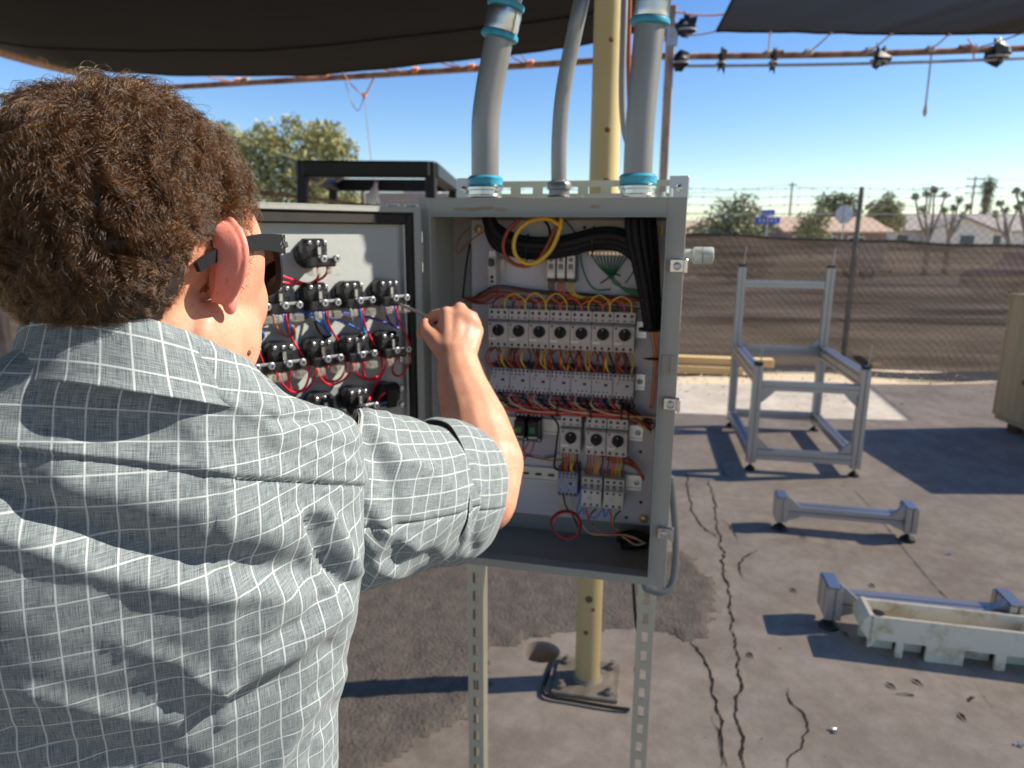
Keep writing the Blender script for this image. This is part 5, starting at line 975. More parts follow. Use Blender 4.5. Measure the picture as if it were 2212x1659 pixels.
for k, (P_, cl, lab) in enumerate(((((745, 830), (760, 910), (720, 960), (705, 1010)), 'cream', 'cream wire dropping from the blue-grey contactor into the coil'), (((770, 830), (790, 910), (840, 980), (880, 1060)), 'black', 'black wire dropping from the blue-grey contactor'), (((800, 830), (830, 930), (900, 1040), (980, 1110), (1150, 1115), (1250, 1125), (1350, 1170)), 'cream', 'long cream wire sweeping to the lower right corner'),
        (((935, 920), (950, 990), (1000, 1070), (1080, 1110), (1200, 1115), (1290, 1150)), 'red', 'red wire sweeping from the first overload relay'), (((965, 920), (960, 990), (990, 1060), (1050, 1105)), 'grey', 'grey wire dropping from the first overload relay'), (((1010, 925), (975, 960), (955, 1000), (990, 1050)), 'black', 'black wire dropping from the first overload relay'),
        (((1105, 935), (1120, 990), (1120, 1040), (1165, 1090)), 'red', 'red wire dropping from the second overload relay'), (((1140, 940), (1130, 1000), (1135, 1050), (1180, 1095)), 'cream', 'cream wire dropping from the second overload relay'), (((1185, 940), (1145, 985), (1135, 1040), (1175, 1090), (1260, 1120)), 'black', 'black wire dropping from the second overload relay'),
        (((905, 760), (890, 850), (870, 920), (880, 965), (915, 920), (920, 970)), 'blue', 'blue wire twisting beside the first overload relay'), (((1080, 770), (1095, 850), (1100, 930), (1070, 985), (1060, 930), (1010, 990), (960, 985)), 'blue', 'blue wire twisting between the overload relays'), (((1200, 1130), (1260, 1170), (1300, 1190), (1370, 1175)), 'cream', 'cream wire end lying in the lower right corner'))):
    wire(q4(P_, .125), cl, .0018, lab)
b = MB(); p = cab(*r4(1290, 1150), .15); b.tube(spline([p-CX*.04+up*.0, p+up*.012, p+CX*.03, Lc(.470, .16, .03)], 5), .012, 8); b.tube(spline([p-CX*.03-up*.02, p-up*.012, Lc(.465, .15, .02)], 5), .012, 8)
tag(b.build('cable_bunch', WM['black']), 'black bunch of cables lying in the lower right cabinet corner', 'cable bundle')

# ================================================================== STRUT STAND, CONDUITS
M_strut = mat('strut_galvanised', (.60, .58, .46), .5, .45, col2=(.50, .49, .40), scale=6, bump=.05)
st = thing('strut_stand', 'slotted galvanised strut frame holding up the cabinet', 'strut stand', Lc(.26, .24, -.9), YAW)
def strut(x, y, z0, z1, horiz=False, flip=1):
    b = MB(); h = .0205; g = .007; n_ = int((z1-z0)/.0508)
    def bx(a0, a1, y0, y1, c0, c1):
        if horiz: cbx(b, c0, c1, y0, y1, x+a0, x+a1)
        else: cbx(b, x+a0, x+a1, y0, y1, c0, c1)
    yf, yb = y, y+.041
    bx(-h, -g, yf, yf+.0025, z0, z1); bx(g, h, yf, yf+.0025, z0, z1)
    for k in range(n_+1):
        c0 = z0+.0508*k; c1 = min(z1, c0+.0228)
        if c1 > c0: bx(-g, g, yf, yf+.0025, c0, c1)
    bx(-h, -h+.0025, yf+.0026, yb, z0, z1); bx(h-.0025, h, yf+.0026, yb, z0, z1); bx(-h+.0026, -h+.010, yb-.0025, yb, z0, z1); bx(h-.010, h-.0026, yb-.0025, yb, z0, z1)
    return b.build('crossbar' if horiz else 'upright', M_strut, st, smooth=0)
strut(.046, .212, -.899, .775); strut(.470, .212, -.899, .775); strut(.7905, .2545, .02, .502, True); strut(.03, .2545, .02, .502, True)
for x in (.046, .470):
    b = MB(); cbx(b, x-.05, x+.05, .19, .29, -.899, -.891, .002); b.build('foot_plate', M_strut, st)
for x in (.03, .492): b = MB(); cbx(b, x-.02, x+.02, .205, .2115, .768, .815, .002); b.build('bracket', M_zinc, st); MB().lathe([(.008, 0), (.008, .012), (.004, .014)], Lc(x, .205, .79), -CY, 6).build('bolt', M_chrome, st)
for (x, y) in ((.478, .12), (.465, .06), (.30, .15)): MB().lathe([(.007, .7635), (.007, .7675), (.004, .768), (.004, .785 if x > .47 else .775)], Lc(x, y, 0), up, 8).build('top_bolt', M_chrome, cabn)
M_emt = mat('emt_steel', (.31, .305, .295), .38, .6, col2=(.21, .208, .20), scale=10, amt=1.2, bump=.05, bscale=50, stretch=(1, 1, .2)); M_teal = mat('teal_seal', (.02, .24, .36), .35, col2=(.05, .36, .5), scale=50)
def conduit(name, label, P_, dep, r, rings, base_z=.7637, n=20):
    pts = [Lc(*q) if len(q) == 3 and isinstance(q, tuple) and q[0] < 3 else q for q in P_]
    t = thing(name, label, 'conduit', pts[0], group=None); path = spline(pts, 8); MB().tube(path, r, n).build('tube', M_emt, t, smooth=180)
    p = Lc(P_[0][0], P_[0][1], base_z)
    if rings:
        MB().lathe([(r*1.28, 0), (r*1.34, .004), (r*1.34, .008), (r*1.2, .010), (r*1.2, .018), (r*1.3, .0195), (r*1.3, .0245), (r*1.1, .026)], p, up, 24).build('connector', M_chrome, t); MB().lathe([(r*1.2, .0262), (r*1.3, .029), (r*1.27, .036), (r*1.31, .042), (r*1.14, .047)], p, up, 24).build('teal_ring', M_teal, t)
    else:
        MB().lathe([(r*1.55, 0), (r*1.6, .005), (r*1.35, .008), (r*1.35, .018), (r*1.6, .020), (r*1.6, .030), (r*1.45, .034), (r*1.1, .037)], p, up, 20).build('connector', M_emt, t)
    return t, path
def cp(px, py, dep): p = cab(px, py, dep)-OC; return (p.dot(CX), dep, p.z)
t, path = conduit('steel_conduit', 'fat steel conduit with teal rings curving up from the cabinet over the hinge side', [(.105, .10, .764), cp(1048, 330, .1), cp(1049, 260, .1), cp(1058, 190, .1), cp(1070, 125, .1), cp(1083, 60, .1), cp(1096, 0, .1), cp(1118, -90, .1), cp(1140, -180, .12), cp(1180, -360, .15)], .1, .0279, True)
def coupling(t, path, py, r):
    i = min(range(1, len(path)-1), key=lambda k: abs(proj(path[k])[1]-py)); p = path[i]; d = (path[i+1]-path[i-1]).normalized()
    MB().lathe([(r*1.18, -.020), (r*1.22, -.010), (r*1.2, .0), (r*1.24, .010), (r*1.18, .020)], p, d, 24).build('coupling', M_chrome, t)
    for s_ in (-1, 1): MB().lathe([(r*1.12, -.007), (r*1.3, -.004), (r*1.33, .0), (r*1.28, .005), (r*1.12, .007)], p+d*(.0275*s_), d, 24).build('teal_ring', M_teal, t)
coupling(t, path, 48, .0279)
t, path = conduit('steel_conduit', 'fat steel conduit with teal rings rising sunlit beside the yellow pole', [(.414, .10, .764), cp(1379, 340, .1), cp(1383, 270, .1), cp(1388, 210, .1), cp(1394, 150, .1), cp(1400, 90, .1), cp(1406, 30, .1), cp(1414, -50, .1), cp(1424, -160, .12), cp(1440, -360, .15)], .1, .0282, True); coupling(t, path, 14, .0282)
conduit('slim_conduit', 'slim steel conduit bending up between the two fat conduits', [(.259, .10, .764), cp(1207, 340, .1), cp(1209, 280, .1), cp(1214, 220, .1), cp(1223, 160, .1), cp(1238, 85, .1), cp(1254, 10, .1), cp(1274, -80, .12), cp(1310, -260, .15)], .1, .0152, False)
pts = [cab(*q, .30) for q in ((1368, 430), (1366, 370), (1361, 325), (1350, 285), (1345, 240), (1344, 180), (1346, 100), (1349, 0), (1353, -150), (1360, -350))]
tag(MB().tube(spline(pts, 6), .0078, 12).build('thin_conduit', M_emt, smooth=180), 'thin silver conduit between the yellow pole and the sunlit conduit', 'conduit')
pts = [cab(*q, .32) for q in ((1368, 425), (1364, 330), (1360, 240), (1358, 120), (1360, 0), (1366, -200), (1370, -350))]
tag(MB().tube(spline(pts, 6), .0052, 8).build('red_cable', WM['brick'], smooth=180), 'red-brown cable running up beside the thin silver conduit', 'cable')
pts = [cab(*r4(1545, 690), .16), cab(*r4(1560, 800), .16), cab(*r4(1575, 950), .15), cab(*r4(1585, 1100), .14), cab(*r4(1585, 1260), .13), cab(*r4(1570, 1420), .12), cab(*r4(1540, 1500), .11), cab(*r4(1480, 1535), .10), cab(*r4(1410, 1520), .10), cab(*r4(1365, 1490), .10), Lc(.468, .10, -.004)]
t = thing('flexible_conduit', 'grey flexible conduit looping round the lower right cabinet corner', 'conduit', pts[-1]); MB().tube(spline(pts, 6), .0078, 12).build('tube', mat('grey_flex', (.17, .18, .18), .5), t, smooth=180); MB().lathe([(.013, 0), (.013, .006), (.010, .008), (.010, .022)], Lc(.468, .10, -.0018), -up, 14).build('connector', M_emt, t)
b = MB(); b.box(pts[0]+CX*-.006, (.014, .03, .03), RC, .003); b.build('wall_fitting', M_emt, t)
pts = [Lc(.43, .17, -.002)]+[cab(*q, .24) for q in ((1370, 1300), (1374, 1345), (1380, 1385), (1376, 1420), (1372, 1450))]; pts[-1].z = max(.01, pts[-1].z)
tag(MB().tube(spline(pts, 6), .004, 8).build('green_cable', mat('dark_green_cable', (.015, .035, .03), .5), smooth=180), 'dark green cable hanging under the cabinet by the right strut', 'cable')

# ================================================================== PERSON
random.seed(5)
BYAW = R_(24); XB = Vector((math.cos(BYAW), math.sin(BYAW), 0)); YB = Vector((-math.sin(BYAW), math.cos(BYAW), 0))
HS = 1.075; HY = R_(-7); HX = Vector((math.cos(HY), math.sin(HY), 0)); HF = Vector((-math.sin(HY), math.cos(HY), 0)); HCN = Vector((-.3085, .570, 1.569))
def Hd(x, y, z): return HCN+(HX*x+HF*y+up*z)*HS
RH = Matrix((HX, HF, up)).transposed()
NB = Vector((-.310, .566, 1.47)); S_R = atY(760, 1030, .735); E_R = atY(1040, 1075, .965); W_R = Vector((-.092, 1.155, 1.386))
person = thing('person', 'person in a grey checked shirt and sunglasses reaching into the cabinet door', 'person', (-.385, .645, 0))
def ell(b, c, r, R=None, n=20, m=14):
    c = Vector(c); vs = []; fs = []
    for i in range(1, m):
        th = math.pi*i/m
        for k in range(n): a = 2*math.pi*k/n; v = Vector((r[0]*math.sin(th)*math.cos(a), r[1]*math.sin(th)*math.sin(a), r[2]*math.cos(th))); vs.append(c+(R @ v if R else v))
    t_ = Vector((0, 0, r[2])); vs += [c+(R @ t_ if R else t_), c-(R @ t_ if R else t_)]; T, B_ = len(vs)-2, len(vs)-1
    for i in range(m-2):
        for k in range(n): fs.append((i*n+k, (i+1)*n+k, (i+1)*n+(k+1) % n, i*n+(k+1) % n))
    for k in range(n): fs.append((T, k, (k+1) % n)); fs.append((B_, (m-2)*n+(k+1) % n, (m-2)*n+k))
    return b.add(vs, fs)
def cap(b, a, c, ra, rb, n=14):
    a, c = Vector(a), Vector(c); d = (c-a).normalized(); pts = []; rs = []
    for k in range(5, 0, -1): th = math.pi/2*k/5.5; pts.append(a-d*ra*math.sin(th)); rs.append(ra*math.cos(th))
    for k in range(5): t_ = k/4; pts.append(a.lerp(c, t_)); rs.append(ra+(rb-ra)*t_)
    for k in range(1, 6): th = math.pi/2*k/5.5; pts.append(c+d*rb*math.sin(th)); rs.append(rb*math.cos(th))
    return b.tube(pts, rs, n)
def chain(b, pts, rs):
    for i in range(len(pts)-1): cap(b, pts[i], pts[i+1], rs[i], rs[i+1])
def fused(b, vox, it=6, fac=.5):
    me = bpy.data.meshes.new('tmp'); me.from_pydata([tuple(p) for p in b.v], [], b.f); o = bpy.data.objects.new('tmp', me); COL.objects.link(o)
    r = o.modifiers.new('r', 'REMESH'); r.mode = 'VOXEL'; r.voxel_size = vox; s_ = o.modifiers.new('s', 'SMOOTH'); s_.factor = fac; s_.iterations = it
    dg = bpy.context.evaluated_depsgraph_get(); out = bpy.data.meshes.new_from_object(o.evaluated_get(dg)); bpy.data.objects.remove(o); return out
b = MB()
def hell(b, c, r, R): ell(b, c, [q_*HS for q_ in r], R)
# head
hell(b, Hd(0, .000, .042), (.0755, .095, .081), RH); hell(b, Hd(0, -.036, .02), (.067, .056, .073), RH); hell(b, Hd(0, .045, -.025), (.0655, .055, .085), RH); hell(b, Hd(0, .045, -.078), (.056, .052, .036), RH); hell(b, Hd(0, .078, -.098), (.024, .022, .02), RH)
for sx in (-1, 1): hell(b, Hd(sx*.044, .066, -.03), (.026, .03, .036), RH); hell(b, Hd(sx*.058, .012, -.058), (.013, .034, .036), RH); hell(b, Hd(sx*.0565, .045, .008), (.018, .042, .05), RH); hell(b, Hd(sx*.053, .04, -.055), (.018, .038, .04), RH)
hell(b, Hd(0, .078, .035), (.055, .022, .014), RH); cap(b, Hd(0, .098, .012), Hd(0, .116, -.028), .009, .014); hell(b, Hd(0, .098, -.066), (.024, .012, .012), RH); hell(b, Hd(0, .09, -.045), (.03, .016, .012), RH)
# neck and trunk
cap(b, Hd(0, -.014, -.03), NB+Vector((0, .006, -.04)), .059, .064); cap(b, Hd(.0, .03, -.09), NB+Vector((0, .03, -.03)), .046, .06)
cap(b, NB+Vector((0, 0, -.05)), NB+Vector((-.02, .02, -.2)), .075, .09)
for sx in (-1, 1): cap(b, NB-up*.05+XB*(.02*sx), NB-up*.115+XB*(.135*sx)+YB*(.03 if sx > 0 else 0), .046, .042)
ell(b, Vector((-.355, .615, 1.24)), (.155, .088, .2)); ell(b, Vector((-.38, .64, 1.0)), (.15, .09, .16)); 
# right arm and fist
chain(b, [S_R-XB*.02, S_R.lerp(E_R, .5), E_R], [.05, .047, .046])
chain(b, [E_R, E_R.lerp(W_R, .22)+CR*.014, E_R.lerp(W_R, .5)+CR*.010, E_R.lerp(W_R, .8), W_R], [.054, .060, .053, .0415, .0345])
kn = [atY(965, 678, 1.205), atY(993, 669, 1.213), atY(1019, 687, 1.213), atY(1031, 715, 1.206)]
for i, k in enumerate(kn): cap(b, W_R+CR*(-.014+.009*i)+up*.006, k, .019, (.0135, .0138, .013, .012)[i])
ell(b, (kn[1]+kn[2]+W_R*1.1)/3.1+Vector((-.003, .012, .002)), (.036, .022, .036))
FV = [((-.026, .026, -.006), (-.02, .006, -.022), (-.004, -.008, -.012)), ((-.012, .040, -.010), (-.012, .000, -.028), (.004, -.022, -.006)), ((-.010, .040, -.014), (-.010, -.002, -.027), (.004, -.022, -.004)), ((-.008, .032, -.014), (-.008, -.002, -.022), (.004, -.018, -.003))]
for k, fv in zip(kn, FV):
    p = [k]; 
    for v in fv: p.append(p[-1]+Vector(v))
    chain(b, p, [.0115, .0105, .0095, .0085])
cm = W_R+CR*(-.022)+up*.014+Vector((0, .01, 0)); tm = atY(940, 735, 1.178); ti = atY(921, 714, 1.192); tt_ = atY(919, 698, 1.204)
chain(b, [cm, tm, ti, tt_], [.018, .0165, .0125, .0095]); cap(b, tm, kn[0]-up*.012, .014, .012)
# left arm, bent forward behind the trunk
S_L = NB-up*.1-XB*.185; E_L = S_L+Vector((-.05, .05, -.27)); W_L = E_L+Vector((.06, .22, .06))
chain(b, [S_L+XB*.02, E_L, E_L.lerp(W_L, .3), W_L], [.05, .044, .044, .029])
hd = (W_L-E_L).normalized(); sd = hd.cross(up).normalized()
ell(b, W_L+hd*.05, (.034, .045, .018))
for i in range(4): q_ = W_L+hd*.085+sd*(-.024+.016*i); chain(b, [q_, q_+hd*.03-up*.006, q_+hd*(.05-.004*abs(i-1))-up*.02], [.0095, .009, .0075])
chain(b, [W_L+hd*.02-sd*.02, W_L+hd*.05-sd*.045, W_L+hd*.075-sd*.05-up*.008], [.012, .011, .009])
body_me = fused(b, .0034, 7)
# ears, fused finer and joined to the same mesh
def ear(sx):
    b = MB(); N_ = 22; rim = []; att = []
    for i in range(N_+1):
        t_ = i/N_; z = .036-.062*t_; sh = math.sin(math.pi*min(1, .07+.915*t_))**.8*(1.0-.22*t_); A_ = Vector((sx*.0725, .004-.004*t_, z*.92)); h_ = A_+Vector((sx*.0250*sh, -.0115*sh, .008*(1-t_)*sh)); att.append(A_); rim.append(h_)
    P_ = []
    for i in range(N_+1):
        row = []
        for j in range(9): s_ = j/8; q_ = att[i].lerp(rim[i], s_); q_ += Vector((sx*(-.006)*math.sin(math.pi*s_), -.007*math.sin(math.pi*s_)*(1-.3*i/N_), 0)); row.append(q_)
        P_.append(row)
    back = [[q_+Vector((-sx*.002, -.0045, 0)) for q_ in row] for row in P_]; n0 = len(P_); m0 = len(P_[0])
    o0 = len(b.v); b.grid(P_); o1 = len(b.v); b.add([q_ for row in back for q_ in row], [(i*m0+j, (i+1)*m0+j, (i+1)*m0+j+1, i*m0+j+1) for i in range(n0-1) for j in range(m0-1)])
    ring_ = [(i, 0) for i in range(n0)]+[(n0-1, j) for j in range(1, m0)]+[(i, m0-1) for i in range(n0-2, -1, -1)]+[(0, j) for j in range(m0-2, 0, -1)]
    for a_, c_ in zip(ring_, ring_[1:]+ring_[:1]): b.f.append((o0+a_[0]*m0+a_[1], o1+a_[0]*m0+a_[1], o1+c_[0]*m0+c_[1], o0+c_[0]*m0+c_[1]))
    b.tube(spline([att[0]+Vector((0, .004, -.008))]+rim[::2], 3), .0029, 10); ell(b, rim[-2]+Vector((-sx*.003, .004, -.004)), (.005, .006, .009)); cap(b, att[2]+Vector((-sx*.004, 0, 0)), att[-3]+Vector((-sx*.004, 0, 0)), .0085, .0075)
    ell(b, att[10]+Vector((sx*.004, .010, -.004)), (.006, .006, .008))
    b.v = [HCN+(RH @ v)*HS for v in b.v]; return fused(b, .00115, 4)
bm = bmesh.new(); bm.from_mesh(body_me); nb_faces = len(bm.faces); bvh_skull = BVHTree.FromBMesh(bm)
for sx in (1, -1): bm.from_mesh(ear(sx))
bm.faces.ensure_lookup_table()
for f_ in bm.faces[nb_faces:]: f_.material_index = 1
bvh_body = BVHTree.FromBMesh(bm)
inv = TM[person].inverted(); bm.transform(inv); me = bpy.data.meshes.new('body'); bm.to_mesh(me); bm.free()
def skin(name, a, c_, sss):
    m, t_, bs = nodes_of(name); bs.inputs['Roughness'].default_value = .5; bs.inputs['Specular IOR Level'].default_value = .4
    bs.inputs['Subsurface Weight'].default_value = sss; bs.inputs['Subsurface Radius'].default_value = (1, .32, .16); bs.inputs['Subsurface Scale'].default_value = .006
    tc = t_.nodes.new('ShaderNodeTexCoord'); n1 = t_.nodes.new('ShaderNodeTexNoise'); n1.inputs['Scale'].default_value = 26; n1.inputs['Detail'].default_value = 8; t_.links.new(tc.outputs['Object'], n1.inputs['Vector'])
    rp = t_.nodes.new('ShaderNodeValToRGB'); rp.color_ramp.elements[0].color = (*a, 1); rp.color_ramp.elements[1].color = (*c_, 1); rp.color_ramp.elements[0].position = .33; rp.color_ramp.elements[1].position = .68; t_.links.new(n1.outputs['Fac'], rp.inputs[0])
    n3 = t_.nodes.new('ShaderNodeTexNoise'); n3.inputs['Scale'].default_value = 330; n3.inputs['Detail'].default_value = 3; t_.links.new(tc.outputs['Object'], n3.inputs['Vector'])
    r3_ = t_.nodes.new('ShaderNodeValToRGB'); r3_.color_ramp.elements[0].position = .60; r3_.color_ramp.elements[1].position = .74; t_.links.new(n3.outputs['Fac'], r3_.inputs[0])
    mm = t_.nodes.new('ShaderNodeMix'); mm.data_type = 'RGBA'; mm.blend_type = 'MULTIPLY'; mm.inputs['B'].default_value = (.80, .62, .52, 1); t_.links.new(r3_.outputs[0], mm.inputs['Factor']); t_.links.new(rp.outputs[0], mm.inputs['A']); t_.links.new(mm.outputs['Result'], bs.inputs['Base Color'])
    n2 = t_.nodes.new('ShaderNodeTexNoise'); n2.inputs['Scale'].default_value = 420; n2.inputs['Detail'].default_value = 4; t_.links.new(tc.outputs['Object'], n2.inputs['Vector']); bp = t_.nodes.new('ShaderNodeBump'); bp.inputs['Strength'].default_value = .22; bp.inputs['Distance'].default_value = .0012; t_.links.new(n2.outputs['Fac'], bp.inputs['Height']); t_.links.new(bp.outputs[0], bs.inputs['Normal']); return m
body = link('body', me, [skin('skin', (.54, .24, .15), (.63, .325, .215), .2), skin('ear_skin', (.60, .185, .135), (.67, .27, .205), .5)], person, None, 180)
MB().lathe([(.0028, 0), (.0022, .0009), (.0005, .0014)], Vector(bvh_body.find_nearest(atY(512, 757, .60))[0]), (bvh_body.find_nearest(atY(512, 757, .60))[1]), 8).build('mole', mat('mole', (.12, .05, .03), .6), body)

# ------------------------------------------------------------------ shirt
m, t_, bs = nodes_of('checked_shirt'); MATS['shirt'] = m; bs.inputs['Roughness'].default_value = .88; bs.inputs['Specular IOR Level'].default_value = .15; bs.inputs['Sheen Weight'].default_value = .12
N = t_.nodes.new; LK = t_.links.new
uv = N('ShaderNodeUVMap'); sepn = N('ShaderNodeSeparateXYZ'); LK(uv.outputs[0], sepn.inputs[0])
def mth(op, a, c_=None, clamp=False):
    n_ = N('ShaderNodeMath'); n_.operation = op; n_.use_clamp = clamp
    for i, v in enumerate((a, c_)):
        if v is None: continue
        if isinstance(v, (int, float)): n_.inputs[i].default_value = v
        else: LK(v, n_.inputs[i])
    return n_.outputs[0]
wob = N('ShaderNodeTexNoise'); wob.inputs['Scale'].default_value = 18; LK(uv.outputs[0], wob.inputs['Vector']); wv = mth('MULTIPLY', mth('SUBTRACT', wob.outputs['Fac'], .5), .0012)
def stripe(axis, period, half):
    c_ = mth('ADD', sepn.outputs[axis], wv); fr_ = mth('PINGPONG', c_, period/2); return mth('SUBTRACT', 1, mth('DIVIDE', mth('SUBTRACT', fr_, half*.55), half*.9, True), True)
s1, s2 = stripe('X', .0200, .00066), stripe('Y', .0228, .00060)
def streak(sx, sy, sc=1):
    mp = N('ShaderNodeMapping'); mp.inputs['Scale'].default_value = (sx, sy, 1); LK(uv.outputs[0], mp.inputs[0]); n_ = N('ShaderNodeTexNoise'); n_.inputs['Scale'].default_value = 1; n_.inputs['Detail'].default_value = 3; n_.inputs['Roughness'].default_value = .7; LK(mp.outputs[0], n_.inputs['Vector']); return n_.outputs['Fac']
kx, ky = streak(1500, 60), streak(60, 1500)
heat = mth('ADD', mth('MULTIPLY', kx, .5), mth('MULTIPLY', ky, .5))
rp = N('ShaderNodeValToRGB'); rp.color_ramp.elements[0].position = .36; rp.color_ramp.elements[1].position = .64; rp.color_ramp.elements[0].color = (.045, .060, .070, 1); rp.color_ramp.elements[1].color = (.30, .338, .335, 1); LK(heat, rp.inputs[0])
mx = N('ShaderNodeMix'); mx.data_type = 'RGBA'; LK(mth('MULTIPLY', mth('MAXIMUM', s1, s2), .50), mx.inputs['Factor']); LK(rp.outputs[0], mx.inputs['A']); mx.inputs['B'].default_value = (.72, .74, .72, 1); LK(mx.outputs['Result'], bs.inputs['Base Color'])
bp = N('ShaderNodeBump'); bp.inputs['Strength'].default_value = .35; bp.inputs['Distance'].default_value = .0006; LK(mth('ADD', heat, mth('MULTIPLY', mth('MAXIMUM', s1, s2), .3)), bp.inputs['Height']); LK(bp.outputs[0], bs.inputs['Normal'])
def cloth(name, G, U, parent, closed=True, thick=.0011, mtl=None):
    """G rows of points (closed rings), U rows of (u,v)"""
    h, wd = len(G), len(G[0]); me = bpy.data.meshes.new(name); inv = TM[person].inverted(); vs = [tuple(inv @ q_) for row in G for q_ in row]
    fs = [(i*wd+j, i*wd+j+1, (i+1)*wd+j+1, (i+1)*wd+j) for i in range(h-1) for j in range(wd-1)]
    me.from_pydata(vs, [], fs); ul = me.uv_layers.new(name='UVMap'); flat = [q_ for row in U for q_ in row]
    ul.data.foreach_set('uv', [c_ for l in me.loops for c_ in flat[l.vertex_index]])
    o = link(name, me, mtl or MATS['shirt'], parent, None, 180); s_ = o.modifiers.new('thickness', 'SOLIDIFY'); s_.thickness = thick; s_.offset = -1; return o
def seg_d(px, py, L_):
    best = 1e9
    for (x0, y0), (x1, y1) in zip(L_, L_[1:]):
        dx_, dy_ = x1-x0, y1-y0; k = max(0, min(1, ((px-x0)*dx_+(py-y0)*dy_)/(dx_*dx_+dy_*dy_))); ex_, ey_ = px-x0-k*dx_, py-y0-k*dy_; d2 = ex_*ex_+ey_*ey_
        if d2 < best: best = d2; bk = k
    return math.sqrt(best)
def folds(G, FL, extra=None, front=True):
    h, wd = len(G), len(G[0]); out = [row[:] for row in G]
    for i in range(h):
        for j in range(wd):
            a_ = G[min(i+1, h-1)][j]-G[max(i-1, 0)][j]; c_ = G[i][min(j+1, wd-1)]-G[i][max(j-1, 0)]; n_ = a_.cross(c_)
            if n_.length < 1e-9: continue
            n_.normalize(); p = G[i][j]; dsp = extra(i, j, p) if extra else 0
            nn = n_ if nsign > 0 else -n_
            fade = max(0, min(1, nn.dot((EYE-p).normalized())*3+.35))
            if fade > 0:
                x, y = proj(p)
                if -200 < x < 1300:
                    for (L_, w_, am, x0, x1, y0, y1) in FL:
                        if x0 < x < x1 and y0 < y < y1: d_ = seg_d(x, y, L_)/w_; dsp += am*fade*math.exp(-d_*d_) if d_ < 3 else 0
            out[i][j] = p+nn*dsp
    return out
def prep(L): return [(P_, w_, am, min(p[0] for p in P_)-3*w_, max(p[0] for p in P_)+3*w_, min(p[1] for p in P_)-3*w_, max(p[1] for p in P_)+3*w_) for P_, w_, am in L]
TAB = [(.84, .188, .128, -.386, .648), (.92, .184, .122, -.386, .648), (1.0, .183, .120, -.384, .645), (1.08, .187, .122, -.380, .640), (1.16, .195, .127, -.372, .630), (1.23, .203, .130, -.364, .620), (1.29, .208, .130, -.356, .610), (1.345, .209, .124, -.349, .602), (1.39, .203, .114, -.342, .596), (1.425, .186, .103, -.336, .592), (1.452, .158, .095, -.331, .589), (1.474, .120, .088, -.322, .586), (1.492, .092, .082, -.317, .584), (1.506, .077, .076, -.314, .583)]
def tab(t_):
    x = t_*(len(TAB)-1); i = min(len(TAB)-2, int(x)); f = x-i; g = lambda k: TAB[max(0, min(len(TAB)-1, k))]
    return [.5*((2*b_)+(c_-a_)*f+(2*a_-5*b_+4*c_-d_)*f*f+(3*b_-a_-3*c_+d_)*f**3) for a_, b_, c_, d_ in zip(g(i-1), g(i), g(i+1), g(i+2))]
NR, NT = 300, 210; G, U = [], []; vacc = 0; prev = None
for i in range(NR+1):
    z, a_, b_, cx_, cy_ = tab(i/NR); ring = []
    for j in range(NT+1):
        th = -math.pi+2*math.pi*j/NT; sx_, cx2 = math.sin(th), math.cos(th); e_ = 2/2.35; xb = a_*math.copysign(abs(sx_)**e_, sx_); yb = -b_*math.copysign(abs(cx2)**e_, cx2)
        if cx2 > 0: yb *= 1.0+.05*math.exp(-((z-1.33)/.1)**2)*(1-.55*math.exp(-(xb/.035)**2))
        zz = z
        if z > 1.25: k = max(0, min(1, (xb-.05)/.14)); k = k*k*(3-2*k)*min(1, (z-1.25)/.08)*max(0, min(1, (1.5-z)/.06)); yb += .03*k; zz += .012*k
        if z > 1.38: kk = min(1, (z-1.38)/.08); zz += kk*(.026*(-yb/.09)-.020*max(-1, min(1, xb/.11)))-.006*kk
        ring.append(Vector((cx_+.012, cy_-.012, zz))+XB*xb+YB*yb)
    if prev: vacc += (ring[NT//2]-prev[NT//2]).length
    prev = ring; u = [0]*(NT+1)
    for j in range(NT//2+1, NT+1): u[j] = u[j-1]+(ring[j]-ring[j-1]).length
    for j in range(NT//2-1, -1, -1): u[j] = u[j+1]-(ring[j]-ring[j+1]).length
    G.append(ring); U.append([(uu+.006, vacc) for uu in u])
nsign = 1
mid = G[NR//2][NT//2]; n_ = (G[NR//2+1][NT//2]-G[NR//2-1][NT//2]).cross(G[NR//2][NT//2+1]-G[NR//2][NT//2-1]); nsign = 1 if n_.dot(EYE-mid) > 0 else -1
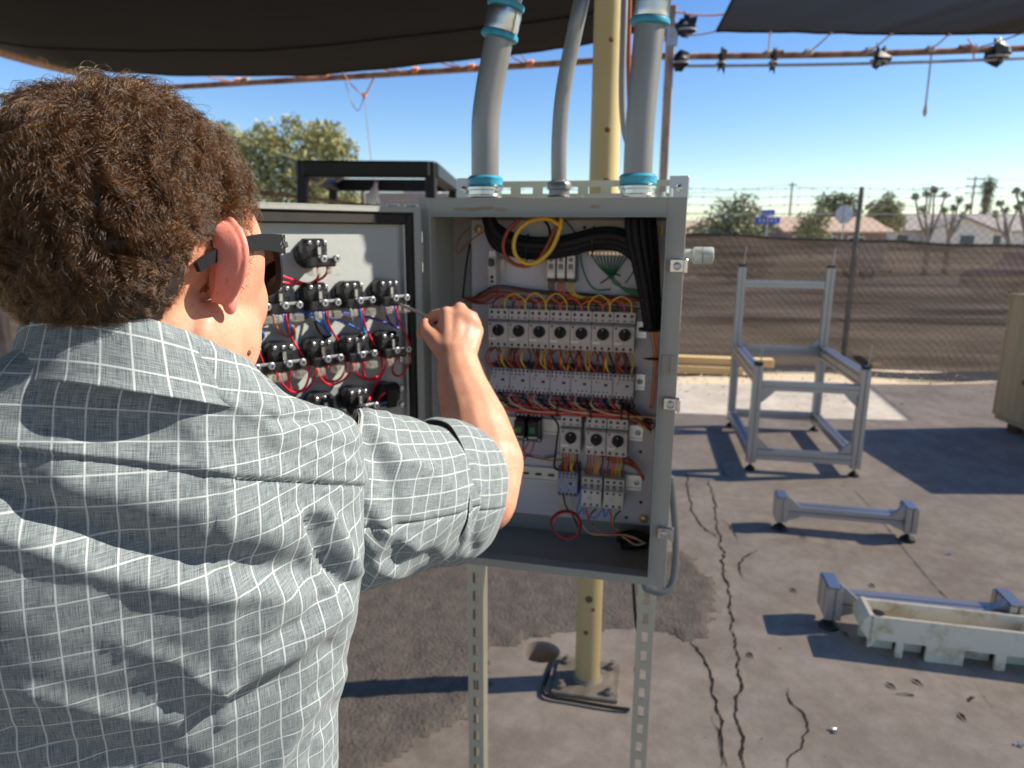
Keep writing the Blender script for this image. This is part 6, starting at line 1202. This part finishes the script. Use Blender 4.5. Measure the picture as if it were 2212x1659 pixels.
FLD = prep([
    ([(-40, 1050), (150, 1125), (300, 1180), (450, 1215), (600, 1232), (690, 1238)], 40, -.011), ([(-40, 1140), (120, 1200), (280, 1252), (450, 1285), (620, 1278)], 26, .005), ([(150, 1040), (400, 1090), (600, 1150)], 55, .006),  # valley and ridge shaped to give the crescent shadow across the back
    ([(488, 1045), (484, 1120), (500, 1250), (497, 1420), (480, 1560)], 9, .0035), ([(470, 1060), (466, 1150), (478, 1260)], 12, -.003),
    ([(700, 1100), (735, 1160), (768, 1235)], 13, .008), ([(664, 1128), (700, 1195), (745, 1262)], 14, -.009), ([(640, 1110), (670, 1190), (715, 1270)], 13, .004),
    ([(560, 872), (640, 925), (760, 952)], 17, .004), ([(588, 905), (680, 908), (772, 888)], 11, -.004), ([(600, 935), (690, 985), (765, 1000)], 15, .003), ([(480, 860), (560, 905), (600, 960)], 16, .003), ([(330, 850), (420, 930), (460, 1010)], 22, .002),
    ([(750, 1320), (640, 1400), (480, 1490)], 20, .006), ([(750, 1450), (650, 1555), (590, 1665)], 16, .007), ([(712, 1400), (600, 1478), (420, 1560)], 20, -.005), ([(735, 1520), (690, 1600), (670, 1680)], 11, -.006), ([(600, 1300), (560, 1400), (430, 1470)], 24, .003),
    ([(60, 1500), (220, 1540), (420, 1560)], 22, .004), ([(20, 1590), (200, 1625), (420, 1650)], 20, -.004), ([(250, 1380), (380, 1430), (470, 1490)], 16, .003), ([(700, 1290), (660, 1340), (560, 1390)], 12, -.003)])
YOKE = [(-60, 955), (0, 966), (200, 987), (400, 1012), (520, 1030), (700, 1040), (800, 1046)]
def shirt_extra(i, j, p):
    d = .0022*noise.noise(p*22)+.0011*noise.noise(p*55)+.0035*noise.noise(Vector((p.x*9, p.y*9, p.z*4)))
    x, y = proj(p)
    if -80 < x < 820 and 900 < y < 1100 and p.y < .78:
        yy = next((a[1]+(c_[1]-a[1])*(x-a[0])/(c_[0]-a[0]) for a, c_ in zip(YOKE, YOKE[1:]) if a[0] <= x <= c_[0]), None)
        if yy is not None:
            k = (yy-y)/5.0; d += .0040*(1/(1+math.exp(-max(-30, min(30, k*2)))))*max(0, 1-(yy-y)/60 if y < yy else 1)
            d -= .0026*math.exp(-((y-yy-5)/4.5)**2); d -= .0006*math.exp(-((y-yy+14)/2.5)**2)
    return d
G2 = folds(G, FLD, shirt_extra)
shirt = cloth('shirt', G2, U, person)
bvh_shirt = BVHTree.FromPolygons([q_ for row in G2 for q_ in row], [(i*(NT+1)+j, i*(NT+1)+j+1, (i+1)*(NT+1)+j+1, (i+1)*(NT+1)+j) for i in range(NR) for j in range(NT)])
# sleeve (rolled up at the end)
def tube_cloth(name, C_, RA, RBv, UPS, FL, u0=0, nr=70, nt=110, lip=None, seed=0, amp=1):
    Cs = spline(C_, max(2, nr//(len(C_)-1))); n_ = len(Cs); G, U = [], []; v = 0
    ip = lambda A_, t_: A_[min(len(A_)-2, int(t_*(len(A_)-1)))]+(A_[min(len(A_)-1, int(t_*(len(A_)-1))+1)]-A_[min(len(A_)-2, int(t_*(len(A_)-1)))])*(t_*(len(A_)-1)-min(len(A_)-2, int(t_*(len(A_)-1))))
    for i, c_ in enumerate(Cs):
        t_ = i/(n_-1); d = (Cs[min(i+1, n_-1)]-Cs[max(i-1, 0)]).normalized(); d = (d+ip(UPS, t_)).normalized(); y = (up-d*up.dot(d)).normalized(); x = d.cross(y)
        ra, rb = ip(RA, t_), ip(RBv, t_); ring = []
        for j in range(nt+1): th = 2*math.pi*j/nt; ring.append(c_+x*(ra*math.cos(th))+y*(rb*math.sin(th)))
        if i: v += (Cs[i]-Cs[i-1]).length
        u = 0; uu = [0]
        for j in range(1, nt+1): u += (ring[j]-ring[j-1]).length; uu.append(u)
        G.append(ring); U.append([(q_+u0, v) for q_ in uu])
    global nsign
    n__ = (G[n_//2+1][nt//4]-G[n_//2-1][nt//4]).cross(G[n_//2][nt//4+1]-G[n_//2][nt//4-1]); nsign = 1 if n__.dot(up) > 0 else -1
    ex = lambda i, j, p: amp*(.004*noise.noise(p*16+Vector((seed, 0, 0)))+.002*noise.noise(p*40))
    G = folds(G, prep(FL), ex); return cloth(name, G, U, shirt), G
V0 = Vector((0, 0, 0))
slv, SG = tube_cloth('sleeve', [atY(735, 1075, .735), atY(800, 1080, .77), atY(875, 1075, .83), atY(945, 1065, .90)], [.075, .084, .082, .074], [.098, .106, .100, .090], [Vector((.9, -.35, 0)), Vector((.7, -.2, 0)), Vector((.5, -.1, 0)), V0], [
    ([(790, 905), (850, 985), (930, 1020)], 16, .006), ([(800, 960), (850, 1060), (860, 1180)], 20, -.006), ([(790, 1080), (830, 1140), (890, 1180)], 18, .006), ([(780, 1200), (850, 1215), (930, 1200)], 16, -.005), ([(775, 1130), (820, 1230), (900, 1260)], 14, .004)], .01, seed=3)
cuff, CG = tube_cloth('sleeve_cuff', [atY(925, 1066, .885), atY(945, 1064, .905), atY(978, 1066, .935), atY(1003, 1068, .962)], [.0835, .087, .084, .076], [.099, .103, .101, .094], [Vector((.42, -.1, 0)), Vector((.36, -.05, 0)), Vector((.25, 0, 0)), Vector((.15, 0, 0))], [
    ([(960, 960), (1000, 1050), (1000, 1150)], 15, .005), ([(985, 1000), (1030, 1080), (1020, 1180)], 13, -.004)], .02, nr=48, seed=8)
lslv, LG = tube_cloth('sleeve', [S_L+XB*.03, S_L.lerp(E_L, .4), S_L.lerp(E_L, .95)], [.075, .075, .07], [.08, .08, .075], [V0, V0, V0], [], .015, nr=30, nt=60, seed=5)
# shoulder seam ridge
MB().tube(CG[0][::2], .0042, 8).build('cuff_roll', MATS['shirt'], cuff) if False else None
MB().tube([q_ for q_ in SG[2][::2]], .0022, 6).build('shoulder_seam', MATS['shirt'], shirt)
# collar: stand, fold, and turned down leaf
G, U = [], []; prof = [(-.004, -.050, 0), (-.004, -.03, .02), (-.003, -.010, .04), (.000, .001, .051), (.005, .002, .056), (.009, -.004, .062), (.013, -.014, .073), (.018, -.026, .086), (.023, -.038, .099), (.026, -.043, .105)]
for (dr, dz, v_) in [tuple(np.interp(t_, range(len(prof)), [q_[k] for q_ in prof]) for k in range(3)) for t_ in np.linspace(0, len(prof)-1, 40)]:
    ring, uu = [], []; u = 0
    for j in range(141):
        th = -math.pi+2*math.pi*j/140; bk = math.cos(th); zt = 1.500+.041*bk-.026*math.sin(th)-.004; ra, rb = .0715+.008*max(0, math.sin(th))+dr, .072+dr*(1+.25*max(0, bk))
        dzz = dz*(1+.15*bk)-(.012*max(0, -bk)**2 if dr > .01 else 0); p = Vector((-.309, .573, zt+dzz))+XB*(ra*math.sin(th))-YB*(rb*math.cos(th)); p += (p-Vector((-.309, .573, p.z))).normalized()*(.0025*noise.noise(Vector((th*2.2, dr*60, 3)))*min(1, dr/.012+.2 if dr > 0 else .2))
        if ring: u += (p-ring[-1]).length
        ring.append(p); uu.append((th*.088, v_))
    G.append(ring); U.append(uu)
cloth('collar', G, U, shirt, thick=.0014)
# trousers and shoes
M_jean = mat('dark_denim', (.035, .045, .075), .85, col2=(.055, .07, .11), scale=60, bump=.2, bscale=200)
b = MB(); hip = Vector((-.386, .648, .93)); ell(b, hip, (.168, .112, .1), Matrix((XB, YB, up)).transposed())
for sx in (-1, 1): k_ = hip+XB*(.09*sx)-up*.02; chain(b, [k_, k_+up*-.40+YB*.02, k_+up*-.80], [.088, .066, .055]); cap(b, k_+up*-.8, k_+up*-.83, .055, .056)
me = fused(b, .009, 4); me.transform(TM[person].inverted()); link('trousers', me, M_jean, person, None, 180)
for sx in (-1, 1):
    f0 = hip+XB*(.095*sx); f0.z = 0; b = MB(); ell(b, f0+YB*.07+up*.035, (.046, .10, .034), Matrix((XB, YB, up)).transposed()); ell(b, f0-YB*.01+up*.05, (.04, .05, .049), Matrix((XB, YB, up)).transposed()); b.v = [Vector((q_.x, q_.y, max(.004, q_.z))) for q_ in b.v]
    me = fused(b, .006, 3); me.transform(TM[person].inverted()); sh = link('shoe', me, mat('brown_leather', (.08, .045, .025), .5), person, None, 180)
    MB().prism([(.046*math.sin(a*.3), .105*-math.cos(a*.3)+.065) for a in range(21)], f0+up*.001, XB, YB, up*.012).build('sole', M_rubber, sh)

# ------------------------------------------------------------------ hair
HT = [(0, .088), (25, .082), (42, .06), (50, .028), (56, -.02), (78, -.028), (80, .016), (98, .018), (104, .014), (112, -.012), (122, -.034), (135, -.054), (150, -.066), (180, -.072)]
def hairline(az): a = abs(az); return float(np.interp(a, [q_[0] for q_ in HT], [q_[1] for q_ in HT]))
M_cap = mat('scalp_hair', (.020, .012, .007), .7)
def scalp(th_, ph_):
    d = Vector((math.sin(ph_)*math.cos(th_), math.cos(ph_)*math.cos(th_), math.sin(th_))); o_ = Hd(0, -.012, .02); wd = HX*d.x+HF*d.y+up*d.z; h = bvh_skull.ray_cast(o_+wd*.25, -wd, .25)
    return h[0], h[1], wd
b = MB(); NA, NE = 96, 56; vid = {}; vs = []; fs = []
def cvtx(i, j):
    i %= NA
    if (i, j) not in vid:
        p, n_, wd = scalp(-.95+(math.pi/2+.95)*j/NE, 2*math.pi*i/NA); 
        if p is None: return None
        l = RH.transposed() @ (p-HCN)/HS; az_ = math.degrees(math.atan2(l.x, l.y+.012)); ok = l.z > hairline(az_)+.006 and (abs(az_) > 84 or l.z > .045); vid[(i, j)] = (len(vs), ok); vs.append(p+n_*.003)
    return vid[(i, j)]
for i in range(NA):
    for j in range(NE):
        q_ = [cvtx(i, j), cvtx(i+1, j), cvtx(i+1, j+1), cvtx(i, j+1)]
        if all(k and k[1] for k in q_): fs.append(tuple(k[0] for k in q_))
b.add(vs, fs); hcap = b.build('hair', M_cap, person, smooth=180)
def hair_mat(name, mel, red, rough=.28):
    m = bpy.data.materials.new(name); m.use_nodes = True; t_ = m.node_tree; t_.nodes.remove(t_.nodes['Principled BSDF']); h = t_.nodes.new('ShaderNodeBsdfHairPrincipled'); h.parametrization = 'MELANIN'
    h.inputs['Melanin'].default_value = mel; h.inputs['Melanin Redness'].default_value = red; h.inputs['Roughness'].default_value = rough; h.inputs['Radial Roughness'].default_value = .35; h.inputs['Random Color'].default_value = .35; h.inputs['Random Roughness'].default_value = .2
    t_.links.new(h.outputs[0], t_.nodes['Material Output'].inputs[0]); return m
def strands(name, arr, rad, m, parent):
    n_, k_, _ = arr.shape; c_ = bpy.data.hair_curves.new(name); c_.add_curves([k_]*n_); inv = np.array(TM[person].inverted()); a = arr.reshape(-1, 3) @ inv[:3, :3].T+inv[:3, 3]
    c_.attributes['position'].data.foreach_set('vector', a.astype(np.float32).ravel())
    ra = c_.attributes.get('radius') or c_.attributes.new('radius', 'FLOAT', 'POINT'); ra.data.foreach_set('value', np.tile(np.asarray(rad, dtype=np.float32), n_))
    c_.materials.append(m); o = bpy.data.objects.new(name, c_); COL.objects.link(o); o.parent = parent; TM[o] = TM[parent]; return o
rng = np.random.default_rng(3)
NL, roots, nrm, lens, flows = 1700, [], [], [], []
golden = math.pi*(3-math.sqrt(5)); tot = 46000; HB = np.array(RH)
for i in range(tot):
    zf = 1-1.72*(i+.5)/tot; th_ = math.asin(max(-1, min(1, zf))); ph_ = (i*golden+random.uniform(-.05, .05)) % (2*math.pi); p, n_, wd = scalp(th_, ph_)
    if p is None: continue
    l = RH.transposed() @ (p-HCN)/HS; az = math.degrees(math.atan2(l.x, l.y+.012)); hl = hairline(az)+.004*noise.noise(Vector((az*.08, 2, 0))); d_ = l.z-hl
    if d_ < 0 or (d_ < .012 and random.random() > .45+d_/.022): continue
    roots.append(p); nrm.append((n_+wd).normalized()); lens.append(min(1, .13+d_/.10) if abs(az) > 72 else (min(1, .45+d_/.035) if l.z > .055 else .16+max(0, l.z-.03)*12)); flows.append(l)
Rt, Nm, Ln, Lo = np.array(roots), np.array(nrm), np.array(lens), np.array(flows); n_s = len(Rt)
lock_i = rng.choice(n_s, NL, replace=False); LC = Rt[lock_i]; lid = np.empty(n_s, dtype=int)
for a0 in range(0, n_s, 4000): d2 = ((Rt[a0:a0+4000, None, :]-LC[None])**2).sum(2); lid[a0:a0+4000] = d2.argmin(1)
def vnoise(P_, sc, seed): return np.array([noise.noise(Vector(q_)*sc+Vector((seed, seed*.7, 0))) for q_ in P_])
# each lock has its own fall direction, curl and length
down = -np.array(HB[:, 2]); fwd = HB[:, 1]; rgt = HB[:, 0]
swirl = vnoise(LC, 22, 3)*2.2+vnoise(LC, 60, 13)*1.2; lnN = Nm[lock_i]
crownp = np.array(Hd(.01, -.05, .13)); away = LC-crownp; away /= np.linalg.norm(away, axis=1)[:, None]+1e-9
flow = .75*away+.55*down[None]+.2*fwd[None]; flow -= lnN*(flow*lnN).sum(1)[:, None]; flow /= np.linalg.norm(flow, axis=1)[:, None]+1e-9
side = np.cross(lnN, flow); flow = flow*np.cos(swirl)[:, None]+side*np.sin(swirl)[:, None]; side = np.cross(lnN, flow)
lph = rng.uniform(0, 6.28, NL); lcr = rng.uniform(.0020, .0050, NL); lfr = rng.uniform(1.0, 2.0, NL); lln = rng.uniform(.75, 1.2, NL)*(1+.25*vnoise(LC, 15, 9)); lsg = rng.choice([-1, 1], NL); lht = (.0175+.0065*vnoise(LC, 30, 5)+.003*rng.normal(size=NL)).clip(.006, .032)
K = 12; tt_ = np.linspace(0, 1, K)
L_ = .040*Ln*lln[lid]*rng.uniform(.65, 1.12, n_s); off = Rt-LC[lid]
hgt = lht[lid]*(1-.22*np.clip((-Lo[:, 1]-.02)/.05, 0, 1))*np.minimum(1, Ln*Ln*1.15)*rng.uniform(.45, 1.1, n_s)
fl, sd_, nm = flow[lid]+.09*rng.normal(size=(n_s, 3)), side[lid], .5*Nm+.5*lnN[lid]
arr = np.empty((n_s, K, 3)); jit = rng.normal(0, .22, (n_s, 1))
for q_, t__ in enumerate(tt_):
    curl = (lcr[lid]*np.minimum(1, Ln+.1)*min(1, t__*2.0))[:, None]; an = (lph[lid]+lsg[lid]*6.283*lfr[lid]*t__*1.1)[:, None]+jit
    run = (L_*.8*t__**1.15)[:, None]; rise = (hgt*(1-math.exp(-3.2*t__))*(1-.4*t__*t__))[:, None]-run*run/.19
    arr[:, q_] = Rt+nm*rise+fl*run+curl*(np.cos(an)*sd_+np.sin(an)*(.8*nm+.3*fl))-off*(.66*t__)
fly = rng.random(n_s) < .015; arr[fly] += (np.linspace(0, 1, K)[None, :, None]**1.5)*(nm[fly][:, None, :]*.007+rng.normal(0, .005, (fly.sum(), 1, 3)))
hs = strands('hair_strands', arr, np.linspace(1, .3, K)*.00020, hair_mat('brown_hair', .54, .05, .21), hcap)
# fine fair hair on the forearm
fa = []; axis = W_R-E_R
while len(fa) < 1500:
    t__ = random.random(); a = random.uniform(0, 6.28); c_ = E_R.lerp(W_R, t__); d = axis.normalized(); x = d.cross(up).normalized(); y = d.cross(x); o_ = x*math.cos(a)+y*math.sin(a); h = bvh_body.ray_cast(c_+o_*.12, -o_, .12)
    if h[0] is None: continue
    g = (d*random.uniform(.2, 1.0)+h[1]*.55+x*random.uniform(-.5, .5)).normalized(); ln = random.uniform(.006, .013); fa.append([h[0]+g*(ln*s_)-up*(.003*s_*s_) for s_ in (0, .33, .66, 1)])
strands('arm_hair', np.array(fa), [.00007, .00006, .00005, .00003], hair_mat('fair_hair', .22, .5, .35), body)

# ------------------------------------------------------------------ sunglasses and screwdriver
M_glass = mat('matte_black_frame', (.008, .009, .010), .6, spec=.3); M_lens = mat('dark_lens', (.006, .003, .002), .06)
t = thing('sunglasses', 'black thick-armed sunglasses worn over the ear', 'sunglasses', Hd(0, .09, .0))
for sx in (-1, 1):
    pts = [Hd(sx*.0725, .104, .0165), Hd(sx*.0765, .06, .019), Hd(sx*.0785, .02, .0175), Hd(sx*.0770, -.004, .0135), Hd(sx*.0740, -.018, .009), Hd(sx*.0700, -.030, .003)]
    hts = [.0088, .0072, .0055, .0045, .0048, .004]; P_ = spline(pts, 5); b = MB(); vs = []
    for i, p in enumerate(P_):
        d = (P_[min(i+1, len(P_)-1)]-P_[max(i-1, 0)]).normalized(); o_ = HX*sx; v_ = d.cross(o_).normalized(); v_ = v_ if v_.z > 0 else -v_; h_ = float(np.interp(i/(len(P_)-1), np.linspace(0, 1, 6), hts)); vs += [p+v_*h_-o_*.0018, p+v_*h_+o_*.0018, p-v_*h_+o_*.0018, p-v_*h_-o_*.0018]
    m_ = len(P_); b.add(vs, [(i*4+k, i*4+(k+1) % 4, (i+1)*4+(k+1) % 4, (i+1)*4+k) for i in range(m_-1) for k in range(4)]+[(3, 2, 1, 0), tuple((m_-1)*4+k for k in range(4))]); tp = b.build('temple_arm', M_glass, t)
    if sx > 0:
        for k, (y, z) in enumerate(((.099, .022), (.096, .0225), (.0935, .019), (.099, .0165), (.0955, .016))): MB().bar(Hd(.0757, y, z), Hd(.0755, y-.0022, z+(.003 if k % 2 else -.003)), .0006, .0009).build('emblem', M_chrome, tp)
def ringpts(cx_, w_, h_, n_=28, e_=3.2): return [(cx_+w_*math.copysign(abs(math.cos(a))**(2/e_), math.cos(a)), h_*math.copysign(abs(math.sin(a))**(2/e_), math.sin(a))-.004) for a in [2*math.pi*k/n_ for k in range(n_)]]
def wrapy(x): return .116-2.0*x*x
for sx in (-1, 1):
    o1, i1 = ringpts(sx*.036, .0335, .0265), ringpts(sx*.036, .0275, .0205); b = MB(); n_ = len(o1)
    vs = [Hd(x, wrapy(x)+dy_, z) for pts, dy_ in ((o1, 0), (i1, 0), (o1, -.004), (i1, -.004)) for x, z in pts]
    b.add(vs, [q_ for k in range(n_) for q_ in ((k, (k+1) % n_, n_+(k+1) % n_, n_+k), (2*n_+k, 3*n_+k, 3*n_+(k+1) % n_, 2*n_+(k+1) % n_), (k, 2*n_+k, 2*n_+(k+1) % n_, (k+1) % n_), (n_+k, n_+(k+1) % n_, 3*n_+(k+1) % n_, 3*n_+k))]); b.build('rim', M_glass, t)
    b = MB(); b.add([Hd(x, wrapy(x)-.002, z) for x, z in i1]+[Hd(x, wrapy(x)-.0032, z) for x, z in i1], [tuple(range(n_)), tuple(range(2*n_-1, n_-1, -1))]+[(k, n_+k, n_+(k+1) % n_, (k+1) % n_) for k in range(n_)]); b.build('lens', M_lens, t)
    MB().bar(Hd(sx*.0685, wrapy(.069)-.002, .015), Hd(sx*.0735, .102, .0165), .010, .005).build('hinge_block', M_glass, t)
MB().bar(Hd(-.005, .113, .006), Hd(.005, .113, .006), .004, .008).build('bridge', M_glass, t)
tip = dor(862, 656, .060); col_ = atY(937, 690, 1.238); d = (col_-tip).normalized()
t = thing('screwdriver', 'screwdriver with grey shaft and dark blue handle gripped in the fist', 'screwdriver', col_)
b = MB(); b.tube([tip, tip+d*.008, tip+d*.012, col_+d*.01], [.0012, .0028, .0030, .0030], 10); b.build('shaft', mat('tool_steel', (.42, .42, .41), .35, .9), t)
b = MB(); b.lathe([(.0045, -.006), (.0075, -.004), (.0085, .002), (.0070, .010), (.0085, .020), (.0105, .035), (.0105, .05), (.0085, .062), (.005, .066)], col_, d, 14); b.build('handle', mat('blue_grip', (.012, .014, .09), .25), t)
MB().lathe([(.0052, -.009), (.0056, -.008), (.0056, -.0062)], col_, d, 12).build('ferrule', M_chrome, t)
